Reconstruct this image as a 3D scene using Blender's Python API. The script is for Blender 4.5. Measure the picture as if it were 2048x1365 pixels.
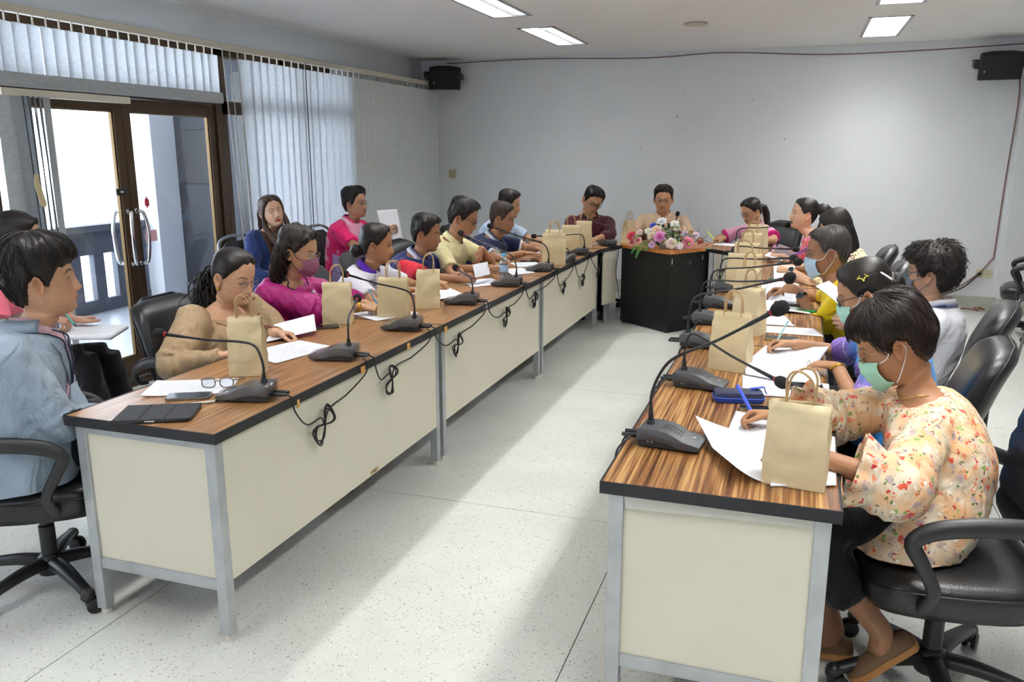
import bpy, bmesh, math, random
import numpy as np
from mathutils import Vector, Matrix
from mathutils.bvhtree import BVHTree

for _o in list(bpy.data.objects):
    bpy.data.objects.remove(_o)
SC = bpy.context.scene
COL = SC.collection
PI = math.pi

# ------------------------------------------------------------------ camera
YAW, PITCH, ROLL, CAMZ, LENS = .3309, .2246, .0014, 1.6178, 29.098
cam_data = bpy.data.cameras.new('camera')
cam_data.sensor_width = 36.0
cam_data.lens = LENS
cam_data.clip_start = .05
camera = bpy.data.objects.new('camera', cam_data)
COL.objects.link(camera)
camera.matrix_world = (Matrix.Translation((0, 0, CAMZ)) @ Matrix.Rotation(YAW, 4, 'Z')
                       @ Matrix.Rotation(PI/2 - PITCH, 4, 'X') @ Matrix.Rotation(-ROLL, 4, 'Z'))
SC.camera = camera

# ------------------------------------------------------------------ sky and exposure
world = bpy.data.worlds.new('overcast_sky')
world.use_nodes = True
_bg = world.node_tree.nodes['Background']
_bg.inputs['Color'].default_value = (.89, .93, 1.0, 1)
_bg.inputs['Strength'].default_value = 6.5
SC.world = world
SC.view_settings.view_transform = 'Standard'
SC.view_settings.look = 'None'
SC.view_settings.gamma = 1
SC.view_settings.use_curve_mapping = False
SC.view_settings.exposure = 0.58
LAMP_POWER = 42.0          # emission of the fluorescent troffer panels


# ------------------------------------------------------------------ helpers
def lin(c):
    """'#rrggbb' or 0-255 triple to linear rgba"""
    if isinstance(c, str):
        c = c.lstrip('#')
        c = [int(c[i:i+2], 16) for i in (0, 2, 4)]
    r = []
    for x in c[:3]:
        x = x/255.0
        r.append(x/12.92 if x <= .04045 else ((x+.055)/1.055)**2.4)
    return (r[0], r[1], r[2], 1.0)


def link(nt, a, b):
    nt.links.new(a, b)


MATS = {}


def add_folds(m, strength, scale=9.0):
    """soft creases of worn cloth, as a second bump under the weave"""
    nt = m.node_tree; b = nt.nodes['Principled BSDF']
    tc = nt.nodes.new('ShaderNodeTexCoord')
    mp = nt.nodes.new('ShaderNodeMapping'); mp.inputs['Scale'].default_value = (1.4, 1.4, .8); mp.inputs['Rotation'].default_value = (.5, .3, .4)
    n = nt.nodes.new('ShaderNodeTexNoise'); n.inputs['Scale'].default_value = scale; n.inputs['Detail'].default_value = 2.5; n.inputs['Distortion'].default_value = 1.6
    bp = nt.nodes.new('ShaderNodeBump'); bp.inputs['Strength'].default_value = strength; bp.inputs['Distance'].default_value = .035
    nt.links.new(tc.outputs['Object'], mp.inputs[0]); nt.links.new(mp.outputs[0], n.inputs['Vector']); nt.links.new(n.outputs['Fac'], bp.inputs['Height'])
    old = [l for l in nt.links if l.to_socket == b.inputs['Normal']]
    if old:
        nt.links.new(bp.outputs[0], old[0].from_node.inputs['Normal'])
    else:
        nt.links.new(bp.outputs[0], b.inputs['Normal'])
    return m


def pmat(name, col, rough=.5, metal=0.0, bump=None, var=None, coat=0.0, spec=.5, attr=None, emit=0.0, sheen=0.0, stretch=None, alpha=None):
    """principled material; bump=(scale,strength), var=(scale,amount) noise on the colour"""
    if name in MATS:
        return MATS[name]
    m = bpy.data.materials.new(name)
    m.use_nodes = True
    nt = m.node_tree
    b = nt.nodes['Principled BSDF']
    base = lin(col) if col is not None else (1, 1, 1, 1)
    b.inputs['Base Color'].default_value = base
    b.inputs['Roughness'].default_value = rough
    b.inputs['Metallic'].default_value = metal
    b.inputs['Specular IOR Level'].default_value = spec
    if coat:
        b.inputs['Coat Weight'].default_value = coat
        b.inputs['Coat Roughness'].default_value = .15
    if sheen:
        b.inputs['Sheen Weight'].default_value = sheen
    if emit:
        b.inputs['Emission Color'].default_value = base
        b.inputs['Emission Strength'].default_value = emit
    src = None
    if attr:
        a = nt.nodes.new('ShaderNodeAttribute')
        a.attribute_name = attr
        src = a.outputs['Color']
        link(nt, src, b.inputs['Base Color'])
    if bump or var:
        tc = nt.nodes.new('ShaderNodeTexCoord')
        vec = tc.outputs['Object']
        if stretch:
            mp = nt.nodes.new('ShaderNodeMapping')
            mp.inputs['Scale'].default_value = stretch
            link(nt, vec, mp.inputs['Vector'])
            vec = mp.outputs['Vector']
    if var:
        n = nt.nodes.new('ShaderNodeTexNoise')
        n.inputs['Scale'].default_value = var[0]
        n.inputs['Detail'].default_value = 4
        link(nt, vec, n.inputs['Vector'])
        mr = nt.nodes.new('ShaderNodeMapRange')
        mr.inputs['From Min'].default_value = .3
        mr.inputs['From Max'].default_value = .7
        mr.inputs['To Min'].default_value = 1 - var[1]
        mr.inputs['To Max'].default_value = 1 + var[1]
        link(nt, n.outputs['Fac'], mr.inputs['Value'])
        mx = nt.nodes.new('ShaderNodeMix')
        mx.data_type = 'RGBA'
        mx.blend_type = 'MULTIPLY'
        mx.inputs['Factor'].default_value = 1
        if src:
            link(nt, src, mx.inputs[6])
        else:
            mx.inputs[6].default_value = base
        link(nt, mr.outputs['Result'], mx.inputs[7])
        link(nt, mx.outputs[2], b.inputs['Base Color'])
    if bump:
        n = nt.nodes.new('ShaderNodeTexNoise')
        n.inputs['Scale'].default_value = bump[0]
        n.inputs['Detail'].default_value = 3
        link(nt, vec, n.inputs['Vector'])
        bp = nt.nodes.new('ShaderNodeBump')
        bp.inputs['Strength'].default_value = bump[1]
        bp.inputs['Distance'].default_value = .01
        link(nt, n.outputs['Fac'], bp.inputs['Height'])
        link(nt, bp.outputs['Normal'], b.inputs['Normal'])
    MATS[name] = m
    return m


def lens_mat(name='spectacle_lens', tint=(.9, .93, .96), a=.14):
    """thin clear sheet: transparent with a mirror share that grows at grazing angles"""
    if name in MATS: return MATS[name]
    m = bpy.data.materials.new(name); m.use_nodes = True
    nt = m.node_tree; nt.nodes.remove(nt.nodes['Principled BSDF'])
    out = nt.nodes['Material Output']
    tr = nt.nodes.new('ShaderNodeBsdfTransparent'); tr.inputs[0].default_value = (*tint, 1)
    gl = nt.nodes.new('ShaderNodeBsdfGlossy'); gl.inputs['Roughness'].default_value = .05
    lw = nt.nodes.new('ShaderNodeLayerWeight'); lw.inputs['Blend'].default_value = .5
    pw = nt.nodes.new('ShaderNodeMath'); pw.operation = 'POWER'; pw.inputs[1].default_value = 5
    mr = nt.nodes.new('ShaderNodeMapRange'); mr.inputs['To Min'].default_value = .02+a*.12; mr.inputs['To Max'].default_value = .75
    mx = nt.nodes.new('ShaderNodeMixShader')
    link(nt, lw.outputs['Facing'], pw.inputs[0]); link(nt, pw.outputs[0], mr.inputs['Value']); link(nt, mr.outputs[0], mx.inputs[0])
    link(nt, tr.outputs[0], mx.inputs[1]); link(nt, gl.outputs[0], mx.inputs[2])
    link(nt, mx.outputs[0], out.inputs[0])
    MATS[name] = m
    return m


def nrm(v):
    v = np.asarray(v, float)
    return v/(np.linalg.norm(v)+1e-12)


def cr_path(pts, n):
    """Catmull-Rom resample of control points to n points"""
    P = np.asarray(pts, float)
    if len(P) == 2:
        t = np.linspace(0, 1, n)[:, None]
        return P[0]*(1-t)+P[1]*t
    Q = np.vstack([2*P[0]-P[1], P, 2*P[-1]-P[-2]])
    out = []
    k = len(P)-1
    for u in np.linspace(0, k-1e-9, n):
        i = int(u); t = u-i
        a, b, c, d = Q[i], Q[i+1], Q[i+2], Q[i+3]
        out.append(.5*((2*b)+(-a+c)*t+(2*a-5*b+4*c-d)*t*t+(-a+3*b-3*c+d)*t**3))
    return np.array(out)


def sstep(a, b, x):
    t = np.clip((np.asarray(x, float)-a)/(b-a), 0, 1)
    return t*t*(3-2*t)


class MB:
    """collects shapes and links them as one mesh object"""
    def __init__(s):
        s.v = []; s.f = []; s.mi = []; s.n = 0; s.uv = {}

    def add(s, v, f, mi=0):
        v = np.asarray(v, float).reshape(-1, 3)
        s.v.append(v)
        o = s.n
        for q in f:
            s.f.append([i+o for i in q])
        s.mi += [mi]*len(f)
        s.n += len(v)
        return o

    def box(s, c, size, R=None, mi=0):
        h = np.asarray(size, float)/2
        v = np.array([[x, y, z] for x in (-1, 1) for y in (-1, 1) for z in (-1, 1)], float)*h
        if R is not None:
            v = v @ np.asarray(R, float).T
        v = v+np.asarray(c, float)
        return s.add(v, [(0, 1, 3, 2), (4, 6, 7, 5), (0, 4, 5, 1), (2, 3, 7, 6), (0, 2, 6, 4), (1, 5, 7, 3)], mi)

    def b2(s, lo, hi, mi=0):
        lo = np.asarray(lo, float); hi = np.asarray(hi, float)
        return s.box((lo+hi)/2, hi-lo, None, mi)

    def loft(s, rings, caps=(True, True), closed=True, mi=0, loop=False):
        R = [np.asarray(r, float) for r in rings]
        n = len(R[0]); k = len(R)
        f = []
        m = n if closed else n-1
        for i in range(k if loop else k-1):
            a = i*n; b = ((i+1) % k)*n
            for j in range(m):
                j2 = (j+1) % n
                f.append((a+j, a+j2, b+j2, b+j))
        if not loop:
            if caps[0]: f.append(tuple(range(n-1, -1, -1)))
            if caps[1]: f.append(tuple(range((k-1)*n, k*n)))
        return s.add(np.vstack(R), f, mi)

    def tube(s, path, rad, n=8, caps=(True, True), mi=0, flat=None, up=None, samples=None):
        P = np.asarray(path, float)
        if samples:
            P0 = P
            P = cr_path(P0, samples)
            rad = np.interp(np.linspace(0, 1, samples), np.linspace(0, 1, len(P0)), np.broadcast_to(rad, (len(P0),))) if np.ndim(rad) else rad
            if flat is not None and np.ndim(flat):
                flat = np.interp(np.linspace(0, 1, samples), np.linspace(0, 1, len(P0)), flat)
        k = len(P)
        rad = np.broadcast_to(np.asarray(rad, float), (k,))
        fl = np.broadcast_to(np.asarray(1.0 if flat is None else flat, float), (k,))
        T = np.gradient(P, axis=0)
        T /= np.linalg.norm(T, axis=1)[:, None]+1e-12
        u = np.asarray(up, float) if up is not None else (np.array([0, 0, 1.]) if abs(T[0][2]) < .9 else np.array([1., 0, 0]))
        rings = []
        a = np.linspace(0, 2*PI, n, endpoint=False)
        for i in range(k):
            u = u-T[i]*(u@T[i])
            u = nrm(u)
            w = np.cross(T[i], u)
            rings.append(P[i]+rad[i]*(np.cos(a)[:, None]*w+np.sin(a)[:, None]*u*fl[i]))
        return s.loft(rings, caps, True, mi)

    def lathe(s, prof, n=16, c=(0, 0, 0), R=None, mi=0, caps=(True, True)):
        a = np.linspace(0, 2*PI, n, endpoint=False)
        rings = []
        for r, z in prof:
            v = np.stack([r*np.cos(a), r*np.sin(a), np.full(n, z)], -1)
            if R is not None:
                v = v @ np.asarray(R, float).T
            rings.append(v+np.asarray(c, float))
        return s.loft(rings, caps, True, mi)

    def ball(s, c, r, n=12, m=8, R=None, mi=0):
        r = np.broadcast_to(np.asarray(r, float), (3,))
        prof = [(max(math.sin(t), .02), -math.cos(t)) for t in np.linspace(0, PI, m+1)]
        a = np.linspace(0, 2*PI, n, endpoint=False)
        rings = []
        for q, z in prof:
            v = np.stack([q*np.cos(a), q*np.sin(a), np.full(n, z)], -1)*r
            if R is not None:
                v = v @ np.asarray(R, float).T
            rings.append(v+np.asarray(c, float))
        return s.loft(rings, (True, True), True, mi)

    def prism(s, poly, d0, d1, axis='y', mi=0):
        """extrude a 2d polygon: axis y -> poly in xz, axis z -> poly in xy, axis x -> poly in yz"""
        def P(p, d):
            return {'y': (p[0], d, p[1]), 'z': (p[0], p[1], d), 'x': (d, p[0], p[1])}[axis]
        return s.loft([[P(p, d0) for p in poly], [P(p, d1) for p in poly]], (True, True), True, mi)

    def mesh(s, name, mats, smooth=None, bevel=0, bseg=2, origin=None, recalc=True):
        me = bpy.data.meshes.new(name)
        V = np.vstack(s.v) if s.v else np.zeros((0, 3))
        if origin is not None:
            V = V-np.asarray(origin, float)
        me.from_pydata(V.tolist(), [], s.f)
        if not isinstance(mats, (list, tuple)):
            mats = [mats]
        for m in mats:
            me.materials.append(m)
        if len(mats) > 1:
            me.polygons.foreach_set('material_index', s.mi)
        if bevel or recalc:
            bm = bmesh.new(); bm.from_mesh(me)
            if recalc:
                bmesh.ops.recalc_face_normals(bm, faces=bm.faces)
            if bevel:
                es = [e for e in bm.edges if len(e.link_faces) == 2 and e.calc_face_angle(0) > .6]
                bmesh.ops.bevel(bm, geom=es, offset=bevel, segments=bseg, profile=.5, affect='EDGES', clamp_overlap=True)
            bm.to_mesh(me); bm.free()
        if smooth is not None:
            me.shade_smooth()
            if smooth < 180:
                me.set_sharp_from_angle(angle=math.radians(smooth))
        me.update()
        return me

    def build(s, name, mats, parent=None, smooth=None, bevel=0, bseg=2, origin=None, recalc=True, kind=None):
        o = bpy.data.objects.new(name, s.mesh(name, mats, smooth, bevel, bseg, origin, recalc))
        COL.objects.link(o)
        if parent is not None:
            o.parent = parent
        elif origin is not None:
            o.location = [float(x) for x in origin]
        if kind:
            o['kind'] = kind
        return o


def tag(o, label, cat=None, group=None):
    o['label'] = label
    if cat: o['category'] = cat
    if group: o['group'] = group
    return o


def empty(name, loc, rz=0.0, label=None, cat=None, group=None):
    o = bpy.data.objects.new(name, None)
    COL.objects.link(o)
    o.location = [float(x) for x in loc]
    o.rotation_euler = (0, 0, rz)
    o.empty_display_size = .1
    if label: tag(o, label, cat, group)
    return o


def copy_tree(o, parent=None):
    c = o.copy(); COL.objects.link(c)
    if parent is not None:
        c.parent = parent
    for ch in [x for x in o.children]:
        copy_tree(ch, c)
    return c


def place(proto, state, loc, rz, label, cat, group=None):
    """first use moves the prototype itself, later ones copy it with its parts"""
    o = proto if not state.get('used') else copy_tree(proto)
    state['used'] = True
    o.location = [float(x) for x in loc]
    o.rotation_euler = (0, 0, rz)
    return tag(o, label, cat, group)


def rotz(a):
    c, s = math.cos(a), math.sin(a)
    return np.array([[c, -s, 0], [s, c, 0], [0, 0, 1.]])


def vcol(me, cols):
    """per-vertex colour attribute 'Col' (linear rgb)"""
    at = me.attributes.new('Col', 'FLOAT_COLOR', 'POINT')
    c = np.ones((len(me.vertices), 4), np.float32)
    c[:, :3] = cols
    at.data.foreach_set('color', c.ravel())


def remesh(mb, voxel, smooth=3):
    """union of the closed shapes in mb as one continuous surface; returns verts, faces"""
    me = mb.mesh('tmp', pmat('tmp_grey', '#888888'))
    o = bpy.data.objects.new('tmp', me)
    COL.objects.link(o)
    md = o.modifiers.new('r', 'REMESH'); md.mode = 'VOXEL'; md.voxel_size = voxel; md.adaptivity = 0
    if smooth:
        ms = o.modifiers.new('s', 'SMOOTH'); ms.factor = .5; ms.iterations = smooth
    dg = bpy.context.evaluated_depsgraph_get()
    ev = o.evaluated_get(dg)
    m2 = ev.to_mesh()
    n = len(m2.vertices)
    V = np.empty(n*3, np.float32); m2.vertices.foreach_get('co', V)
    N = np.empty(n*3, np.float32); m2.vertices.foreach_get('normal', N)
    F = [tuple(p.vertices) for p in m2.polygons]
    ev.to_mesh_clear()
    bpy.data.objects.remove(o); bpy.data.meshes.remove(me)
    return V.reshape(-1, 3).astype(float), F, N.reshape(-1, 3).astype(float)


_rs = np.random.RandomState(5)
_WAVES = [(_rs.normal(size=3), _rs.uniform(0, 6.28)) for _ in range(40)]


def wnoise(P, scale, k0=0, n=8):
    """cheap smooth 3d noise: a sum of sines, about -1..1"""
    P = np.asarray(P, float)
    r = 0
    for i in range(n):
        w, ph = _WAVES[(k0+i) % 40]
        r = r+np.sin(P @ (w*scale)+ph)
    return r/n*1.6

# ================================================================== people
SKIN = pmat('skin', None, rough=.5, attr='Col', var=(60, .05), bump=(400, .05), spec=.4)
CLOTH = add_folds(pmat('woven_cloth', None, rough=.85, attr='Col', bump=(350, .12), spec=.2, sheen=.15), .55)
SILK = add_folds(pmat('shiny_cloth', None, rough=.5, attr='Col', bump=(300, .06), spec=.4), .5)
DARKSHOE = pmat('dark_shoe_leather', '#241c18', rough=.5)
BROWNSHOE = pmat('brown_suede', '#6b5138', rough=.8, bump=(300, .1))
GUM = pmat('gum_sole', '#a3713c', rough=.6)



def hair_mat(name, c1, c2, rough=.42):
    if name in MATS: return MATS[name]
    m = bpy.data.materials.new(name); m.use_nodes = True
    nt = m.node_tree; b = nt.nodes['Principled BSDF']
    uv = nt.nodes.new('ShaderNodeUVMap')
    mp = nt.nodes.new('ShaderNodeMapping'); mp.inputs['Scale'].default_value = (150, 4, 1)
    n = nt.nodes.new('ShaderNodeTexNoise'); n.inputs['Scale'].default_value = 1; n.inputs['Detail'].default_value = 3
    r = nt.nodes.new('ShaderNodeValToRGB')
    r.color_ramp.elements[0].position = .35; r.color_ramp.elements[0].color = lin(c1)
    r.color_ramp.elements[1].position = .7; r.color_ramp.elements[1].color = lin(c2)
    bp = nt.nodes.new('ShaderNodeBump'); bp.inputs['Strength'].default_value = .5; bp.inputs['Distance'].default_value = .004
    link(nt, uv.outputs[0], mp.inputs[0]); link(nt, mp.outputs[0], n.inputs['Vector'])
    link(nt, n.outputs['Fac'], r.inputs[0]); link(nt, r.outputs[0], b.inputs['Base Color'])
    link(nt, n.outputs['Fac'], bp.inputs['Height']); link(nt, bp.outputs[0], b.inputs['Normal'])
    b.inputs['Roughness'].default_value = rough
    b.inputs['Specular IOR Level'].default_value = .35
    MATS[name] = m
    return m


# head profile rows: z front, z back, half width, y front, y back, front taper
HROWS = np.array([
    [.118, .118, .006, -.008, -.020, .0],
    [.115, .115, .030, .020, -.048, .0],
    [.105, .105, .051, .047, -.073, .0],
    [.087, .087, .0665, .069, -.090, .0],
    [.063, .063, .0745, .081, -.099, .02],
    [.038, .038, .0775, .0875, -.103, .04],
    [.016, .016, .0775, .0905, -.103, .05],
    [-.004, -.004, .0765, .0880, -.100, .05],
    [-.026, -.022, .0750, .0885, -.094, .06],
    [-.048, -.040, .0725, .0885, -.085, .08],
    [-.068, -.056, .0685, .0875, -.077, .12],
    [-.088, -.068, .0630, .0850, -.072, .17],
    [-.104, -.076, .0575, .0800, -.070, .22],
    [-.114, -.084, .0525, .0690, -.069, .25],
    [-.119, -.092, .0500, .0500, -.068, .15],
    [-.121, -.100, .0510, .0330, -.068, .0]])
NR, NC = 96, 112


def head_grid(male=True, fat=0.0):
    """returns (NR,NC,3) grid in the head frame: x right, y forward, z up; origin between crown and chin"""
    t = np.linspace(0, len(HROWS)-1, NR)
    H = cr_path(HROWS, NR)
    # columns are denser at the face (phi=0 is the front)
    u = np.linspace(-1, 1, NC, endpoint=False)
    phi = PI*(u*.62+.38*u**3)
    cs, sn = np.cos(phi), np.sin(phi)
    G = np.zeros((NR, NC, 3))
    for i in range(NR):
        zf, zb, w, yf, yb, tp = H[i]
        jaw = sstep(-.03, -.10, np.array([zf]))[0]
        w = 1.055*w*(1+fat*jaw*.5)*(1.0 if male else (1-.06*jaw))
        yc, hy = (yf+yb)/2, (yf-yb)/2
        y = yc+hy*np.sign(cs)*np.abs(cs)**.92
        x = w*np.sign(sn)*np.abs(sn)**.92*(1-tp*np.clip(cs, 0, 1))
        k = (y-yb)/(yf-yb)
        G[i, :, 0] = x; G[i, :, 1] = y; G[i, :, 2] = zb+(zf-zb)*k
    return G, phi


def face_detail(G, male=True, opts=None):
    o = opts or {}
    X, Y, Z = G[..., 0], G[..., 1], G[..., 2]
    ax = np.abs(X)
    fr = sstep(.015, .05, Y)
    d = np.zeros_like(X)
    g = lambda cx, cz, sx, sz: np.exp(-((ax-cx)/sx)**2-((Z-cz)/sz)**2)
    # eye sockets and brow
    d -= .0095*g(.031, .001, .017, .0115)
    d -= .004*g(.012, .004, .008, .010)
    d += (.0045 if male else .0025)*g(.030, .023, .020, .008)
    # nose
    nz = [-.058, -.051, -.046, -.040, -.034, -.018, .002, .014, .022]
    nh = [0, .003, .013, .0200, .0205, .0135, .0065, .0025, 0]
    h = np.interp(Z, nz, nh)
    sw = np.interp(Z, [-.05, -.036, -.012, .015], [.0125, .0120, .0085, .0075])
    d += h*np.exp(-(X/sw)**2)*o.get('nose', 1.0)
    d += .0075*g(.0145, -.042, .0062, .0065)
    # cheek, philtrum, mouth, chin
    d += .004*g(.043, -.030, .018, .020)
    d += .003*g(.0, -.066, .026, .016)
    op = o.get('mouth_open', 0.0)
    lipw = .021
    d += .0042*np.exp(-(X/lipw)**4)*np.exp(-((Z+.0625)/.0038)**2)
    d += .0050*np.exp(-(X/(lipw*.85))**4)*np.exp(-((Z+.0735+op*.006)/.0042)**2)
    d -= (.0035+op*.012)*np.exp(-(X/lipw)**4)*np.exp(-((Z+.0678+op*.003)/(.0022+op*.004))**2)
    d -= .003*np.exp(-(X/.02)**2)*np.exp(-((Z+.083)/.006)**2)
    d += .0055*np.exp(-(X/.02)**2)*np.exp(-((Z+.100)/.010)**2)
    d -= .003*g(.058, -.052, .014, .018)
    G = G.copy()
    G[..., 1] += d*fr
    # narrow the temples a little
    G[..., 0] -= np.sign(X)*.003*np.exp(-((Z-.02)/.02)**2)*sstep(.02, .06, Y)
    return G


def skin_cols(G, tone, male=True, lips=None, brow='#1d1614', opts=None):
    o = opts or {}
    X, Z, Y = G[..., 0].ravel(), G[..., 2].ravel(), G[..., 1].ravel()
    ax = np.abs(X)
    base = np.array(lin(tone)[:3])
    C = np.tile(base, (len(X), 1))
    fr = sstep(.03, .06, Y)

    def mixc(mask, col):
        nonlocal C
        m = (np.clip(mask, 0, 1)*fr)[:, None]
        C = C*(1-m)+np.array(col)*m
    red = base*np.array([1.02, .84, .82])
    mixc(.55*np.exp(-((ax-.042)/.02)**2-((Z+.03)/.02)**2), red)
    mixc(.35*np.exp(-(ax/.016)**2-((Z+.04)/.012)**2), red)
    mixc(.4*np.exp(-((ax-.031)/.017)**2-((Z-.003)/.011)**2), base*.72)
    lc = np.array(lin(lips)[:3]) if lips else base*np.array([.80, .56, .54])
    op = o.get('mouth_open', 0.0)
    lz = np.where(Z > -.0678, (Z+.0628)/.0045, (Z+.0735+op*.005)/.0052)
    mixc(sstep(1.25, .8, np.sqrt((ax/.0235)**2*1.0+np.clip(np.abs(lz)-.0, 0, 9)**2)), lc)
    mixc(np.exp(-((Z+.0678+op*.003)/(.0016+op*.0035))**2)*sstep(.024, .018, ax), lc*.28)
    # brows
    bz = .0225+.006*sstep(.012, .036, ax)-.010*sstep(.040, .056, ax)
    th = np.interp(ax, [.012, .02, .05, .056], [.0036, .0042, .003, .0012])*(1.1 if male else .8)
    mixc(.85*sstep(1.3, .5, np.abs(Z-bz)/th)*sstep(.010, .015, ax)*sstep(.058, .050, ax), lin(brow)[:3])
    # nostrils
    mixc(.8*np.exp(-((ax-.0085)/.0035)**2-((Z+.0475)/.0022)**2), base*.2)
    if o.get('stubble'):
        mixc(o['stubble']*sstep(-.075, -.095, Z)+o['stubble']*np.exp(-(ax/.02)**2-((Z+.055)/.004)**2), base*.45)
    if o.get('moustache'):
        mixc(.7*np.exp(-(ax/.02)**4-((Z+.0555)/.0035)**2), lin('#2a2422')[:3])
    return C


def ear_shape(side):
    rings = []
    n = 18
    a = np.linspace(0, 2*PI, n, endpoint=False)
    oy = .0165*np.cos(a)*(1-.25*np.clip(-np.sin(a), 0, 1)); oz = .031*np.sin(a)
    oy = oy-.010*np.sin(a)*.6
    for r, h in ((.12, .0005), (.45, .0015), (.68, .006), (.82, .010), (.94, .0095), (1.0, .006), (.97, .001), (.8, -.004), (.5, -.006), (.1, -.006)):
        x = h+.004+np.clip(-np.cos(a), 0, 1)*.009*r
        rings.append(np.stack([side*(.0765+x), -.012+r*oy, -.010+r*oz], -1))
    return rings


def eye_shape(cx, cy, cz, mode, tone, iris='#1c120c'):
    """eyeball sphere with coloured lids: returns rings, colours"""
    r = .0128
    base = np.array(lin(tone)[:3])
    el = np.linspace(-80, 80, 30)
    az = np.linspace(-95, 95, 26)
    V, C = [], []
    for e in el:
        row, crow = [], []
        for z in az:
            ce = math.cos(math.radians(e))
            p = np.array([ce*math.sin(math.radians(z)), ce*math.cos(math.radians(z)), math.sin(math.radians(e))])
            row.append(np.array([cx, cy, cz])+r*p*np.array([1.28, 1, 1.05]))
            k = max(0, 1-(abs(z)/62)**2)
            if mode == 'open': up, lo = 17*k-2, -19*k-2
            elif mode == 'down': up, lo = -4*k-6, -24*k-4
            else: up, lo = -14-6*k, -14-6*k
            gz = -14 if mode == 'down' else 0
            if e > up+9 or e < lo-5: c = base*(.92 if e > up else 1.0)
            elif e > up: c = base*.16
            elif e < lo: c = base*.62
            else:
                d = math.hypot(e-gz, z)
                c = np.array(lin(iris)[:3]) if d < 29 else np.array([.42, .38, .36])
            crow.append(c)
        V.append(np.array(row)); C += crow
    return V, np.array(C)


def frame_head(C, yaw, pitch, roll):
    """columns: right, forward, up in world"""
    f = np.array([math.cos(yaw)*math.cos(pitch), math.sin(yaw)*math.cos(pitch), math.sin(pitch)])
    r = nrm(np.cross(f, [0, 0, 1])); u = np.cross(r, f)
    cr, sr = math.cos(roll), math.sin(roll)
    r2 = r*cr+u*sr; u2 = u*cr-r*sr
    return np.stack([r2, f, u2], 1)


def hand_tubes(mb, W, d, n, thumb, pose='relaxed', sc=1.0):
    """palm and five fingers from the wrist W along d; n = where the palm faces; thumb = +-1 side"""
    d = nrm(d); n = nrm(n-d*np.dot(n, d)); s = np.cross(d, n)*thumb
    W = np.asarray(W, float)
    L = .088*sc
    def ring(c, w, t):
        a = np.linspace(0, 2*PI, 14, endpoint=False)
        return c+np.cos(a)[:, None]*s*w+np.sin(a)[:, None]*n*t
    mb.loft([ring(W-d*.02*sc, .025*sc, .0195*sc), ring(W+d*.008*sc, .027*sc, .018*sc), ring(W+d*.035*sc, .036*sc, .0165*sc),
             ring(W+d*.065*sc, .041*sc, .014*sc), ring(W+d*L, .040*sc, .0105*sc)])
    P = {'flat': ([.10]*4, [.12]*4, [.08]*4), 'relaxed': ([.35, .4, .45, .5], [.5]*4, [.35]*4),
         'pen': ([.75, .85, 1.0, 1.1], [.9, 1.1, 1.2, 1.2], [.35, .6, .7, .7]),
         'hold': ([.7, .7, .72, .75], [.55, .6, .65, .7], [.3]*4),
         'point': ([.2, .9, 1.1, 1.2], [.25, 1.2, 1.3, 1.3], [.1, .7, .7, .7]),
         'fist': ([1.2]*4, [1.4]*4, [.8]*4)}[pose]
    for i, (off, fl) in enumerate(((.030, .071), (.010, .079), (-.010, .074), (-.029, .058))):
        b = W+d*(L-(.004 if i in (0, 2) else (.0 if i == 1 else .012)))*1.0+s*off*sc-d*.008*sc
        ang = 0; pts = [b-d*.02*sc, b]
        sp = off*.35/.03*.25
        seg = [.45*fl, .31*fl, .24*fl]
        for k in range(3):
            ang += P[k][i]
            dd = d*math.cos(ang)+n*math.sin(ang)+s*sp*math.cos(ang)*.6
            pts.append(pts[-1]+nrm(dd)*seg[k]*sc*1.05)
        rr = np.array([.0088, .0088, .0080, .0074, .0058])*sc*(1.0 if i < 3 else .9)
        mb.tube(cr_path(pts, 13), np.interp(np.linspace(0, 1, 13), np.linspace(0, 1, 5), rr), 9)
    b = W+d*.018*sc+s*.018*sc
    close = {'flat': .15, 'relaxed': .4, 'pen': .8, 'hold': .9, 'point': .6, 'fist': .9}[pose]
    d1 = nrm(d*.72+s*(.85-.45*close)+n*.55*close)
    d2 = nrm(d*.9+s*(.45-.75*close)+n*.5*close)
    pts = [b, b+d1*.040*sc, b+d1*.040*sc+nrm(d1+d2)*.030*sc, b+d1*.040*sc+nrm(d1+d2)*.030*sc+d2*.024*sc]
    mb.tube(cr_path(pts, 11), np.interp(np.linspace(0, 1, 11), np.linspace(0, 1, 4), np.array([.0155, .0118, .0098, .0068])*sc), 10)
    return W+d*.1*sc


def ik(S, W, l1, l2, pole):
    S = np.asarray(S, float); W = np.asarray(W, float)
    v = W-S; D = np.linalg.norm(v); v = v/D
    if D > (l1+l2)*.985:
        k = D/((l1+l2)*.985); l1 *= k; l2 *= k
    a = (l1*l1-l2*l2+D*D)/(2*D)
    h = math.sqrt(max(l1*l1-a*a, 1e-6))
    p = np.asarray(pole, float); p = p-v*(p@v); p = nrm(p)
    return S+v*a+p*h


TABLE_AREAS = ((-2.304, -1.69, 2.034, 7.434), (-2.35, -1.6, 7.44, 8.06), (-.457, .157, 2.056, 7.456), (-.95, -.22, 7.465, 8.36), (-1.6, -.76, 7.86, 8.30))


def rest_on_tables(V, low=.69):
    """hands, sleeves and elbows lie on the table tops instead of sinking into them"""
    V = V.copy()
    for x0, x1, y0, y1 in TABLE_AREAS:
        m = (V[:, 0] > x0-.004) & (V[:, 0] < x1+.004) & (V[:, 1] > y0) & (V[:, 1] < y1) & (V[:, 2] > low) & (V[:, 2] < .7555)
        V[m, 2] = .7555
    return V


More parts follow.
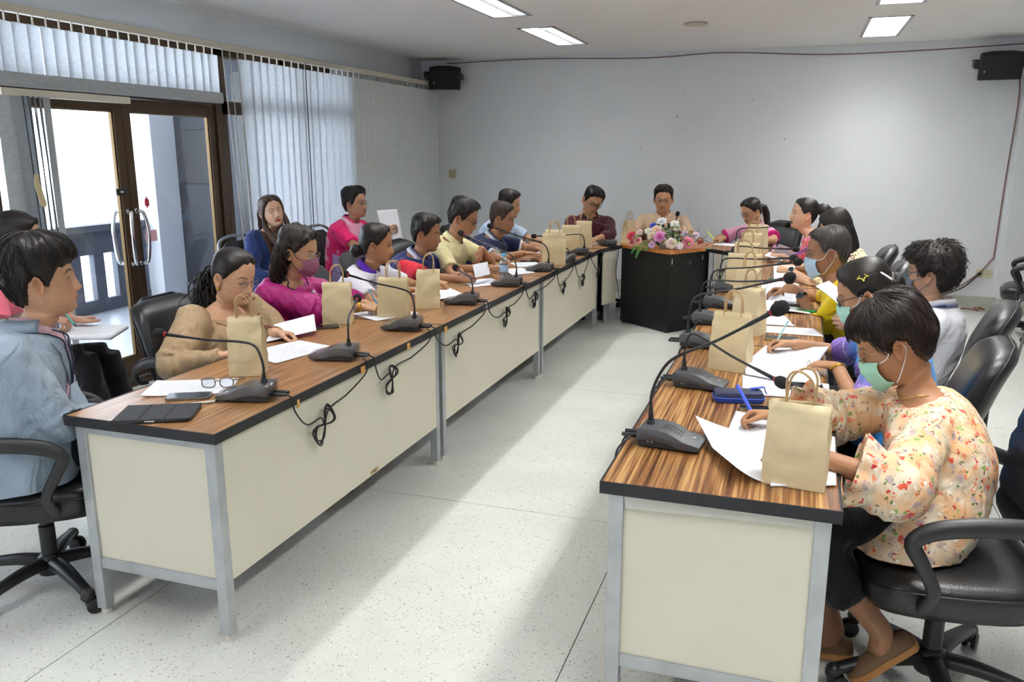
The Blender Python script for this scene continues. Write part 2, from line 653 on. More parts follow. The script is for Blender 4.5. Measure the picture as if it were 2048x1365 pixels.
def drape(P, pts, off=.002):
    """points given as (right, up) in the neck frame, laid on the front of the shirt"""
    out = []
    for x, z in pts:
        o = P['nb']+P['rgt']*x+P['T_up']*z+P['fwd']*.5
        h = P['bvh'].ray_cast(Vector(o), Vector(-P['fwd']))
        out.append(np.array(h[0])+P['fwd']*off if h[0] is not None else o-P['fwd']*.37)
    return np.array(out)


def seg_param(P, A, B):
    ab = B-A
    t = np.clip(((P-A)@ab)/(ab@ab), 0, 1)
    return np.linalg.norm(P-(A+t[:, None]*ab), axis=1), t


def mesh_obj(name, V, F, mat, parent, origin, cols=None, uv=None, smooth=True):
    me = bpy.data.meshes.new(name)
    me.from_pydata((np.asarray(V)-np.asarray(origin)).tolist(), [], F)
    if isinstance(mat, (list, tuple)):
        for m in mat: me.materials.append(m)
    else:
        me.materials.append(mat)
    if cols is not None:
        vcol(me, cols)
    if uv is not None:
        l = me.uv_layers.new(name='UVMap')
        idx = np.empty(len(me.loops), np.int32); me.loops.foreach_get('vertex_index', idx)
        l.data.foreach_set('uv', np.asarray(uv, np.float32)[idx].ravel())
    if smooth: me.shade_smooth()
    me.update()
    o = bpy.data.objects.new(name, me)
    COL.objects.link(o)
    if parent is not None: o.parent = parent
    else: o.location = [float(x) for x in origin]
    return o


# hairline height by angle from the front
HL_A = [0, .35, .7, .95, 1.12, 1.28, 1.42, 1.55, 1.9, 2.12, 2.4, 2.8, PI]


def hair_mask(G, phi, style):
    hl = {
        'short': [.083, .081, .073, .058, .030, .004, -.012, .020, .004, -.040, -.066, -.076, -.078],
        'fringe': [.046, .044, .046, .044, .028, .000, -.020, .018, .002, -.045, -.072, -.084, -.086],
        'bald': [.086, .084, .076, .066, .044, .018, .000, .024, .006, -.038, -.060, -.070, -.072],
        'tied': [.088, .083, .070, .052, .036, .016, .000, .016, .000, -.035, -.060, -.072, -.076],
        'long': [.088, .080, .064, .040, .014, -.020, -.050, -.080, -.090, -.095, -.10, -.10, -.10],
    }[style]
    a = np.abs(phi)[None, :]*np.ones((G.shape[0], 1))
    zl = np.interp(a, HL_A, hl)
    return (G[..., 2]-zl)/.010


def build_person(P):
    """P: dict of the person's placement, pose, clothes; returns the body object"""
    rnd = random.Random(P.get('seed', 1))
    male = P.get('male', True)
    sc = P.get('scale', 1.0 if male else .95)
    t_ = P['tone'].lstrip('#'); t_ = [int(t_[i:i+2], 16) for i in (0, 2, 4)]; g_ = sum(t_)/3
    tone = [x*.88+g_*.12 for x in t_]
    C = np.array(P['head'], float)
    R = frame_head(C, math.radians(P['yaw']), math.radians(P.get('pitch', 0)), math.radians(P.get('roll', 0)))
    hs = P.get('hs', 1.0)*(1.03 if male else .98)
    opts = P.get('face', {})
    hw = lambda v: C+(np.asarray(v, float)*hs) @ R.T
    # ------------------------------------------------ torso frame
    ty = math.radians(P['torso'])
    fwd = np.array([math.cos(ty), math.sin(ty), 0.]); rgt = np.array([fwd[1], -fwd[0], 0.])
    hip = np.array(P['hip'], float)
    seat_z = P.get('seat', .485)
    nb = P.get('neck')
    if nb is None:
        nb = C+np.array([0, 0, -.140*hs])-fwd*.060*sc+(hw((0, -.02, -.1))-hw((0, -.02, 0))-np.array([0, 0, -.1]))*.5
    nb = np.asarray(nb, float)
    spine = cr_path([hip, hip*.5+nb*.5-fwd*P.get('slouch', .045), nb], 13)
    org = np.array([hip[0], hip[1], 0.])
    shw = P.get('shoulder', .178 if male else .158)*sc*1.10
    k = shw/.182
    prof_s = [0, .2, .45, .7, .84, .93, 1.0]
    fat = P.get('fat', 0.0)
    pa = np.array([.172+.05*fat, .168+.06*fat, .158+.05*fat, .168+.02*fat, .158, .112, .062])*k
    pb = np.array([.120+.05*fat, .122+.06*fat, .112+.05*fat, .112+.02*fat, .098, .074, .056])*k

    def torso_rings(grow, s0=0.0, s1=1.0, n=15, m=28):
        rings = []
        for s in np.linspace(s0, s1, n):
            i = s*12; j = min(int(max(i, 0)), 11); c = spine[j]+(spine[j+1]-spine[j])*(i-j)
            T = nrm(spine[min(j+1, 12)]-spine[max(j-1, 0)]) if 0 < j else nrm(spine[1]-spine[0])
            T = nrm(T*.8+np.array([0, 0, .2]))
            dep = nrm(np.cross(T, rgt))
            if dep@fwd < 0: dep = -dep
            a = np.interp(s, prof_s, pa)+grow; b = np.interp(s, prof_s, pb)+grow
            ph = np.linspace(0, 2*PI, m, endpoint=False)
            rings.append(c+np.sign(np.cos(ph))[:, None]*(np.abs(np.cos(ph))**.85)[:, None]*rgt*a+np.sign(np.sin(ph))[:, None]*(np.abs(np.sin(ph))**.85)[:, None]*dep*b)
        return rings
    T_up = nrm(spine[12]-spine[9])
    shl = []
    for sd in (1, -1):
        off = P.get('shoulder_off', {}).get(sd, (0, 0, 0))
        shl.append(nb+rgt*sd*shw*.90-T_up*.080*sc+np.array(off, float))
    # ------------------------------------------------ arms
    arms = []
    for sd, key in ((1, 'rh'), (-1, 'lh')):
        h = P.get(key)
        if h is None:
            h = dict(at=hip+fwd*.28+rgt*sd*.09+np.array([0, 0, .10]), pose='relaxed', d=fwd-rgt*sd*.4, n=(0, 0, -1))
        S = shl[0 if sd == 1 else 1]
        W = np.array(h['at'], float)
        pole = np.array(h.get('pole', (rgt*sd*.75-np.array([0, 0, .8])-fwd*.2)), float)
        E = ik(S, W, .285*sc, .245*sc, pole)
        d = nrm(h['d']) if h.get('d') is not None else nrm(W-E)
        arms.append(dict(S=S, E=E, W=W, d=d, n=np.array(h.get('n', (0, 0, -1)), float), pose=h.get('pose', 'relaxed'), sd=sd))
    # ------------------------------------------------ body: head + neck + torso as one continuous loft, then arms
    G0, phi = head_grid(male, P.get('jaw', 0.0))
    G = face_detail(G0, male, opts)
    Cskin = skin_cols(G, tone, male, P.get('lips'), opts=opts)
    base = np.array(lin(tone)[:3])
    rings = [hw(G[i]) for i in range(NR)]
    cols = [Cskin]
    top = hw((0, -.020, -.112)); ax0 = R[:, 2]
    nk = (.056 if male else .049)*hs
    last = rings[-1]
    A0 = hw(G0[-1]).mean(0)
    for i, t in enumerate(np.linspace(.18, 1, 8)):
        c = A0*(1-t)+nb*t+fwd*.0
        up = nrm(ax0*(1-t)+T_up*t); rr = nrm(R[:, 0]*(1-t)+rgt*t); rr = nrm(rr-up*(rr@up)); ff = np.cross(up, rr)
        rad = nk*(1+.12*t*t)
        a = phi
        ring = c+np.sin(a)[:, None]*rr*rad+np.cos(a)[:, None]*ff*rad*1.02
        if t < .5:
            q = 1-sstep(0, .5, np.array([t]))[0]
            ring = ring*(1-q)+(last+(c-A0))*q
        rings.append(ring); cols.append(np.tile(base*.97, (NC, 1)))
    for s in (.985, .955, .92, .86, .75, .55, .3, .05):
        i = s*12; j = min(int(i), 11); c = spine[j]+(spine[j+1]-spine[j])*(i-j)
        a_ = np.interp(s, prof_s, pa)*.93; b_ = np.interp(s, prof_s, pb)*.93
        dep = nrm(np.cross(T_up, rgt)); dep = dep if dep@fwd > 0 else -dep
        rings.append(c+np.sin(phi)[:, None]*rgt*a_+np.cos(phi)[:, None]*dep*b_)
        cols.append(np.tile(base*.98, (NC, 1)))
    mb = MB()
    rings = [np.stack([r_[:, 0], r_[:, 1], np.maximum(r_[:, 2], .492)], -1) for r_ in rings]
    mb.loft(rings, (True, True))
    allc = [np.vstack(cols)]
    for sd in (1, -1):
        er = ear_shape(sd)
        mb.loft([hw(r) for r in er], (True, True))
        n = len(er)*len(er[0])
        allc.append(np.tile(base*np.array([1.0, .9, .88]), (n, 1)))
        V, ec = eye_shape(sd*.031, .0655, .001, opts.get('eyes', 'open'), tone)
        mb.loft([hw(r) for r in V], (True, True), closed=False)
        allc.append(ec)
    res = P.get('res', .004)
    for a in arms:
        am = MB()
        L1 = cr_path([a['S'], a['S']*.5+a['E']*.5, a['E'], a['E']*.62+a['W']*.38, a['W']], 19)
        am.tube(L1, np.interp(np.linspace(0, 1, 19), [0, .25, .5, .64, 1], np.array([.050, .047, .040, .041, .0255])*sc*P.get('arm', 1.0)), 14)
        hsz = sc*.97*P.get('hand', 1.0)
        a['tip'] = hand_tubes(am, a['W']+a['d']*.012, a['d'], a['n'], a['sd']*(1), a['pose'], hsz)
        V, F, N = remesh(am, res, 3)
        V = rest_on_tables(V, .60)
        mb.add(V, F)
        allc.append(np.tile(base*.98, (len(V), 1)))
    body = mesh_obj('person', np.vstack(mb.v), mb.f, SKIN, None, org, np.vstack(allc))
    tag(body, P['label'], 'person', P.get('group'))
    P['obj'] = body; P['arms'] = arms; P['org'] = org
    P['hw'] = hw; P['R'] = R; P['nb'] = nb; P['fwd'] = fwd; P['rgt'] = rgt; P['T_up'] = T_up; P['spine'] = spine
    # ------------------------------------------------ shirt
    sh = P['shirt']
    sm = MB()
    s0 = sh.get('low', -.12)
    sm.loft(torso_rings(.016+sh.get('loose', 0), s0, sh.get('top', .965), 18))
    if not male:
        for sd in (1, -1):
            c = spine[8]+rgt*sd*.072*k+fwd*(pb[3]-.035+sh.get('bust', 0))
            sm.ball(c, (.07*k, .07*k, .075*k), 12, 8)
    slv = sh.get('sleeve', 'short')
    for a in arms:
        S, E, W = a['S'], a['E'], a['W']
        if slv == 'short':
            e = S+(E-S)*sh.get('sl', .74)
            pts = [S+(nb-S)*.30, S, S*.5+e*.5, e]; rr = np.array([.046, .063, .066, .069+sh.get('flare', 0)])
        elif slv == 'wide':
            e = E+(W-E)*.30
            pts = [S+(nb-S)*.28, S, S*.5+E*.5, E, e]; rr = np.array([.046, .064, .076, .088, .095])
        elif slv == 'none':
            continue
        else:
            e = E+(W-E)*sh.get('cuff', .97)
            pts = [S+(nb-S)*.28, S, S*.5+E*.5, E, E*.5+W*.5, e]; rr = np.array([.046, .063, .061, .055, .048, .038])
            if sh.get('puff'):
                rr = np.array([.050, .094, .086, .062, .050, .039])
        rr = rr*sc*sh.get('slim', 1.0)
        n = 21
        sm.tube(cr_path(pts, n), np.interp(np.linspace(0, 1, n), np.linspace(0, 1, len(pts)), rr), 16)
    V, F, N = remesh(sm, sh.get('res', .009), 5)
    # cloth folds
    dA = []; tA = []
    for a in arms:
        d1, t1 = seg_param(V, a['S'], a['E']); d2, t2 = seg_param(V, a['E'], a['W'])
        dA.append(np.minimum(d1, d2)); tA.append(np.where(d1 < d2, t1, 1+t2))
    dS = np.min([np.linalg.norm(V-q, axis=1) for q in spine], axis=0)/k
    isarm = np.where((np.minimum(dA[0], dA[1]) < dS*.62), np.where(dA[0] < dA[1], 1, 2), 0)
    tarm = np.where(dA[0] < dA[1], tA[0], tA[1])
    L = V-org
    lx, ly, lz = (V-nb)@rgt, (V-nb)@fwd, (V-nb)@T_up
    sd = P.get('seed', 1)*3
    fold = wnoise(np.stack([lx*1.0, ly*1.0, lz*.55], -1), 22, sd, 7)*.0065+wnoise(np.stack([lx, ly, lz*1.6], -1), 42, sd+5, 6)*.0035
    elb = np.exp(-((tarm-1)/.22)**2)*(isarm > 0)
    fold = fold+elb*np.sin(tarm*38)*.0035
    fold = fold*sh.get('folds', 1.0)
    V = rest_on_tables(V+N*fold[:, None])
    V[:, 2] = np.maximum(V[:, 2], .4785)      # cloth gathers on the seat
    P['bvh'] = BVHTree.FromPolygons([Vector(q) for q in V], F)
    cf = sh.get('color')
    if callable(cf):
        cc = cf(dict(lx=lx/sc, ly=ly/sc, lz=lz/sc, arm=isarm, t=tarm, V=V, n=len(V), L=L))
    else:
        cc = np.tile(np.array(lin(cf)[:3]), (len(V), 1))
    mesh_obj(sh.get('name', 'shirt'), V, F, sh.get('mat', CLOTH), body, org, cc)
    P['shirtV'] = V; P['lx'] = (lx, ly, lz)
    # ------------------------------------------------ collar
    if sh.get('collar'):
        cl = sh['collar']
        cm = MB(); m = 30
        gap = cl.get('gap', .45)
        lo, mid, out = [], [], []
        for i in range(m):
            a = -PI+gap/2+(2*PI-gap)*i/(m-1)+PI   # starts and ends at the front
            a = gap/2+(2*PI-gap)*i/(m-1)
            fr = math.cos(a)
            dirv = math.sin(a)*rgt+math.cos(a)*fwd
            dirv = nrm(dirv-T_up*(dirv@T_up))
            edge = max(0, 1-min(i, m-1-i)/5)
            lo.append(nb+dirv*.072*sc+T_up*(-.012+.012*-fr-.02*max(fr, 0))*sc)
            mid.append(nb+dirv*.068*sc+T_up*(.030-.020*max(fr, 0))*sc)
            out.append(nb+dirv*(.092+.018*edge+.01*max(fr, 0))*sc+T_up*(-.012-.040*max(fr, 0)-.022*edge)*sc)
        cm.loft([lo, mid, [p+nrm(p-nb)*.003 for p in mid], out, [p-nrm(p-nb)*.003-T_up*.002 for p in out], [q+nrm(q-nb)*.001-T_up*.006 for q in mid]], (False, False), closed=False)
        cc = np.tile(np.array(lin(cl['color'])[:3]), (m*6, 1))
        if cl.get('edge'):
            cc[3*m:4*m] = np.array(lin(cl['edge'])[:3])
        o = mesh_obj('collar', np.vstack(cm.v), cm.f, CLOTH, body, org, cc)
        sd_ = o.modifiers.new('thick', 'SUBSURF'); sd_.levels = 1; sd_.render_levels = 1
    # ------------------------------------------------ legs, shoes
    lg = P.get('legs', {})
    tm = MB()
    knee_dir = math.radians(lg.get('dir', P['torso']))
    kf = np.array([math.cos(knee_dir), math.sin(knee_dir), 0]); kr = np.array([kf[1], -kf[0], 0])
    feet = []
    hipc = np.array([hip[0], hip[1], seat_z+.090])
    tm.ball(hipc, (.16*k, .16*k, .10), 16, 10)
    tl = lg.get('thigh', .40)*sc
    for i, sd in enumerate((1, -1)):
        hj = hipc+kr*sd*.085*k
        kn = lg['knees'][i] if lg.get('knees') else hipc+kf*tl+kr*sd*lg.get('spread', .11)+np.array([0, 0, .01])
        kn = np.array(kn, float)
        an = np.array(lg['ankles'][i], float) if lg.get('ankles') else np.array([kn[0], kn[1], .085])-kf*lg.get('back', -.05)+kr*sd*lg.get('aspread', 0)
        tm.tube(cr_path([hj, hj*.5+kn*.5, kn], 9), np.linspace(.090, .064, 9)*k, 14)
        st = lg.get('style', 'trousers')
        tm.tube(cr_path([kn, kn*.5+an*.5, kn*(1-lg.get('crop', 1.06))+an*lg.get('crop', 1.06)], 9), np.linspace(.064, lg.get('hem', .058), 9), 14)
        feet.append((an, kn))
    V, F, N = remesh(tm, lg.get('res', .014), 4)
    V = V+N*(wnoise(V, 30, 3, 7)*.004)[:, None]
    mesh_obj('trousers' if lg.get('style', 'trousers') == 'trousers' else 'skirt', V, F, lg.get('mat', CLOTH), body, org,
             np.tile(np.array(lin(lg.get('color', '#15161b'))[:3]), (len(V), 1)))
    for i, (an, kn) in enumerate(feet):
        fd = lg.get('feet', [kf, kf])[i]
        fd = nrm(fd)
        pitch_ = lg.get('toe', [0, 0])[i]
        u = np.array([0, 0, 1.])
        f2 = nrm(fd*math.cos(pitch_)+u*math.sin(pitch_)); u2 = nrm(u-f2*(u@f2)); r2 = np.cross(f2, u2)
        def pt(x, y, z):
            return an+f2*x+r2*y+u2*(z-.085)
        sh_ = MB()
        rg, sole = [], []
        for x, w, z1 in ((-.062, .016, .045), (-.052, .030, .062), (-.015, .034, .068), (.03, .036, .062), (.08, .043, .050), (.125, .045, .040), (.155, .034, .032), (.17, .014, .024)):
            a = np.linspace(0, PI, 9)
            rg.append([pt(x, w*math.cos(t)*(1 if 1 else 1), .018+(z1-.018)*math.sin(t)) for t in a])
            sole.append([pt(x, w*1.08, 0), pt(x, w*1.08, .020), pt(x, -w*1.08, .020), pt(x, -w*1.08, 0)])
        sh_.loft(rg, (True, True))
        sh_.loft(sole, (True, True), mi=1)
        sh_.build('shoe', [lg.get('shoe', DARKSHOE), lg.get('sole', DARKSHOE)], body, smooth=50, origin=org)
        if lg.get('skin_ankle'):
            sk = MB(); sk.tube([an+(kn-an)*.42, an+(kn-an)*.15, an+np.array([0, 0, -.01]), pt(.05, 0, .035)], [.046, .036, .036, .032], 12, samples=9)
            Vs = np.vstack(sk.v)
            mesh_obj('ankle', Vs, sk.f, SKIN, body, org, np.tile(base*.9, (len(Vs), 1)))
    build_hair(P, G0, phi, hw, body, org, rnd)
    return body


def build_hair(P, G0, phi, hw, body, org, rnd):
    h = P['hair']
    style = h['style']
    mat = hair_mat(h.get('mat', 'black_hair'), h.get('c1', '#0b0908'), h.get('c2', '#241c18'), h.get('rough', .42))
    G = G0.copy()
    s = hair_mask(G, phi, style)
    if h.get('raise'):
        s = s+h['raise']
    # outward directions
    cen = np.array([0, -.012, .0])
    D = G-cen
    D[..., 2] = np.where(G[..., 2] < 0, D[..., 2]*.15, D[..., 2])
    D /= np.linalg.norm(D, axis=-1)[..., None]
    a = np.abs(phi)[None, :]*np.ones((NR, 1))
    z = G[..., 2]
    T = np.full(z.shape, h.get('side', .010))
    topw = sstep(.03, .085, z)
    T = T*(1-topw)+h.get('top', .020)*topw
    T = T+h.get('back', 0)*sstep(1.7, 2.6, a)*sstep(-.07, .0, z)+h.get('front', 0)*sstep(1.3, .5, a)*topw
    q = G.reshape(-1, 3)
    ns = wnoise(q*np.array([1, 1, .6]), h.get('nscale', 60), P.get('seed', 1), 8).reshape(z.shape)
    T = T*(1+h.get('noise', .12)*ns)
    if h.get('part') is not None:   # parting line
        T = T-.006*np.exp(-((G[..., 0]-h['part'])/.006)**2)*sstep(.05, .09, z)*sstep(-.06, .0, G[..., 1])
    if h.get('noise2'):
        T = T+h['noise2']*wnoise(q, 190, P.get('seed', 1)+9, 9).reshape(z.shape)*sstep(0, 2, s)
    jag = wnoise(np.stack([phi[None, :]*np.ones((NR, 1)), z*0, z*0], -1).reshape(-1, 3), 14, 4, 6).reshape(z.shape)*h.get('jag', .5)
    cov = sstep(-.1, 1.8, s+jag)
    off = np.where(s+jag < -.1, -.004, T*cov+.0015)
    V = G+D*off[..., None]
    # wisps fall forward over the forehead
    if h.get('droop'):
        V[..., 2] -= h['droop']*sstep(1.0, .3, a)*sstep(.095, .06, z)*cov
        V[..., 1] += .4*h['droop']*sstep(1.0, .3, a)*sstep(.095, .06, z)*cov
    keep = s+jag > -1.2
    pole = np.array(h.get('pole', (0, -.35, .92)), float); pole = nrm(pole)
    # uv: strands run away from the pole
    e1 = nrm(np.cross(pole, [1, 0, .01])); e2 = np.cross(pole, e1)
    dd = D.reshape(-1, 3)
    uu = np.arctan2(dd@e1, dd@e2)/(2*PI); vv = np.arccos(np.clip(dd@pole, -1, 1))/PI
    mb = MB(); UV = []
    F = []
    idx = -np.ones((NR, NC), int); c = 0
    for i in range(NR-1):
        for j in range(NC):
            j2 = (j+1) % NC
            if keep[i, j] or keep[i+1, j] or keep[i, j2] or keep[i+1, j2]:
                F.append((i*NC+j, i*NC+j2, (i+1)*NC+j2, (i+1)*NC+j))
    F.append(tuple(range(NC-1, -1, -1)))
    mb.add(hw(V.reshape(-1, 3)), F)
    UV.append(np.stack([uu, vv], -1))

    def tube(path, rad, n=7, flat=None, loc=True, up=None, samples=12, u0=None):
        p = cr_path(path, samples)
        rad = np.interp(np.linspace(0, 1, samples), np.linspace(0, 1, len(rad)), rad) if np.ndim(rad) else np.full(samples, rad)
        mb.tube(hw(p) if loc else p, rad, n, flat=flat, up=up)
        u = (rnd.random() if u0 is None else u0)+np.tile(np.linspace(0, .12, n), samples)
        UV.append(np.stack([u, np.repeat(np.linspace(0, .5, samples), n)], -1))
    # ------------- strands that break the outline
    ns_ = int(h.get('strands', 0)*1.7)
    L = h.get('slen', 9)
    for _ in range(ns_):
        for _t in range(20):
            i = rnd.randrange(3, int(NR*.62)); j = rnd.randrange(NC)
            if s[i, j] > .6: break
        path = []
        dj = rnd.uniform(-.35, .35)
        lift = rnd.uniform(.6, 1.0)
        for kx in range(5):
            ii = min(i+int(kx*L/4*1.6), NR-1); jj = int(j+dj*kx*L/4) % NC
            if s[ii, jj] < h.get('cut', -.4): break
            t = T[ii, jj]*(.75+lift*.35)+h.get('lift', .004)*kx/4*rnd.uniform(.3, 1.2)
            path.append(G[ii, jj]+D[ii, jj]*t)
        if len(path) >= 3:
            w = h.get('sw', .0017)*rnd.uniform(.6, 1.2)
            tube(path, [w, w*1.2, w, w*.15], 4, samples=6)
    # ------------- curls
    for _ in range(h.get('curls', 0)):
        i = rnd.randrange(3, int(NR*h.get('curl_low', .75))); j = rnd.randrange(NC)
        if s[i, j] < .5: continue
        p0 = G[i, j]+D[i, j]*T[i, j]*rnd.uniform(.6, 1.15)
        r = rnd.uniform(.004, .009); ph = rnd.uniform(0, 6.28)
        t1 = nrm(np.cross(D[i, j], [rnd.uniform(-1, 1), rnd.uniform(-1, 1), rnd.uniform(-1, 1)])); t2 = np.cross(D[i, j], t1)
        pts = []
        for kx in range(9):
            u = kx/8*4.5
            pts.append(p0+t1*r*math.cos(u+ph)+t2*r*math.sin(u+ph)+np.array([0, 0, -.004])*kx/2*h.get('curl_drop', 1)+D[i, j]*.004*math.sin(u*1.7))
        tube(pts, [.0018, .0022, .0012], 4, samples=12)
    ex = h.get('extra')
    if ex == 'bun':
        b = np.array(h['bun']); r = h.get('bun_r', .035)
        V2, a2 = [], []
        tube([np.array([b[0]*.3, -.075, b[2]*.8]), b*np.array([.8, .8, 1]), b], [.030, .026, .022], 12)
        for kx in range(26):
            ph = kx*.83; th = rnd.uniform(.2, .9)
            ax = nrm(np.array([math.cos(ph)*th, 1, math.sin(ph)*th])); t1 = nrm(np.cross(ax, [.3, .1, 1])); t2 = np.cross(ax, t1)
            rr = r*rnd.uniform(.75, 1.0)
            c0 = b+ax*r*.1
            tube([c0+(t1*math.cos(u)+t2*math.sin(u))*rr*.72+ax*.006*math.sin(3*u) for u in np.linspace(0, 6.0, 9)], [r*.30, r*.36, r*.30], 7, samples=20)
        mb.ball(hw(b), r*.85*1.0, 14, 10); UV.append(np.tile([[.2, .2]], (14*11, 1)))
    if ex in ('tail', 'curlytail'):
        pts = [np.array(p, float) for p in h['tail']]
        rr = h.get('tail_r', [.022, .035, .032, .012])
        for kx in range(h.get('tail_n', 26)):
            o = np.array([rnd.gauss(0, 1), rnd.gauss(0, 1), rnd.gauss(0, .5)])*h.get('tail_spread', .014)
            if ex == 'tail':
                q = [p+o*w for p, w in zip(pts, np.linspace(.3, 1.1, len(pts)))]
                wv = np.array(rr)*.55
                tube(q, wv, 7, samples=14)
            else:
                base = cr_path(pts, 26); r = rnd.uniform(.006, .012); ph = rnd.uniform(0, 6.28); fq = rnd.uniform(14, 20)
                w = np.linspace(0, 1, 26)
                q = base+o*np.linspace(.4, 1.7, 26)[:, None]+r*np.stack([np.cos(fq*w+ph), np.sin(fq*w+ph), w*0], -1)
                tube(q, [.0035, .0045, .004, .0015], 5, samples=26)
        if ex == 'tail':
            tube(pts, rr, 12, samples=16)
    if ex in ('long', 'curlylong'):
        # a curtain of hair from the crown down the back and sides, in the head frame turning to hang straight
        zz = h.get('len', -.42); w0 = h.get('w', .094)
        rows = []
        n = 44
        uvs = []
        for kx, t in enumerate(np.linspace(0, 1, 16)):
            zc = .07+(zz-.07)*t
            fr = h.get('frontedge', .012)-.05*sstep(.25, .7, np.array([t]))[0]
            wd = (np.interp(t, [0, .12, .3, .6, .9, 1], [.070, .092, .100, .098, .075, .045]))*w0/.094
            bk = np.interp(t, [0, .12, .3, .6, 1], [-.085, -.118, -.118, -.125, -.12])+h.get('backshift', 0)*t
            yc, hy = (fr+bk)/2, (fr-bk)/2
            ring = []
            for j in range(n):
                an = -2.75+5.5*j/(n-1)
                ring.append(np.array([wd*math.sin(an), yc-hy*math.cos(an), zc]))
            ring = np.array(ring)
            inner = ring[::-1]*np.array([.80, 1, 1])+np.array([0, .010, 0])
            inner[:, 1] = yc+(inner[:, 1]-yc)*.80
            full = np.vstack([ring, inner])
            full[:, :2] += (wnoise(full*np.array([1, 1, .12]), 95, 7, 8)*.0045)[:, None]*nrm([1, .7])[None, :]
            if ex == 'curlylong':
                full[:, :2] *= 1+.10*wnoise(full, 75, 2, 8)[:, None]
            rows.append(hang(full, hw, t, h))
            uvs.append(np.stack([np.concatenate([np.linspace(0, 1, n), np.linspace(1, 0, n)]), np.full(2*n, t*.8)], -1))
        mb.loft(rows, (True, True)); UV.append(np.vstack(uvs))
        for kx in range(h.get('locks', 60)):
            an = rnd.uniform(-2.7, 2.7)
            pts = []
            tt0 = rnd.uniform(.1, .35); tt1 = rnd.uniform(.75, 1.03)
            r = rnd.uniform(.004, .010); ph = rnd.uniform(0, 6.28); fq = rnd.uniform(18, 28)
            for t in np.linspace(tt0, tt1, 14 if ex == 'curlylong' else 7):
                zc = .07+(zz-.07)*t
                fr = h.get('frontedge', .012)-.05*sstep(.25, .7, np.array([t]))[0]
                wd = (np.interp(t, [0, .12, .3, .6, .9, 1], [.070, .092, .100, .098, .075, .045]))*w0/.094*1.02
                bk = np.interp(t, [0, .12, .3, .6, 1], [-.085, -.118, -.118, -.125, -.12])+h.get('backshift', 0)*t
                yc, hy = (fr+bk)/2, (fr-bk)/2*1.03
                q = np.array([wd*math.sin(an), yc-hy*math.cos(an), zc])
                if ex == 'curlylong':
                    q = q+r*np.array([math.cos(fq*t+ph), math.sin(fq*t+ph), 0])*1.2
                pts.append(hang(q[None, :], hw, t, h)[0])
            w = .0055 if ex == 'curlylong' else .0035
            tube(pts, [w*.7, w, w*.8, w*.2], 5, loc=False, samples=len(pts)*2 if ex == 'curlylong' else 10)
    for pth in h.get('locks_at', []):
        tube([np.array(p, float) for p in pth['p']], pth['r'], 10, flat=pth.get('flat'), samples=14)
    V = np.vstack(mb.v)
    mesh_obj('hair', V, mb.f, mat, body, org, uv=np.vstack(UV))


def hang(pts, hw, t, h):
    """points in the head frame; below the nape they fall straight down from the head's pivot"""
    w = hw(pts)
    if t > .3:
        piv_l = np.array([0, -.03, -.06]); piv = hw(piv_l[None, :])[0]
        s_ = sstep(.3, .75, np.array([t]))[0]
        # vertical version: same horizontal offset, plain vertical drop
        d = pts-piv_l
        x_ax = hw(np.array([[1, 0, 0.]]))[0]-hw(np.zeros((1, 3)))[0]; x_ax[2] = 0; x_ax = nrm(x_ax)
        y_ax = np.array([-x_ax[1], x_ax[0], 0])
        v = piv+d[:, :1]*x_ax+d[:, 1:2]*y_ax+d[:, 2:3]*np.array([0, 0, 1.])
        w = w*(1-s_)+v*s_
    return w


# ------------------------------------------------------------------ accessories
def glasses(P, color='#1a1a1c', thick=.0016, metal=0.0, w=.0245, hgt=.0175, drop=.0, half=False, tint=(.93, .95, .97), name='glasses', lname='spectacle_lens', fy=.0):
    hw, body, org = P['hw'], P['obj'], P['org']
    m = pmat('frame_'+color.strip('#')+('m' if metal else ''), color, rough=.3, metal=metal)
    mb = MB()
    y0 = .0935+fy; z0 = .000-drop
    for sd in (1, -1):
        pts = []
        for a in np.linspace(0, 2*PI, 29):
            ca, sa = math.cos(a), math.sin(a)
            x = sd*.0325+w*np.sign(ca)*abs(ca)**.75; z = z0+hgt*np.sign(sa)*abs(sa)**.75
            pts.append([x, y0-.16*max(0, abs(x)-.03)**1.0-4*max(0, abs(x)-.03)**2, z])
        if half: pts = pts[0:15]
        mb.tube(hw(np.array(pts)), thick, 6)
        xe = sd*(.0325+w)
        mb.tube(hw(cr_path([[xe, y0-.008, z0+.008], [sd*.0800, .060, z0+.010], [sd*.0865, .005, z0+.008], [sd*.0865, -.018, z0-.004]], 10)), thick*.95, 6)
        ln = MB()
        pts = np.array([[sd*.0325+w*np.sign(math.cos(a))*abs(math.cos(a))**.75, 0, z0+hgt*np.sign(math.sin(a))*abs(math.sin(a))**.75] for a in np.linspace(0, 2*PI, 20, endpoint=False)])
        pts[:, 1] = y0-.16*np.clip(np.abs(pts[:, 0])-.03, 0, 1)-4*np.clip(np.abs(pts[:, 0])-.03, 0, 1)**2
        ln.loft([hw(pts), hw(pts+np.array([0, -.0012, 0]))])
        P.setdefault('_lens', []).append(ln)
    mb.tube(hw(cr_path([[.0325-w, y0, z0+.004], [0, y0+.003, z0+.007], [-.0325+w, y0, z0+.004]], 7)), thick, 6)
    fo = mb.build(name, m, body, smooth=180, origin=org)
    for ln in P.pop('_lens'):
        ln.build('lens', lens_mat(lname, tint), fo, smooth=40, origin=org)
    return fo


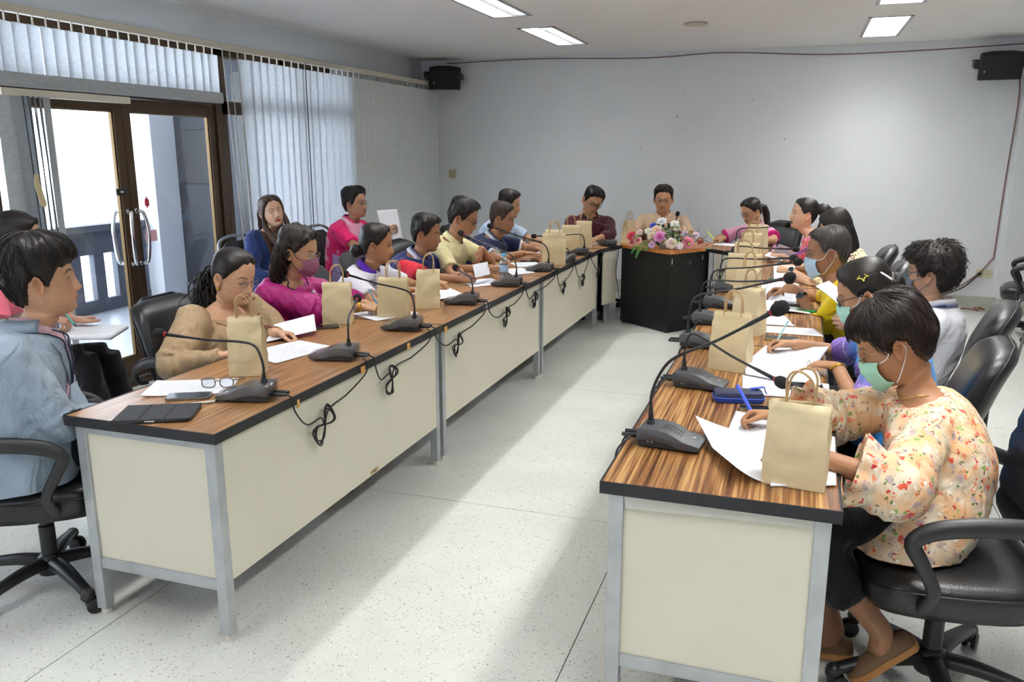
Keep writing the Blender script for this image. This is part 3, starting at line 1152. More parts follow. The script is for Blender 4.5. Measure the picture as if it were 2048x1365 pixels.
def face_mask(P, color, kind='surgical', strap='#e8ebee'):
    hw, body, org = P['hw'], P['obj'], P['org']
    m = pmat('mask_'+color.strip('#'), color, rough=.8, bump=(500, .08))
    ms = pmat('strap_'+strap.strip('#'), strap, rough=.7)
    nr_, nc_ = 22, 25
    rows = []
    for i, t in enumerate(np.linspace(0, 1, nr_)):
        row = []
        for u in np.linspace(-1, 1, nc_):
            z = .0-.010*t-.118*t+(-.006*abs(u)*(1-t))-.014*abs(u)*(1-t)
            if kind == 'surgical':
                top = -.010-.010*u*u*1.3; bot = -.124+.026*u*u
                z = top+(bot-top)*t
                y = np.interp(t, [0, .15, .35, .6, .85, 1], [.104, .112, .113, .107, .100, .082])
                xw = np.interp(t, [0, .5, 1], [.064, .068, .052])
                y = y-.050*abs(u)**2.1*(1-.15*t)
                y += .0018*math.sin(t*PI*8)*(1-u*u)**.5 if .1 < t < .9 else 0
                x = u*xw
            elif kind == 'fold':   # vertical centre fold
                top = -.004-.020*abs(u)**1.4; bot = -.120+.040*abs(u)**1.2
                z = top+(bot-top)*t
                prow = np.interp(t, [0, .3, .55, .8, 1], [.104, .124, .126, .112, .082])
                y = prow-.062*abs(u)**1.15
                x = u*.066
            else:   # duck bill / shaped cup
                top = -.006-.020*abs(u)**1.5; bot = -.122+.034*u*u
                z = top+(bot-top)*t
                y = np.interp(t, [0, .2, .45, .7, 1], [.102, .114, .118, .110, .080])-.052*abs(u)**1.9
                x = u*.067
            row.append([x, y, z])
        rows.append(hw(np.array(row)))
    mb = MB(); mb.loft(rows, (False, False), closed=False)
    o = mb.build('face_mask', m, body, smooth=60 if kind == 'fold' else 180, origin=org)
    so = o.modifiers.new('thick', 'SOLIDIFY'); so.thickness = .0022; so.offset = 1
    for sd in (1, -1):
        sm = MB()
        zt, zb = (-.027, -.100) if kind == 'surgical' else (-.026, -.084)
        yt = .054 if kind != 'fold' else .042
        sm.tube(hw(cr_path([[sd*.064, yt, zt], [sd*.0795, .025, zt+.010], [sd*.0850, -.006, .024], [sd*.0885, -.026, .008], [sd*.0870, -.030, -.014], [sd*.0820, -.012, -.044], [sd*.0735, .018, zb+.018], [sd*.058, .034, zb]], 26)), .0018, 5, flat=1.0)
        sm.build('ear_loop', ms, o, smooth=180, origin=org)
    return o


def band(P, arm, color, r=.030, w=.004, t=.0, name='bracelet', metal=1.0, at=.0, face=None):
    """a band round a wrist; arm index 0 = right, 1 = left"""
    a = P['arms'][arm]
    c = a['W']+(a['E']-a['W'])*(.05+at)
    ax = nrm(a['W']-a['E'])
    u = nrm(np.cross(ax, [0, 0, 1])); v = np.cross(u, ax)
    mb = MB()
    an = np.linspace(0, 2*PI, 22, endpoint=False)
    rings = []
    for q in np.linspace(0, 2*PI, 8, endpoint=False):
        rr = r+.0022*math.cos(q)
        rings.append(c+ax*w*math.sin(q)+np.cos(an)[:, None]*u*rr+np.sin(an)[:, None]*v*rr*.88)
    mb.loft(rings, loop=True)
    o = mb.build(name, pmat('band_'+color.strip('#'), color, rough=.3, metal=metal), P['obj'], smooth=180, origin=P['org'])
    if face:
        n = nrm(face)
        n = nrm(n-ax*(n@ax)); s = np.cross(n, ax)
        fm = MB()
        R = np.stack([ax, s, n], 1)
        fm.lathe([(.004, .0), (.0185, .0), (.0195, .004), (.017, .0085), (.016, .0075), (.002, .0072)], 20, c+n*(r*.95), R)
        fm.build('watch_face', pmat('watch_steel', '#5b6068', rough=.3, metal=.6), o, smooth=40, origin=P['org'])
        dm = MB(); dm.lathe([(.001, 0), (.015, 0), (.015, .0006), (.001, .0006)], 18, c+n*(r*.95+.0076), R)
        dm.build('watch_dial', pmat('watch_dial', '#1c2a33', rough=.4), o, origin=P['org'])
    return o


def child(P, mb, name, m, smooth=60, label=None):
    o = mb.build(name, m, P['obj'], smooth=smooth, origin=P['org'])
    if label: o['label'] = label
    return o

# ================================================================== room
BACK_Y, CEIL_Z, LEFT_X, RIGHT_X, REAR_Y = 9.577, 2.69, -4.45, 3.9, -2.6
WALL = pmat('painted_wall', '#dfe2e5', rough=.75, bump=(40, .03), var=(3, .012), spec=.25)
CEIL = pmat('painted_ceiling', '#f6f5f3', rough=.8, bump=(60, .03), spec=.2)
DARKGAP = pmat('floor_joint', '#5b5a54', rough=.9)
BRONZE = pmat('bronze_aluminium', '#4a3826', rough=.38, metal=.55, var=(8, .06))
BRONZE_L = pmat('bronze_aluminium_light', '#6a5331', rough=.38, metal=.55)
CHROME = pmat('chrome', '#d9dade', rough=.13, metal=1)
CREAMPVC = pmat('cream_plastic', '#d8d2bf', rough=.5)
BLACKP = pmat('black_plastic', '#17181a', rough=.42)


def terrazzo():
    m = bpy.data.materials.new('terrazzo'); m.use_nodes = True
    nt = m.node_tree; b = nt.nodes['Principled BSDF']
    tc = nt.nodes.new('ShaderNodeTexCoord')
    col = None
    prev = None
    base = nt.nodes.new('ShaderNodeTexNoise'); base.inputs['Scale'].default_value = 2.2; base.inputs['Detail'].default_value = 5
    link(nt, tc.outputs['Object'], base.inputs['Vector'])
    r = nt.nodes.new('ShaderNodeValToRGB')
    r.color_ramp.elements[0].position = .3; r.color_ramp.elements[0].color = lin('#ced0cb')
    r.color_ramp.elements[1].position = .7; r.color_ramp.elements[1].color = lin('#dcded9')
    link(nt, base.outputs['Fac'], r.inputs[0]); prev = r.outputs[0]
    for sc, thr, rad, c in ((70, .80, .30, '#e2e3de'), (72, .90, .24, '#a3a5a3'), (60, .955, .22, '#807e7c'), (115, .93, .28, '#8a8a8c'), (160, .94, .32, '#737274'), (90, .965, .28, '#aea08c')):
        v = nt.nodes.new('ShaderNodeTexVoronoi'); v.inputs['Scale'].default_value = sc
        off = nt.nodes.new('ShaderNodeMapping'); off.inputs['Location'].default_value = (sc*.37, sc*.11, 0)
        link(nt, tc.outputs['Object'], off.inputs[0]); link(nt, off.outputs[0], v.inputs['Vector'])
        sp = nt.nodes.new('ShaderNodeSeparateColor'); link(nt, v.outputs['Color'], sp.inputs[0])
        a = nt.nodes.new('ShaderNodeMath'); a.operation = 'GREATER_THAN'; a.inputs[1].default_value = thr
        link(nt, sp.outputs[0], a.inputs[0])
        d = nt.nodes.new('ShaderNodeMath'); d.operation = 'LESS_THAN'; d.inputs[1].default_value = rad
        link(nt, v.outputs['Distance'], d.inputs[0])
        mu = nt.nodes.new('ShaderNodeMath'); mu.operation = 'MULTIPLY'; link(nt, a.outputs[0], mu.inputs[0]); link(nt, d.outputs[0], mu.inputs[1])
        mx = nt.nodes.new('ShaderNodeMix'); mx.data_type = 'RGBA'
        link(nt, mu.outputs[0], mx.inputs['Factor']); link(nt, prev, mx.inputs[6]); mx.inputs[7].default_value = lin(c)
        prev = mx.outputs[2]
    link(nt, prev, b.inputs['Base Color'])
    b.inputs['Roughness'].default_value = .34; b.inputs['Specular IOR Level'].default_value = .45
    return m


TERR = terrazzo()
# floor: a bed with one slab for every cast terrazzo panel, dividing strips recessed between
fb = MB(); fb.b2((LEFT_X-.12, REAR_Y, -.06), (RIGHT_X, BACK_Y+.05, -.006))
floor = fb.build('floor', DARKGAP, kind='structure')
floor['label'] = 'pale grey terrazzo floor cast in large panels'
JX = [LEFT_X-.12, -3.765, -2.19, -.615, .96, 2.535, RIGHT_X]
JY = [REAR_Y, -.68, 1.35, 3.38, 5.41, 7.44, BACK_Y+.05]
for i in range(len(JX)-1):
    for j in range(len(JY)-1):
        s_ = MB(); s_.b2((JX[i]+.002, JY[j]+.002, -.03), (JX[i+1]-.002, JY[j+1]-.002, 0))
        s_.build('terrazzo_panel', TERR, floor)


def wall(name, lo, hi, m=WALL, label=None):
    w = MB(); w.b2(lo, hi)
    o = w.build(name, m, kind='structure')
    if label: o['label'] = label
    return o


wall('wall_back', (LEFT_X-.2, BACK_Y, -.05), (RIGHT_X+.2, BACK_Y+.2, CEIL_Z+.3), label='long white painted wall behind the head table')
wall('wall_right', (RIGHT_X, REAR_Y-.2, -.05), (RIGHT_X+.2, BACK_Y, CEIL_Z+.3))
# room end behind the camera; its unseen window opening is added for fill light
wall('wall_rear', (LEFT_X-.2, REAR_Y-.2, -.05), (RIGHT_X+.2, REAR_Y, .85))
wall('wall_rear_top', (LEFT_X-.2, REAR_Y-.2, 2.40), (RIGHT_X+.2, REAR_Y, CEIL_Z+.3))
for i_, (xa, xb) in enumerate(((LEFT_X-.2, -2.9), (-1.9, RIGHT_X+.2))):
    wall('wall_rear_pier_%d' % (i_+1), (xa, REAR_Y-.2, .85), (xb, REAR_Y, 2.40))
p_ = MB(); p_.b2((1.975, BACK_Y-.11, 0), (2.45, BACK_Y+.01, CEIL_Z))
p_.build('trim_1', WALL, kind='structure', bevel=.004)['label'] = 'white pillar standing proud of the back wall at right'
# terrazzo baseboard
SKIRT = pmat('skirting_terrazzo', '#b4b4ac', rough=.5, var=(80, .14))
b_ = MB(); b_.b2((LEFT_X, BACK_Y-.012, 0), (1.975, BACK_Y+.01, .15)); b_.b2((2.45, BACK_Y-.012, 0), (RIGHT_X, BACK_Y+.01, .15))
b_.build('baseboard_back', SKIRT, kind='structure', bevel=.003)
b_ = MB(); b_.b2((1.963, BACK_Y-.122, 0), (2.462, BACK_Y+.008, .15)); b_.build('baseboard_pillar', SKIRT, kind='structure', bevel=.003)

# ceiling with openings for the troffers
LIGHTS = [(x, y) for x in (-2.31, .60) for y in (.35, 2.3, 4.25, 6.1, 8.0)]
LIGHTS = [(x, y+(.38 if x > 0 else 0)) for x, y in LIGHTS]
LW, LLEN, LDEP = .30, 1.22, .10


def ceiling_cells():
    xs = sorted({LEFT_X-.2, RIGHT_X+.2}.union(*[{x-LW/2, x+LW/2} for x, y in LIGHTS]))
    cells = []
    for i in range(len(xs)-1):
        xm = (xs[i]+xs[i+1])/2
        ys = [REAR_Y-.2, BACK_Y+.1]
        holes = sorted((y-LLEN/2, y+LLEN/2) for x, y in LIGHTS if abs(x-xm) < LW/2)
        y0 = ys[0]
        for a, b in holes:
            cells.append((xs[i], xs[i+1], y0, a)); y0 = b
        cells.append((xs[i], xs[i+1], y0, ys[1]))
    return cells


cm_ = MB()
for a, b, c, d in ceiling_cells():
    cm_.b2((a, c, CEIL_Z), (b, d, CEIL_Z+.16))
cm_.build('ceiling', CEIL, kind='structure', recalc=True)['label'] = 'flat off-white ceiling with recessed light troughs'

# troffer lights: white tray, emitting panels, cross louvres, aluminium rim
TRAY = pmat('troffer_tray', '#eef0f0', rough=.35)
RIM = pmat('troffer_rim', '#b9bbbd', rough=.35, metal=.5)
LOUV = pmat('troffer_louvre', '#f2f3f4', rough=.25)


def emit_mat(name, col, s):
    m = bpy.data.materials.new(name); m.use_nodes = True
    nt = m.node_tree; nt.nodes.remove(nt.nodes['Principled BSDF'])
    e = nt.nodes.new('ShaderNodeEmission'); e.inputs[0].default_value = (*col, 1); e.inputs[1].default_value = s
    link(nt, e.outputs[0], nt.nodes['Material Output'].inputs[0])
    return m


TUBE = emit_mat('fluorescent_panel', (1.0, .985, .96), LAMP_POWER)
TUBE_OFF = pmat('unlit_tube', '#d5d8d8', rough=.3)


def make_troffer(lit, label):
    r = empty('ceiling_light', (0, 0, 0), 0, label, 'light', 'troffer lights in the ceiling')
    t = MB(); w, l, d = LW/2, LLEN/2, LDEP
    t.b2((-w, -l, d-.004), (w, l, d)); t.b2((-w, -l, 0), (-w+.004, l, d)); t.b2((w-.004, -l, 0), (w, l, d))
    t.b2((-w, -l, 0), (w, -l+.004, d)); t.b2((-w, l-.004, 0), (w, l, d))
    t.build('tray', TRAY, r)
    f = MB()
    for sgn in (-1, 1):
        f.b2((sgn*(w+.008)-.014, -l-.022, -.006), (sgn*(w+.008)+.014, l+.022, .001))
        f.b2((-w-.022, sgn*(l+.008)-.014, -.006), (w+.022, sgn*(l+.008)+.014, .001))
    f.build('rim', RIM, r)
    for k, x in enumerate((-.072, .072)):
        e = MB(); e.b2((x-.060, -l+.012, d-.016), (x+.060, l-.012, d-.006))
        e.build('tube_panel', TUBE if (lit == 2 or k == 0) else TUBE_OFF, r)
    v = MB(); v.b2((-.004, -l+.005, .004), (.004, l-.005, .062)); v.build('spine', LOUV, r)
    me = None
    nb_ = 14
    for i in range(nb_):
        y = -l+LLEN*(i+.5)/nb_
        if me is None:
            b = MB(); b.b2((-w+.004, -.0015, .004), (w-.004, .0015, .052)); o = b.build('louvre', LOUV, r); me = o.data
        else:
            o = bpy.data.objects.new('louvre', me); COL.objects.link(o); o.parent = r
        o.location = (0, y, 0)
    return r


for (x, y) in LIGHTS:
    lit = 1 if x < 0 else 2
    n_ = ['nearest the back wall', 'second from the back wall', 'third from the back wall', 'fourth from the back wall', 'farthest from the back wall'][min(4, int((8.5-y)/1.9))]
    lab = ('half lit ceiling trough on the left, ' if x < 0 else 'fully lit ceiling trough on the right, ')+n_
    make_troffer(lit, lab).location = (x, y, CEIL_Z)

d_ = MB(); d_.lathe([(.01, 0), (.07, 0), (.098, -.006), (.102, -.014), (.09, -.02), (.085, -.018), (.01, -.018)], 28, (-.948, 7.59, CEIL_Z+.001))
tag(d_.build('ceiling_speaker', pmat('ivory_plastic', '#cfc9b4', rough=.5), smooth=50), 'round ivory speaker cover set in the middle of the ceiling', 'speaker')

# ------------------------------------------------------------------ left wall: glazing, doors, solid end
XG = -4.47      # glazing plane
wall('wall_left', (LEFT_X-.25, 7.46, -.05), (LEFT_X, BACK_Y, CEIL_Z+.3), label='white solid end of the left wall behind the blinds')
wall('wall_left_top', (LEFT_X-.25, REAR_Y, 2.46), (LEFT_X, 7.46, CEIL_Z+.3))
wall('wall_left_front', (LEFT_X-.25, REAR_Y, -.05), (LEFT_X, 1.4, 2.46))
GLASS = lens_mat('window_glass', (.93, .97, .99), .25)


def frame_bar(mb, y0, y1, z0, z1, t=.09, x=XG, mi=0):
    mb.b2((x-t/2, y0, z0), (x+t/2, y1, z1), mi)


# door frame and mullions
DY0, DYM, DY1, DTOP = 3.62, 4.70, 5.68, 1.985
fr_ = MB()
frame_bar(fr_, DY0-.07, DY0, 0, DTOP+.07); frame_bar(fr_, DY1, DY1+.07, 0, DTOP+.07); frame_bar(fr_, DY0, DY1, DTOP, DTOP+.07)
frame_bar(fr_, DY0-.07, DY0, DTOP+.07, 2.46); frame_bar(fr_, DY1, DY1+.07, DTOP+.07, 2.46); frame_bar(fr_, DY0-.07, DY1+.07, 2.36, 2.46)
fr_.b2((XG-.09, DY0-.07, 0), (XG+.11, DY1+.07, .028))
ho = fr_.build('trim_door_frame', BRONZE, kind='structure', bevel=.004)
g_ = MB(); g_.b2((XG-.003, DY0, DTOP+.07), (XG+.003, DY1, 2.40)); g_.build('pane', GLASS, ho)


def door(name, y0, y1, hinge_left, label):
    r = empty(name, (XG, (y0+y1)/2, 0)); r['kind'] = 'structure'; r['label'] = label
    y0 -= (y0+y1)/2-(y0+y1)/2
    c = (y0+y1)/2
    a, b = y0-c, y1-c
    m = MB(); st = .075
    m.b2((-.025, a+.004, .035), (.025, a+st, DTOP-.004)); m.b2((-.025, b-st, .035), (.025, b-.004, DTOP-.004))
    m.b2((-.025, a+st, DTOP-.09), (.025, b-st, DTOP-.004)); m.b2((-.025, a+st, .035), (.025, b-st, .19))
    m.build('door_frame', BRONZE, r, bevel=.004)
    bead = MB()
    for p, q, s, t in ((a+st, b-st, .19, .20), (a+st, b-st, DTOP-.10, DTOP-.09), (a+st, a+st+.01, .19, DTOP-.09), (b-st-.01, b-st, .19, DTOP-.09)):
        bead.b2((-.012, p, s), (.012, q, t))
    bead.build('glazing_bead', BRONZE_L, r)
    g = MB(); g.b2((-.004, a+st, .19), (.004, b-st, DTOP-.09)); g.build('pane', GLASS, r)
    yh = (b-.042) if hinge_left else (a+.042)
    sg = -1 if hinge_left else 1
    for sx in (1, -1):
        h = MB()
        h.tube(cr_path([(sx*.02, yh, 1.215), (sx*.055, yh, 1.215), (sx*.075, yh+sg*.02, 1.19), (sx*.085, yh+sg*.035, 1.05), (sx*.075, yh+sg*.02, .87), (sx*.055, yh, .845), (sx*.02, yh, .845)], 40), .0125, 12)
        h.lathe([(.001, 0), (.02, 0), (.02, .006), (.001, .006)], 14, (sx*.024, yh, 1.215), np.array([[0, 0, 1], [0, 1, 0], [-1, 0, 0.]]))
        h.lathe([(.001, 0), (.02, 0), (.02, .006), (.001, .006)], 14, (sx*.024, yh, .845), np.array([[0, 0, 1], [0, 1, 0], [-1, 0, 0.]]))
        h.build('door_handle', CHROME, r, smooth=50)
    return r


dl = door('door_1', DY0, DYM, True, 'left glass door leaf in brown aluminium with a bowed chrome handle')
dr = door('door_2', DYM, DY1, False, 'right glass door leaf in brown aluminium with a bowed chrome handle')
k_ = MB(); k_.b2((.026, DYM-.13-(DY0+DYM)/2, 1.33), (.036, DYM-.02-(DY0+DYM)/2, 1.375), 0); k_.b2((.036, DYM-.10-(DY0+DYM)/2, 1.346), (.038, DYM-.07-(DY0+DYM)/2, 1.36), 1)
k_.build('lock_plate', [BLACKP, pmat('white_plastic', '#e8e8e6', rough=.5)], dl, bevel=.002)
k_ = MB(); k_.lathe([(.004, 0), (.006, .014), (.016, .018), (.018, .05), (.014, .066), (.006, .07), (.004, .085)], 12, (XG+.012, DYM+.165, 1.225))
tag(k_.build('padlock_tag', pmat('red_plastic', '#a5172c', rough=.4), smooth=50), 'small red tag hung on the right glass door leaf', 'tag')
k_ = MB(); k_.b2((XG+.006, DYM+.13, .985), (XG+.008, DYM+.24, 1.065))
tag(k_.build('door_sticker', pmat('faded_red_paper', '#e7b9bd', rough=.8)), 'pale faded red sticker on the right glass door leaf', 'sticker')

# window glazing right of the door (behind the long blinds) and left of it
for nm, ya, yb, lab in (('window_1', DY1+.07, 7.46, 'tall brown framed window behind the long vertical blinds'), ('window_2', 1.4, DY0-.07, 'tall brown framed window left of the doors')):
    r = empty(nm, (XG, (ya+yb)/2, 0)); r['kind'] = 'structure'; r['label'] = lab
    c = (ya+yb)/2; m = MB()
    a, b = ya-c, yb-c
    for z0, z1 in ((0, .10), (1.92, 2.02), (2.36, 2.46)):
        m.b2((-.045, a, z0), (.045, b, z1))
    for y in (a+.03, 0, b-.03):
        m.b2((-.045, y-.03, 0), (.045, y+.03, 2.46))
    m.build('window_frame', BRONZE, r, bevel=.003)
    for p, q in ((a+.06, -.03), (.03, b-.06)):
        for z0, z1 in ((.10, 1.94), (2.0, 2.40)):
            g = MB(); g.b2((-.003, p, z0), (.003, q, z1)); g.build('pane', GLASS, r)

# ------------------------------------------------------------------ corridor outside the doors
OUT = pmat('outside_white_paint', '#dcdcdf', rough=.85, bump=(30, .03))
OUTG = pmat('outside_grey_paint', '#5c5e68', rough=.85, bump=(30, .03))
OUTF = pmat('outside_floor', '#a9abb2', rough=.35, var=(20, .05))
w_ = MB(); w_.b2((-7.2, .5, -.08), (LEFT_X-.1, 11.5, -.004)); w_.build('floor_outside', OUTF, kind='structure')
w_ = MB(); w_.b2((-7.2, .5, 2.72), (LEFT_X-.2, 11.5, 2.9)); w_.build('ceiling_outside', OUT, kind='structure')
# parapet with slots
PX0, PX1 = -6.86, -6.79
pr = MB()
pr.b2((PX0, .6, 0), (PX1, 7.35, .13)); pr.b2((PX0, .6, .60), (PX1, 7.35, .83))
yy = .6
slots = []
while yy < 7.2:
    slots.append(yy); yy += .30
for y in slots:
    pr.b2((PX0, y, .13), (PX1, min(y+.135, 7.35), .60))
pr.b2((PX0-.04, .6, .83), (PX1+.05, 7.35, .90), 0)
pr.build('wall_parapet', OUTG, kind='structure', bevel=.004)['label'] = 'grey balcony parapet with tall slots outside the doors'
cl_ = MB(); cl_.b2((-7.0, 7.35, 0), (-6.60, 7.80, 2.75)); cl_.build('wall_column', OUT, kind='structure', bevel=.006)['label'] = 'white column at the end of the balcony parapet'
cw_ = MB(); cw_.b2((-6.60, 7.72, 0), (LEFT_X-.2, 7.9, 2.75)); cw_.build('wall_corridor_end', pmat('outside_dark_paint', '#33343c', rough=.8), kind='structure')
bb_ = MB(); bb_.b2((-6.50, 7.69, 1.28), (-5.98, 7.718, 1.86)); tag(bb_.build('notice_board', pmat('black_board', '#0b0b0d', rough=.6), bevel=.004), 'blank black board on the grey wall outside the right door', 'board')
bb_ = MB(); bb_.b2((-6.60, 7.70, 0), (LEFT_X-.2, 7.722, .16)); bb_.build('baseboard_outside', pmat('outside_skirt', '#6f7178', rough=.7), kind='structure')
ww_ = MB(); ww_.b2((-5.80, 7.70, .16), (-4.70, 7.719, 2.45)); ww_.build('door_3', pmat('dark_door', '#1a1714', rough=.4), kind='structure')['label'] = 'dark door leaf in the wall at the end of the corridor outside'
# pale building across the way
fb_ = MB(); fb_.b2((-16, -6, -4), (-15, 22, 8)); fb_.build('wall_opposite_building', pmat('facade_white', '#f1f3f7', rough=.9), kind='structure')

# ------------------------------------------------------------------ vertical blinds


def fabric(name, c, tr=.45, con=1.0):
    m = bpy.data.materials.new(name); m.use_nodes = True
    nt = m.node_tree; b = nt.nodes['Principled BSDF']
    out = nt.nodes['Material Output']
    tc = nt.nodes.new('ShaderNodeTexCoord')
    w = nt.nodes.new('ShaderNodeTexNoise'); w.inputs['Scale'].default_value = 26; w.inputs['Detail'].default_value = 5; w.inputs['Distortion'].default_value = 2.2
    mp = nt.nodes.new('ShaderNodeMapping'); mp.inputs['Scale'].default_value = (1, .45, 1.3)
    link(nt, tc.outputs['Object'], mp.inputs[0]); link(nt, mp.outputs[0], w.inputs['Vector'])
    r = nt.nodes.new('ShaderNodeValToRGB')
    cc = lin(c)
    r.color_ramp.elements[0].position = .40; r.color_ramp.elements[0].color = tuple(x*(1-.08*con) for x in cc[:3])+(1,)
    r.color_ramp.elements[1].position = .62; r.color_ramp.elements[1].color = tuple(min(1, x*(1+.09*con)) for x in cc[:3])+(1,)
    e = r.color_ramp.elements.new(.5); e.color = cc
    link(nt, w.outputs['Fac'], r.inputs[0]); link(nt, r.outputs[0], b.inputs['Base Color'])
    b.inputs['Roughness'].default_value = .8
    bp = nt.nodes.new('ShaderNodeBump'); bp.inputs['Strength'].default_value = .15; bp.inputs['Distance'].default_value = .004
    link(nt, w.outputs['Fac'], bp.inputs['Height']); link(nt, bp.outputs[0], b.inputs['Normal'])
    t = nt.nodes.new('ShaderNodeBsdfTranslucent'); br = nt.nodes.new('ShaderNodeMix'); br.data_type = 'RGBA'; br.inputs['Factor'].default_value = .6; link(nt, r.outputs[0], br.inputs[6]); br.inputs[7].default_value = (1, 1, 1, 1); link(nt, br.outputs[2], t.inputs[0])
    mx = nt.nodes.new('ShaderNodeMixShader'); mx.inputs[0].default_value = tr
    link(nt, b.outputs[0], mx.inputs[1]); link(nt, t.outputs[0], mx.inputs[2]); link(nt, mx.outputs[0], out.inputs[0])
    return m


VANE = fabric('blind_fabric', '#d6dade', .62)
VANE_D = fabric('blind_fabric_thick', '#b9bdbe', .2)
XB = -4.25
RAIL_Z = 2.385
CLIP = pmat('white_clip', '#e2ded2', rough=.5)
CORD = pmat('blind_cord', '#2c3038', rough=.7)


def vane_mesh(z0, z1, w, name, folds=1):
    m = MB(); n = 7
    ring = []
    for z in np.linspace(z0, z1, 9):
        u = np.linspace(-w/2, w/2, n)
        x = .006*np.cos(u/w*PI)
        front = np.stack([x, u, np.full(n, z)], -1); back = front[::-1]-np.array([.0012, 0, 0])
        ring.append(np.vstack([front, back]))
    m.loft(ring, (True, True))
    return m.mesh(name, [VANE], smooth=60)


def blind(name, y0, y1, z0, n, ang, label, rnd, mat=VANE, gaps=(), tilt=None, band_=False):
    r = empty(name, (XB, y0, 0), 0, label, 'blind')
    m = MB(); m.b2((-.025, 0, RAIL_Z), (.022, y1-y0, RAIL_Z+.045)); m.build('head_rail', CREAMPVC, r, bevel=.003)
    w = (y1-y0)/n
    me = vane_mesh(z0, RAIL_Z-.05, w*1.28, 'vane'); me.materials[0] = mat
    mc = MB(); mc.b2((-.004, -.005, RAIL_Z-.055), (.004, .005, RAIL_Z+.002)); mcl = mc.mesh('clip', [CLIP])
    for i in range(n):
        if i in gaps: continue
        o = bpy.data.objects.new('vane', me); COL.objects.link(o); o.parent = r
        a = math.radians(ang(i)+rnd.uniform(-9, 9))
        o.location = (0, w*(i+.5), 0); o.rotation_euler = ((tilt(i) if tilt else 0), 0, a)
        c = bpy.data.objects.new('clip', mcl); COL.objects.link(c); c.parent = o
    return r


rb = random.Random(4)
long_blind = blind('vertical_blind', 5.80, 9.56, .05, 35, lambda i: -9 if i < 11 else (-18 if i < 16 else -14), 'long grey vertical blind reaching to the back wall', rb)
VANE_BRIGHT = fabric('blind_fabric_brightened', '#e4eae7', .12, .45)  # same fabric with light painted in: paler, less translucent before the solid wall
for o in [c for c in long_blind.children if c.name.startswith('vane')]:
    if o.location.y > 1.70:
        o.material_slots[0].link = 'OBJECT'; o.material_slots[0].material = VANE_BRIGHT
short_blind = blind('vertical_blind', 3.56, 5.50, 2.02, 21, lambda i: 8, 'short grey vertical blind above the glass doors', rb)
# the turned-up hem of the short blind
hm = MB(); hm.prism([(-.018, 1.985), (.024, 1.985), (.030, 2.0), (.026, 2.062), (-.016, 2.062)], .02, 1.95)
hm.build('hem', VANE_D, short_blind, bevel=.002)
# three vanes turned edge on in the gap between the blinds
gap_blind = empty('vertical_blind', (XB, 5.50, 0), 0, 'few cream blind vanes turned edge-on beside the door', 'blind')
m = MB(); m.b2((-.025, .002, RAIL_Z), (.022, .298, RAIL_Z+.045)); m.build('head_rail', CREAMPVC, gap_blind, bevel=.003)
NARROW = fabric('blind_fabric_cream', '#cfcbc4', .25)
for y, lean in ((.07, .035), (.16, .022), (.255, .014)):
    v = MB(); q = np.array([-.60, .80]); rows = []
    for z, oy in ((RAIL_Z, 0), (1.3, lean*2), (.3, lean*4)):
        c = np.array([0, y+oy]); e = np.array([q[1], -q[0]])*.0035
        rows.append([(*(c-q*.042-e), z), (*(c+q*.042-e), z), (*(c+q*.042+e), z), (*(c-q*.042+e), z)])
    v.loft(rows); v.build('vane', NARROW, gap_blind)
# wand cord of the long blind
c_ = MB(); c_.tube([(XB+.035, 6.66, RAIL_Z), (XB+.035, 6.66, .55)], .004, 6); c_.build('cord', CORD, long_blind)
for o in long_blind.children:
    if o.name.startswith('cord'):
        o.location = (-XB, -5.80, 0)
# vanes drawn together at the left of the doors
left_blind = empty('vertical_blind', (XB, 2.2, 0), 0, 'grey blind vanes drawn together at the left of the doors', 'blind')
m = MB(); m.b2((-.025, 0, RAIL_Z), (.022, 1.355, RAIL_Z+.045)); m.build('head_rail', CREAMPVC, left_blind, bevel=.003)
meL = vane_mesh(.06, RAIL_Z-.05, .125, 'vane'); meL.materials[0] = VANE_D
for i in range(12):
    o = bpy.data.objects.new('vane', meL); COL.objects.link(o); o.parent = left_blind
    o.location = (.0, .05+i*.108, 0); o.rotation_euler = (0, 0, math.radians(-10+rb.uniform(-6, 6)))
# a bunch of full-length vanes hanging in front of the left leaf
meS = vane_mesh(.06, 1.93, .12, 'vane'); meS.materials[0] = VANE_D
bunch = empty('vertical_blind', (XB+.03, 3.60, 0), 0, 'gathered grey vanes hanging in front of the left door leaf', 'blind')
m = MB(); m.b2((-.02, -.02, 1.93), (.02, .93, 1.972)); m.build('head_rail', CREAMPVC, bunch, bevel=.003)
for i, (y, a) in enumerate(((.02, -14), (.10, 8), (.155, 42), (.185, 48), (.215, 46), (.25, 30))):
    o = bpy.data.objects.new('vane', meS); COL.objects.link(o); o.parent = bunch
    o.location = (.008*i, y, 0); o.rotation_euler = (0, 0, math.radians(a))
for k in range(4):
    c_ = MB(); c_.tube([(.075, .06+.035*k, 1.93), (.080, .068+.036*k, 1.4), (.075, .075+.04*k, .8)], .0035, 5, samples=8); c_.build('cord', CORD, bunch)
t_ = MB(); t_.loft([[(.088, .06, 1.50), (.092, .06, 1.50), (.092, .085, 1.50), (.088, .085, 1.50)], [(.088, .052, 1.44), (.094, .052, 1.44), (.094, .09, 1.44), (.088, .09, 1.44)],
                   [(.088, .075, 1.33), (.094, .075, 1.33), (.094, .118, 1.33), (.088, .118, 1.33)], [(.088, .09, 1.31), (.092, .09, 1.31), (.092, .112, 1.31), (.088, .112, 1.31)]])
t_.build('cord_weight', pmat('yellowed_plastic', '#cdbf92', rough=.5), bunch, bevel=.003)
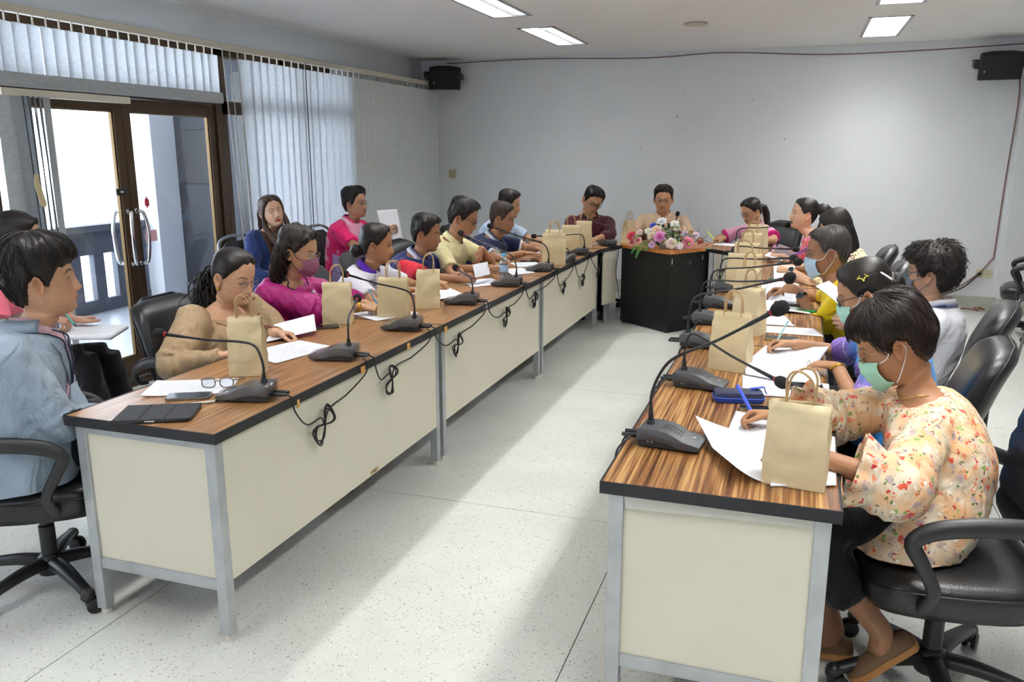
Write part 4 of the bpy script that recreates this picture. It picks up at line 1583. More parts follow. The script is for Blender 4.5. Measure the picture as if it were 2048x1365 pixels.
# thin rod above the doors
t_ = MB(); t_.tube([(XG+.07, 3.6, 2.005), (XG+.07, 5.4, 2.01)], .008, 8); tag(t_.build('curtain_rod', pmat('pink_white_metal', '#d8c9c9', rough=.4, metal=.4)), 'thin pale rod above the glass doors', 'rod')

# ------------------------------------------------------------------ things on the back wall
SPK = pmat('speaker_black', '#111113', rough=.5)
GRILLE = pmat('speaker_grille', '#0c0c0d', rough=.7, bump=(600, .3))


def speaker(loc, rz, tilt, label):
    r = empty('wall_speaker', loc, rz, label, 'speaker')
    m = MB()
    rings = []
    for y, w, h in ((-.16, .10, .085), (-.10, .145, .115), (0, .175, .128), (.06, .185, .132), (.075, .18, .128)):
        rings.append([(-w, y, -h), (w, y, -h), (w*1.0, y, h*.9), (w*.5, y, h), (-w*.5, y, h), (-w, y, h*.9)])
    m.loft(rings); m.build('cabinet', SPK, r, bevel=.012, smooth=50)
    g = MB(); g.loft([[(-.165, .072, -.115), (.165, .072, -.115), (.165, .072, .112), (-.165, .072, .112)], [(-.155, .088, -.105), (.155, .088, -.105), (.155, .088, .102), (-.155, .088, .102)]])
    g.build('grille', GRILLE, r, bevel=.01, smooth=60)
    l = MB(); l.lathe([(.001, 0), (.007, 0), (.007, .002), (.001, .002)], 12, (.135, .088, -.05), np.array([[1, 0, 0], [0, 0, 1], [0, -1, 0.]])); l.build('badge', pmat('silver_badge', '#d6d8da', rough=.3, metal=.5), r)
    b = MB(); b.b2((-.215, -.03, -.03), (-.18, .02, .035)); b.b2((-.225, -.16, -.025), (-.205, .02, .03)); b.b2((.18, -.03, -.03), (.215, .02, .035)); b.b2((.205, -.16, -.025), (.225, .02, .03))
    b.b2((-.225, -.175, -.03), (.225, -.155, .035)); b.build('bracket', BLACKP, r, bevel=.003)
    for o in r.children: o.rotation_euler = (tilt, 0, 0)
    return r


speaker((-4.05, 9.36, 2.475), math.radians(-150), math.radians(-14), 'black box speaker at the left end of the back wall')
speaker((1.72, 9.36, 2.425), math.radians(176), math.radians(-12), 'black box speaker at the right end of the back wall')
WIRE = pmat('brown_wire', '#7c5a55', rough=.6)
w_ = MB(); w_.tube([(-4.1, BACK_Y-.008, 2.65), (-3.0, BACK_Y-.008, 2.665), (-1.7, BACK_Y-.008, 2.63), (-.9, BACK_Y-.008, 2.655), (.1, BACK_Y-.008, 2.60), (.9, BACK_Y-.008, 2.60), (1.9, BACK_Y-.008, 2.63), (2.0, BACK_Y-.12, 2.63)], .006, 6, samples=60)
tag(w_.build('speaker_wire', WIRE, smooth=180), 'brown speaker wire sagging along the top of the back wall', 'wire')
w_ = MB(); w_.tube([(1.93, BACK_Y-.02, 2.36), (1.955, BACK_Y-.008, 2.1), (1.93, BACK_Y-.008, 1.3), (1.915, BACK_Y-.008, .60), (1.90, BACK_Y-.010, .54), (1.78, BACK_Y-.02, .38), (1.55, BACK_Y-.03, .20), (1.2, BACK_Y-.05, .06), (.9, BACK_Y-.06, .012)], .007, 6, samples=70)
tag(w_.build('power_cord', WIRE, smooth=180), 'brown wire dropping from the right speaker to the floor', 'wire')
w_ = MB(); w_.tube([(1.795, BACK_Y-.03, .385), (1.65, BACK_Y-.05, .24), (1.4, BACK_Y-.06, .13), (1.1, BACK_Y-.06, .06), (.7, BACK_Y-.08, .012)], .008, 6, samples=40)
w_.ball((1.80, BACK_Y-.03, .39), (.022, .02, .018), 8, 6)
tag(w_.build('power_cord', BLACKP, smooth=180), 'black plug and cord in the wall outlet at right', 'cord')
rr_ = random.Random(2)
w_ = MB(); pts = [(1.15+i*.022+rr_.uniform(-.05, .05), BACK_Y-.10+rr_.uniform(-.06, .05), .02+abs(rr_.gauss(0, .022))) for i in range(34)]
w_.tube(pts, .006, 6, samples=180); tag(w_.build('tangled_cord', pmat('rust_cord', '#7a4a35', rough=.7), smooth=180), 'tangle of rust brown cord on the floor by the outlet', 'cord')
IVORY = pmat('ivory_switch', '#c8c3a4', rough=.45)


def plate(name, x, z, w, h, label, cat, n):
    r = empty(name, (x, BACK_Y, z), 0, label, cat)
    m = MB(); m.b2((-w/2, -.010, -h/2), (w/2, 0, h/2)); m.build('plate', IVORY, r, bevel=.003)
    for i in range(n):
        for j in range(2 if n == 3 else 1):
            q = MB(); cx = -w*.25+i*w*.25 if n == 3 else -w*.2+i*w*.4
            cz = (-h*.18+j*h*.36) if n == 3 else 0
            q.b2((cx-.009, -.014, cz-.013), (cx+.009, -.009, cz+.013)); q.build('switch' if n == 3 else 'socket', pmat('ivory_dark', '#b5b092', rough=.5), r, bevel=.002)
    return r


plate('light_switch', -4.06, 1.36, .10, .11, 'ivory switch plate on the back wall beside the blind', 'switch', 3)
plate('wall_outlet', 1.85, .39, .15, .085, 'ivory double power outlet low on the back wall at right', 'outlet', 2)
m = MB()
for (x, z) in ((-2.1, 2.15), (-1.3, 2.24), (-1.35, 2.0), (-.55, 2.16), (-.2, 1.75), (-1.75, 1.66)):
    m.ball((x, BACK_Y-.0035, z), (.0055, .003, .0055), 8, 6)
o = m.build('nail_holes', pmat('nail_dark', '#4a4744', rough=.8)); o['kind'] = 'stuff'; tag(o, 'few old nail holes scattered high on the back wall', 'nail holes')

# ================================================================== tables


def wood(name, c_dark, c_mid, c_light, sc=70.0, rough=.32):
    m = bpy.data.materials.new(name); m.use_nodes = True
    nt = m.node_tree; b = nt.nodes['Principled BSDF']
    tc = nt.nodes.new('ShaderNodeTexCoord')
    mp = nt.nodes.new('ShaderNodeMapping'); mp.inputs['Scale'].default_value = (1, .018, 1)
    n = nt.nodes.new('ShaderNodeTexNoise'); n.inputs['Scale'].default_value = sc; n.inputs['Detail'].default_value = 2.5; n.inputs['Roughness'].default_value = .62; n.inputs['Distortion'].default_value = .25
    link(nt, tc.outputs['Object'], mp.inputs[0]); link(nt, mp.outputs[0], n.inputs['Vector'])
    r = nt.nodes.new('ShaderNodeValToRGB')
    r.color_ramp.elements[0].position = .34; r.color_ramp.elements[0].color = lin(c_dark)
    r.color_ramp.elements[1].position = .66; r.color_ramp.elements[1].color = lin(c_light)
    e = r.color_ramp.elements.new(.5); e.color = lin(c_mid)
    link(nt, n.outputs['Fac'], r.inputs[0])
    n2 = nt.nodes.new('ShaderNodeTexNoise'); n2.inputs['Scale'].default_value = 3; link(nt, tc.outputs['Object'], n2.inputs['Vector'])
    mr = nt.nodes.new('ShaderNodeMapRange'); mr.inputs['To Min'].default_value = .85; mr.inputs['To Max'].default_value = 1.15; link(nt, n2.outputs['Fac'], mr.inputs['Value'])
    mx = nt.nodes.new('ShaderNodeMix'); mx.data_type = 'RGBA'; mx.blend_type = 'MULTIPLY'; mx.inputs['Factor'].default_value = 1
    link(nt, r.outputs[0], mx.inputs[6]); link(nt, mr.outputs[0], mx.inputs[7]); link(nt, mx.outputs[2], b.inputs['Base Color'])
    b.inputs['Roughness'].default_value = rough; b.inputs['Specular IOR Level'].default_value = .5
    return m


WOOD_L = wood('zebra_laminate_fine', '#674628', '#966b42', '#bd946a', 140)
WOOD_R = wood('zebra_laminate_bold', '#4f2c14', '#8d5f35', '#c39a62', 105)
TRIM = pmat('black_edge_trim', '#1b1c22', rough=.55)
CREAM = pmat('cream_laminate', '#dad5c3', rough=.45, var=(5, .02))
ALU = pmat('brushed_aluminium', '#b4b8bb', rough=.42, metal=.55, var=(14, .10))
CAPW = pmat('white_foot_cap', '#d9d6cc', rough=.6)
TAPE = pmat('yellowed_tape', '#d9a455', rough=.7)
CLEART = pmat('milky_tape', '#c9c8bf', rough=.35)
TZ = .75
TW, TL = .614, 1.8


def make_table(woodm, inner, label, group, joint_tape=False, top_poly=None):
    """local: x across (width TW), y along (length TL), origin at the centre on the floor; inner = +1/-1 side of the aisle"""
    r = empty('conference_table', (0, 0, 0), 0, label, 'table', group)
    w, l = TW/2, TL/2
    t = MB(); t.b2((-w+.004, -l+.003, TZ-.030), (w-.004, l-.003, TZ)); t.build('tabletop', woodm, r)
    e = MB()
    e.b2((-w, -l+.0015, TZ-.034), (-w+.006, l-.0015, TZ+.0008)); e.b2((w-.006, -l+.0015, TZ-.034), (w, l-.0015, TZ+.0008))
    e.b2((-w+.006, -l+.0015, TZ-.034), (w-.006, -l+.006, TZ+.0008)); e.b2((-w+.006, l-.006, TZ-.034), (w-.006, l-.0015, TZ+.0008))
    e.build('edge_trim', TRIM, r)
    ins, s = .022, .040
    xs = (-w+ins, w-ins-s)
    ys = (-l+ins, l-ins-s)
    for x in xs:
        for y in ys:
            g = MB(); g.b2((x, y, .022), (x+s, y+s, TZ-.034)); g.build('leg', ALU, r, bevel=.002)
            c = MB(); c.lathe([(.001, 0), (.016, 0), (.018, .006), (.014, .022), (.001, .023)], 12, (x+s/2, y+s/2, 0)); c.build('foot_cap', CAPW, r, smooth=40)
    for y in ys:
        a = MB(); a.b2((xs[0]+s, y+.004, TZ-.064), (xs[1], y+s-.004, TZ-.034)); a.build('rail', ALU, r)
        a = MB(); a.b2((xs[0]+s, y+.004, .185), (xs[1], y+s-.004, .225)); a.build('rail', ALU, r, bevel=.002)
        a = MB(); a.b2((xs[0]+s, y+.012, .225), (xs[1], y+.026, TZ-.064)); a.build('end_panel', CREAM, r)
    xp = xs[1]+s-.012 if inner > 0 else xs[0]+.001
    a = MB(); a.b2((xp, ys[0]+s, .215), (xp+.011, ys[1], TZ-.036)); a.build('front_panel', CREAM, r)
    a = MB(); xb = xs[0] if inner > 0 else xs[1]
    a.b2((xb+.008, ys[0]+s, TZ-.07), (xb+.030, ys[1], TZ-.036)); a.build('rail', ALU, r)
    return r


def poly_table(label, poly, panel_edges, woodm, legs):
    """corner table from a floor-plan polygon (world coordinates)"""
    c = np.mean(np.array(poly), 0)
    r = empty('corner_table', (c[0], c[1], 0), 0, label, 'table', 'corner tables beside the podium')
    P = [np.array(p)-c for p in poly]
    t = MB(); t.prism([tuple(p*.994) for p in P], TZ-.030, TZ, 'z'); t.build('tabletop', woodm, r)
    e = MB(); n = len(P)
    for i in range(n):
        a, b = P[i], P[(i+1) % n]
        d = (b-a)/np.linalg.norm(b-a); q = np.array([d[1], -d[0]])*.004
        e.loft([[(*(a-q), TZ-.034), (*(a+q), TZ-.034), (*(a+q), TZ+.0008), (*(a-q), TZ+.0008)], [(*(b-q), TZ-.034), (*(b+q), TZ-.034), (*(b+q), TZ+.0008), (*(b-q), TZ+.0008)]])
    e.build('edge_trim', TRIM, r)
    for i in panel_edges:
        a, b = P[i]*.955, P[(i+1) % n]*.955
        d = (b-a)/np.linalg.norm(b-a); q = np.array([d[1], -d[0]])*.006
        a = a+d*.05; b = b-d*.05
        m = MB(); m.loft([[(*(a-q), .215), (*(a+q), .215), (*(a+q), TZ-.036), (*(a-q), TZ-.036)], [(*(b-q), .215), (*(b+q), .215), (*(b+q), TZ-.036), (*(b-q), TZ-.036)]])
        m.build('front_panel', CREAM, r)
    for p in legs:
        x, y = np.array(p)-c
        g = MB(); g.b2((x-.02, y-.02, .022), (x+.02, y+.02, TZ-.034)); g.build('leg', ALU, r, bevel=.002)
        k = MB(); k.lathe([(.001, 0), (.016, 0), (.018, .006), (.014, .022), (.001, .023)], 12, (x, y, 0)); k.build('foot_cap', CAPW, r, smooth=40)
    return r


XLI, XRI, Y0L, Y0R = -1.690, -.457, 2.034, 2.056
LTX, RTX = XLI-TW/2, XRI+TW/2
st_l, st_r = {}, {}
proto_l = make_table(WOOD_L, 1, 'x', None)
proto_r = make_table(WOOD_R, -1, 'x', None)
for i, lab in enumerate(('left row conference table nearest the camera, under the tablet', 'left row conference table, middle of the row', 'left row conference table, farthest, by the podium')):
    place(proto_l, st_l, (LTX, Y0L+TL/2+i*TL, 0), 0, lab, 'table', 'conference tables of the left row')
for i, lab in enumerate(('right row conference table nearest the camera, under the blue pencil case', 'right row conference table, middle of the row', 'right row conference table, farthest, by the podium')):
    place(proto_r, st_r, (RTX, Y0R+TL/2+i*TL, 0), 0, lab, 'table', 'conference tables of the right row')
poly_table('left corner table with wood grain top, under the maroon shirt man', [(-1.69, 7.44), (-1.585, 7.80), (-1.60, 8.06), (-2.35, 8.06), (-2.35, 7.44)], (0,), WOOD_L, [(-1.70, 7.74), (-1.76, 7.50), (-2.3, 7.5), (-2.3, 8.0)])
poly_table('right corner table with wood grain top, under the pink shirt woman', [(-.46, 7.465), (-.22, 7.465), (-.22, 8.36), (-.95, 8.36), (-.95, 7.98), (-.73, 7.76)], (5,), WOOD_R, [(-.50, 7.55), (-.27, 7.53), (-.27, 8.3), (-.88, 8.3), (-.74, 7.86)])

# scraps of tape on the near left table, lettering on the edges
for (y, w, z, name) in ((2.985, .035, .726, 'a'), (2.50, .014, .718, 'b'), (3.42, .03, .730, 'c'), (3.86, .035, .722, 'd')):
    m = MB(); m.b2((XLI-.002, y-w/2, z-.016), (XLI+.0022, y+w/2, z+.014)); tag(m.build('tape_scrap', TAPE), {'a': 'yellow tape scrap on the left table edge below the upright microphone of the tan blouse', 'b': 'smallest yellow tape scrap, on the near left table edge', 'c': 'yellow tape scrap on the left table edge between two cable bundles', 'd': 'yellow tape scrap on the joint between the first two left tables'}[name], 'tape', 'tape scraps on the left table edges')


def text(name, body_, size, loc, rot, m, parent=None, ext=.0004):
    cu = bpy.data.curves.new(name, 'FONT'); cu.body = body_; cu.size = size; cu.extrude = ext; cu.align_x = 'CENTER'; cu.align_y = 'CENTER'
    o = bpy.data.objects.new(name, cu); COL.objects.link(o); cu.materials.append(m)
    o.location = loc; o.rotation_euler = rot
    dg = bpy.context.evaluated_depsgraph_get(); me = bpy.data.meshes.new_from_object(o.evaluated_get(dg))
    bpy.data.objects.remove(o)
    o = bpy.data.objects.new(name, me); COL.objects.link(o); o.location = loc; o.rotation_euler = rot
    if parent is not None: o.parent = parent
    return o


WHITEINK = pmat('white_ink', '#cfd6da', rough=.6)
lt2 = [o for o in bpy.data.objects if o.get('label', '').startswith('left row conference table, middle')][0]
text('lettering', 'E1 80108', .026, (TW/2+.0006, 4.46-(Y0L+TL*1.5), .733), (PI/2, 0, PI/2), WHITEINK, lt2)
lt1 = [o for o in bpy.data.objects if o.get('label', '').startswith('left row conference table nearest')][0]
m = MB(); m.b2((TW/2-.0225, 1.02-.9, .222), (TW/2-.0205, 1.09-.9, .238)); m.build('maker_plate', pmat('brass_plate', '#b39a6a', rough=.4), lt1)
text('lettering', 'BSU', .016, (TW/2-.020, 1.055-.9, .230), (PI/2, 0, PI/2), pmat('brown_ink', '#4a3618', rough=.6), lt1)
# milky packing tape on the top corner of the right end panel
rt1 = [o for o in bpy.data.objects if o.get('label', '').startswith('right row conference table nearest')][0]
m = MB(); m.loft([[(-.24, -.8805, .712), (.24, -.8805, .712), (.24, -.8805, .69), (-.24, -.8805, .675)], [(-.24, -.879, .712), (.24, -.879, .712), (.24, -.879, .69), (-.24, -.879, .675)]]); m.build('packing_tape', CLEART, rt1)

# ------------------------------------------------------------------ podium
POD = pmat('podium_black_laminate', '#161617', rough=.38, spec=.4)
PODW = wood('podium_cherry_top', '#a5622f', '#b87338', '#c98748', 25, .3)
pc = np.array([-1.13, 7.95])
pd = empty('podium', (pc[0], pc[1], 0), 0, 'black podium cabinet with an orange wood top between the corner tables', 'podium')
pp = [np.array(p)-pc for p in [(-1.06, 7.42), (-.755, 7.86), (-.74, 8.30), (-1.62, 8.30), (-1.60, 7.86)]]
m = MB(); m.prism([tuple(p*.965) for p in pp], .012, TZ-.028, 'z'); m.build('cabinet', POD, pd, bevel=.002)
m = MB(); m.prism([tuple(p*1.0) for p in pp], TZ-.028, TZ+.004, 'z'); m.build('podium_top', PODW, pd, bevel=.003)
for p in pp:
    m = MB(); m.lathe([(.001, 0), (.02, 0), (.02, .013), (.001, .013)], 10, (p[0]*.9, p[1]*.9, 0)); m.build('foot_cap', BLACKP, pd)
# paint chips and rubbed white lettering on its right face
fa, fb = pp[0]*.9655, pp[1]*.9655
fd = (fb-fa)/np.linalg.norm(fb-fa); fn = np.array([fd[1], -fd[0]])
for t, z, w, h in ((.05, .655, .012, .055), (.18, .715, .012, .008), (.84, .665, .011, .04)):
    a = fa+(fb-fa)*t+fn*.0008; b = a+fd*w
    m = MB(); m.loft([[(*a, z-h/2), (*b, z-h/2+.006), (*(b-fd*.003), z+h/2), (*(a+fd*.002), z+h/2)], [(*(a+fn*.001), z-h/2), (*(b+fn*.001), z-h/2+.006), (*(b+fn*.001-fd*.003), z+h/2), (*(a+fn*.001+fd*.002), z+h/2)]]); m.build('paint_chip', WHITEINK, pd)
ang = math.atan2(fd[1], fd[0])
FAINT = pmat('faint_white_ink', '#6e7072', rough=.7)
for k, (s_, sz, z) in enumerate((('u. ub', .020, .648), ('u. 1 306', .020, .622), ('cm', .016, .600))):
    q = fa+(fb-fa)*.50+fn*.0008
    text('lettering', s_, sz, (q[0], q[1], z), (PI/2, 0, ang), FAINT, pd)

# ================================================================== chairs
LEATH = pmat('black_leather', '#17181b', rough=.34, bump=(220, .10), spec=.5)
LEATHB = pmat('brown_black_leather', '#241d1f', rough=.34, bump=(220, .10), spec=.5)
FABK = pmat('dark_grey_fabric', '#3a3a3d', rough=.9, bump=(500, .2))
ARMP = pmat('arm_plastic', '#1f2022', rough=.42)


def rrect(w, d, n=20, p=3.5):
    a = np.linspace(0, 2*PI, n, endpoint=False)
    c, s = np.cos(a), np.sin(a)
    return np.stack([w*np.sign(c)*np.abs(c)**(2/p), d*np.sign(s)*np.abs(s)**(2/p)], -1)


def make_office_chair(kind='smooth', mat=None, back_h=.62, arms=True):
    mat = mat or LEATH
    r = empty('office_chair', (0, 0, 0))
    # seat cushion: facing +y
    m = MB(); rings = []
    for z, k, dz in ((.350, .84, 0), (.356, .93, 0), (.385, .985, 0), (.415, 1.0, 0), (.440, 1.0, 0), (.455, .97, .0), (.466, .88, 0), (.470, .6, 0), (.470, .2, 0)):
        q = rrect(.255*k, .245*k, 36, 4.2)
        rings.append(np.stack([q[:, 0], q[:, 1], z-.020*np.clip((q[:, 1]-.14)/.1, 0, 1)**2+.012*np.clip(-(q[:, 1])/.24, 0, 1)], -1))
    m.loft(rings); seat = m.build('seat', mat, r, smooth=60)
    p = MB(); q = rrect(.257, .247, 48, 4.2); p.tube(np.vstack([np.stack([q[:, 0], q[:, 1], .438-.020*np.clip((q[:, 1]-.14)/.1, 0, 1)**2+.012*np.clip(-(q[:, 1])/.24, 0, 1)], -1)]*1 + [np.array([[q[0, 0], q[0, 1], .438]])]), .004, 6); p.build('piping', mat, seat, smooth=180)
    # back
    m = MB(); rings = []
    zs = np.linspace(0, 1, 25)
    for t in zs:
        z = .50+back_h*t
        w = np.interp(t, [0, .12, .45, .8, .93, 1], [.19, .225, .245, .235, .205, .13])
        th = np.interp(t, [0, .08, .5, .9, 1], [.025, .058, .068, .062, .030])
        y = -.235-.05*t-.09*t*t
        q = rrect(w, th, 36, 3.2)
        rib = 0
        if kind == 'ribbed':
            rib = -.012*(math.sin(t*PI*9)**2)**4*(1 if .06 < t < .62 else 0)
        yy = q[:, 1]*np.where(q[:, 1] > 0, 1+rib/th*1.0, 1)+.35*q[:, 0]**2
        rings.append(np.stack([q[:, 0], y+yy, np.full(36, z)], -1))
    m.loft(rings); back = m.build('backrest', mat, r, smooth=60)
    p = MB(); pts = []
    for s_ in (1, -1):
        for t in (np.linspace(.1, 1, 14) if s_ > 0 else np.linspace(1, .1, 14)):
            w = np.interp(t, [0, .12, .45, .8, .93, 1], [.19, .225, .245, .235, .205, .10])
            pts.append((s_*w*1.0, -.235-.05*t-.09*t*t+.35*w*w-.018, .50+back_h*t+(.004 if t == 1 else 0)))
    p.tube(pts, .0055, 6); p.build('piping', mat, back, smooth=180)
    # mechanism, bracket
    m = MB(); m.b2((-.10, -.16, .335), (.10, .10, .378)); m.tube([(0, -.12, .355), (0, -.27, .365), (0, -.325, .45), (0, -.335, .70)], [.035, .035, .04, .045], 8, flat=.3, samples=12)
    m.build('bracket', BLACKP, r, bevel=.004)
    m = MB(); m.lathe([(.001, .10), (.036, .10), (.034, .12), (.028, .14), (.028, .25), (.019, .255), (.019, .34), (.001, .34)], 18); m.build('gas_column', BLACKP, r, smooth=40)
    if arms:
        for s_ in (1, -1):
            m = MB()
            P = [(.235, .10, .39), (.275, .115, .405), (.300, .10, .47), (.305, .14, .555), (.305, .165, .615), (.305, .10, .655), (.305, -.05, .675), (.305, -.20, .668), (.300, -.285, .62), (.275, -.30, .56), (.235, -.28, .55)]
            m.tube([(s_*x, y, z) for x, y, z in P], [.016, .018, .018, .020, .023, .027, .028, .026, .020, .018, .016], 12, flat=.75, samples=54)
            m.build('armrest', ARMP, r, smooth=180)
    # five star base with casters
    m = MB(); m.lathe([(.001, .06), (.045, .06), (.05, .09), (.045, .125), (.03, .14), (.001, .14)], 18); m.build('base_hub', BLACKP, r, smooth=40)
    cw = MB()
    leg_me = cas_me = whl_me = None
    for k in range(5):
        a = k*2*PI/5+.3
        R = rotz(a)
        if leg_me is None:
            l = MB(); l.tube([(.0, .03, .105), (.0, .12, .105), (.0, .22, .092), (.0, .305, .075)], [.034, .030, .025, .022], 10, flat=.75, samples=12); l.ball((0, .305, .073), (.025, .025, .022), 10, 6)
            o = l.build('base_leg', BLACKP, r, smooth=180); leg_me = o.data
            c = MB(); c.lathe([(.001, .03), (.012, .03), (.012, .07), (.001, .07)], 10); c.tube([(0, -.02, .030), (0, .012, .062), (0, .0, .066)], .014, 8, samples=8)
            oc = c.build('caster', BLACKP, o, smooth=50); cas_me = oc.data
            w = MB()
            for sx in (-1, 1):
                w.lathe([(.001, -.009), (.022, -.009), (.0275, -.005), (.0275, .006), (.022, .009), (.001, .009)], 18, (sx*.014, -.018, .0275), np.array([[0, 0, 1], [0, 1, 0], [-1, 0, 0.]]))
            ow = w.build('caster_wheel', BLACKP, o, smooth=45); whl_me = ow.data
        else:
            o = bpy.data.objects.new('base_leg', leg_me); COL.objects.link(o); o.parent = r
            oc = bpy.data.objects.new('caster', cas_me); COL.objects.link(oc); oc.parent = o
            ow = bpy.data.objects.new('caster_wheel', whl_me); COL.objects.link(ow); ow.parent = o
        o.rotation_euler = (0, 0, a)
        for q, dy in ((oc, .305), (ow, .305)):
            q.location = (0, dy, 0); q.rotation_euler = (0, 0, 1.1*k)
    return r


PAD = pmat('black_vinyl_pad', '#1a1b22', rough=.55, bump=(200, .08))
MAROON = pmat('maroon_piping', '#4a1626', rough=.4)
GREYTUBE = pmat('grey_steel_tube', '#8a8d92', rough=.35, metal=.6)
DARKTUBE = pmat('worn_chrome_tube', '#756f6b', rough=.3, metal=.8)


def make_banquet_chair(tube, pipe):
    r = empty('banquet_chair', (0, 0, 0))
    m = MB(); rings = []
    for z, k in ((.425, .9), (.432, 1.0), (.455, 1.0), (.472, .92), (.478, .6), (.478, .2)):
        q = rrect(.215*k, .215*k, 32, 4.5); rings.append(np.stack([q[:, 0], q[:, 1], np.full(32, z)], -1))
    m.loft(rings); m.build('seat', PAD, r, smooth=60)
    m = MB(); rings = []
    for t in np.linspace(0, 1, 15):
        z = .52+.40*t; w = np.interp(t, [0, .1, .5, .85, 1], [.17, .19, .205, .175, .10]); th = np.interp(t, [0, .1, .9, 1], [.012, .026, .026, .012])
        q = rrect(w, th, 28, 3); rings.append(np.stack([q[:, 0], q[:, 1]-.21-.11*t, np.full(28, z)], -1))
    m.loft(rings); m.build('backrest', PAD, r, smooth=60)
    m = MB(); P = [(-.205, -.19, .43), (-.212, -.215, .56), (-.215, -.265, .75), (-.185, -.315, .905), (-.10, -.330, .955), (0, -.332, .962), (.10, -.330, .955), (.185, -.315, .905), (.215, -.265, .75), (.212, -.215, .56), (.205, -.19, .43)]
    m.tube(P, .0125, 8, samples=50); m.build('back_frame', pipe, r, smooth=180)
    for sx in (1, -1):
        m = MB(); m.tube([(sx*.20, -.18, .43), (sx*.205, -.26, .0)], .0115, 8); m.build('leg', tube, r, smooth=180)
        m = MB(); m.tube([(sx*.20, .18, .43), (sx*.215, .245, .0)], .0115, 8); m.build('leg', tube, r, smooth=180)
    m = MB(); m.tube([(-.20, -.18, .425), (.20, -.18, .425)], .010, 6); m.tube([(-.20, .18, .425), (.20, .18, .425)], .010, 6); m.tube([(-.20, -.18, .425), (-.20, .18, .425)], .010, 6); m.tube([(.20, -.18, .425), (.20, .18, .425)], .010, 6)
    m.build('seat_frame', tube, r, smooth=180)
    return r


chair_ribbed = make_office_chair('ribbed', None, .58); chair_low = make_office_chair('ribbed', None, .42); chair_smooth = make_office_chair('smooth', None, .45); chair_bare = make_office_chair('smooth', None, .42, False); chair_brown = make_office_chair('smooth', LEATHB, .44, False)
chair_grey = make_office_chair('smooth', FABK, .40, False)
S_CH = {id(c): {} for c in (chair_ribbed, chair_low, chair_smooth, chair_bare, chair_brown, chair_grey)}


def chair(proto, x, y, head, label):
    return place(proto, S_CH[id(proto)], (x, y, 0), math.radians(head-90), label, 'chair', 'office chairs round the tables')


banq_grey = make_banquet_chair(GREYTUBE, GREYTUBE); banq_mar = make_banquet_chair(GREYTUBE, MAROON); banq_worn = make_banquet_chair(DARKTUBE, DARKTUBE)
S_BQ = {id(c): {} for c in (banq_grey, banq_mar, banq_worn)}


def bchair(proto, x, y, head, label):
    return place(proto, S_BQ[id(proto)], (x, y, 0), math.radians(head-90), label, 'chair', 'stacking chairs along the walls')

# ================================================================== the people at the meeting
def K(c): return np.array(lin(c)[:3])


def solid(c, n): return np.tile(K(c), (n, 1))


def trim_short(base, tr, t0=.66, both=None):
    def f(d):
        c = solid(base, d['n']); m = (d['arm'] > 0) & (d['t'] > t0); c[m] = K(tr)
        if both:
            m = (d['arm'] > 0) & (d['t'] > t0-.05) & (d['t'] < t0); c[m] = K(both)
        return c
    return f


def polo_red_navy(d):
    c = solid('#23285e', d['n'])
    c[(d['lz'] < -.17)] = K('#b81f30')
    c[(d['ly'] < -.02) & (d['lz'] < -.13)] = K('#e8e9ec')
    c[(d['ly'] < .0) & (d['lz'] < -.24)] = K('#c11f2f')
    m = (d['arm'] == 1) & (d['t'] > .08); c[m] = K('#cf1f33')
    m = (d['arm'] == 1) & (d['t'] > .68); c[m] = K('#c9313f')
    m = (d['arm'] == 2) & (d['t'] > .63); c[m] = K('#e9e9ee')
    m = (d['arm'] == 2) & (d['t'] > .68); c[m] = K('#b81f30')
    return c


def polo_pink(d):
    c = solid('#e8286f', d['n'])
    w = wnoise(np.stack([d['lx'], d['ly'], d['lz']], -1), 30, 3, 8)
    k = sstep(-.02, .05, d['ly']-.04+.03*w)*sstep(-.02, .02, .13-np.abs(d['lx']))*(d['arm'] == 0)
    c = c*(1-k[:, None])+K('#f3b4cf')*k[:, None]
    k = sstep(.25, .6, w)*(d['arm'] == 0)*.5
    c = c*(1-k[:, None])+K('#f7d5e6')*k[:, None]
    c[(d['ly'] > -.05) & (d['lz'] < -.30)] = K('#b8a3d8')
    return c


def blue_polo(d):
    c = solid('#3f8fd8', d['n'])
    k = sstep(.3, .75, d['t'])*(d['arm'] > 0)
    c = c*(1-k[:, None])+K('#8a6cc0')*k[:, None]
    m = (d['arm'] > 0) & (np.abs(d['t']-.66) < .012); c[m] = K('#c9b5e2')
    return c


def pink_weave(d):
    c = solid('#d9527f', d['n'])
    g = np.sin(d['lz']*190)*np.sin(d['lx']*150+d['ly']*150)
    c[g > .35] = K('#f0b7c6')
    s = np.sin(d['lz']*70+1)
    c[s > .78] = K('#8a62a8')
    c[(s < -.8)] = K('#e8746f')
    return c


def cream_flowers(d):
    c = solid('#eadfae', d['n'])
    P = d['V']
    a = wnoise(P, 150, 2, 9); b = wnoise(P, 170, 11, 9)
    reg = (d['arm'] > 0) & (d['t'] < .9)
    reg2 = (d['lz'] > -.05)
    c[reg & (a > .45)] = K('#6d5fb0'); c[reg & (b > .5)] = K('#cf5a6a'); c[reg & (a < -.55)] = K('#5d8f6a')
    c[reg2 & (a > .2)] = K('#5a2a3a')
    return c


def suit(d):
    c = solid('#93a3b3', d['n'])
    w = np.abs(d['lx'])
    v = (d['ly'] > .03) & (w < .012+.20*np.clip(d['lz']+.24, 0, .3)*.8) & (d['lz'] > -.24) & (d['arm'] == 0)
    c[v] = K('#e8b9cb')
    e = (d['ly'] > .03) & (np.abs(w-(.018+.16*np.clip(d['lz']+.24, 0, .3))) < .007) & (d['lz'] > -.26) & (d['arm'] == 0)
    c[e] = K('#414b5c')
    return c


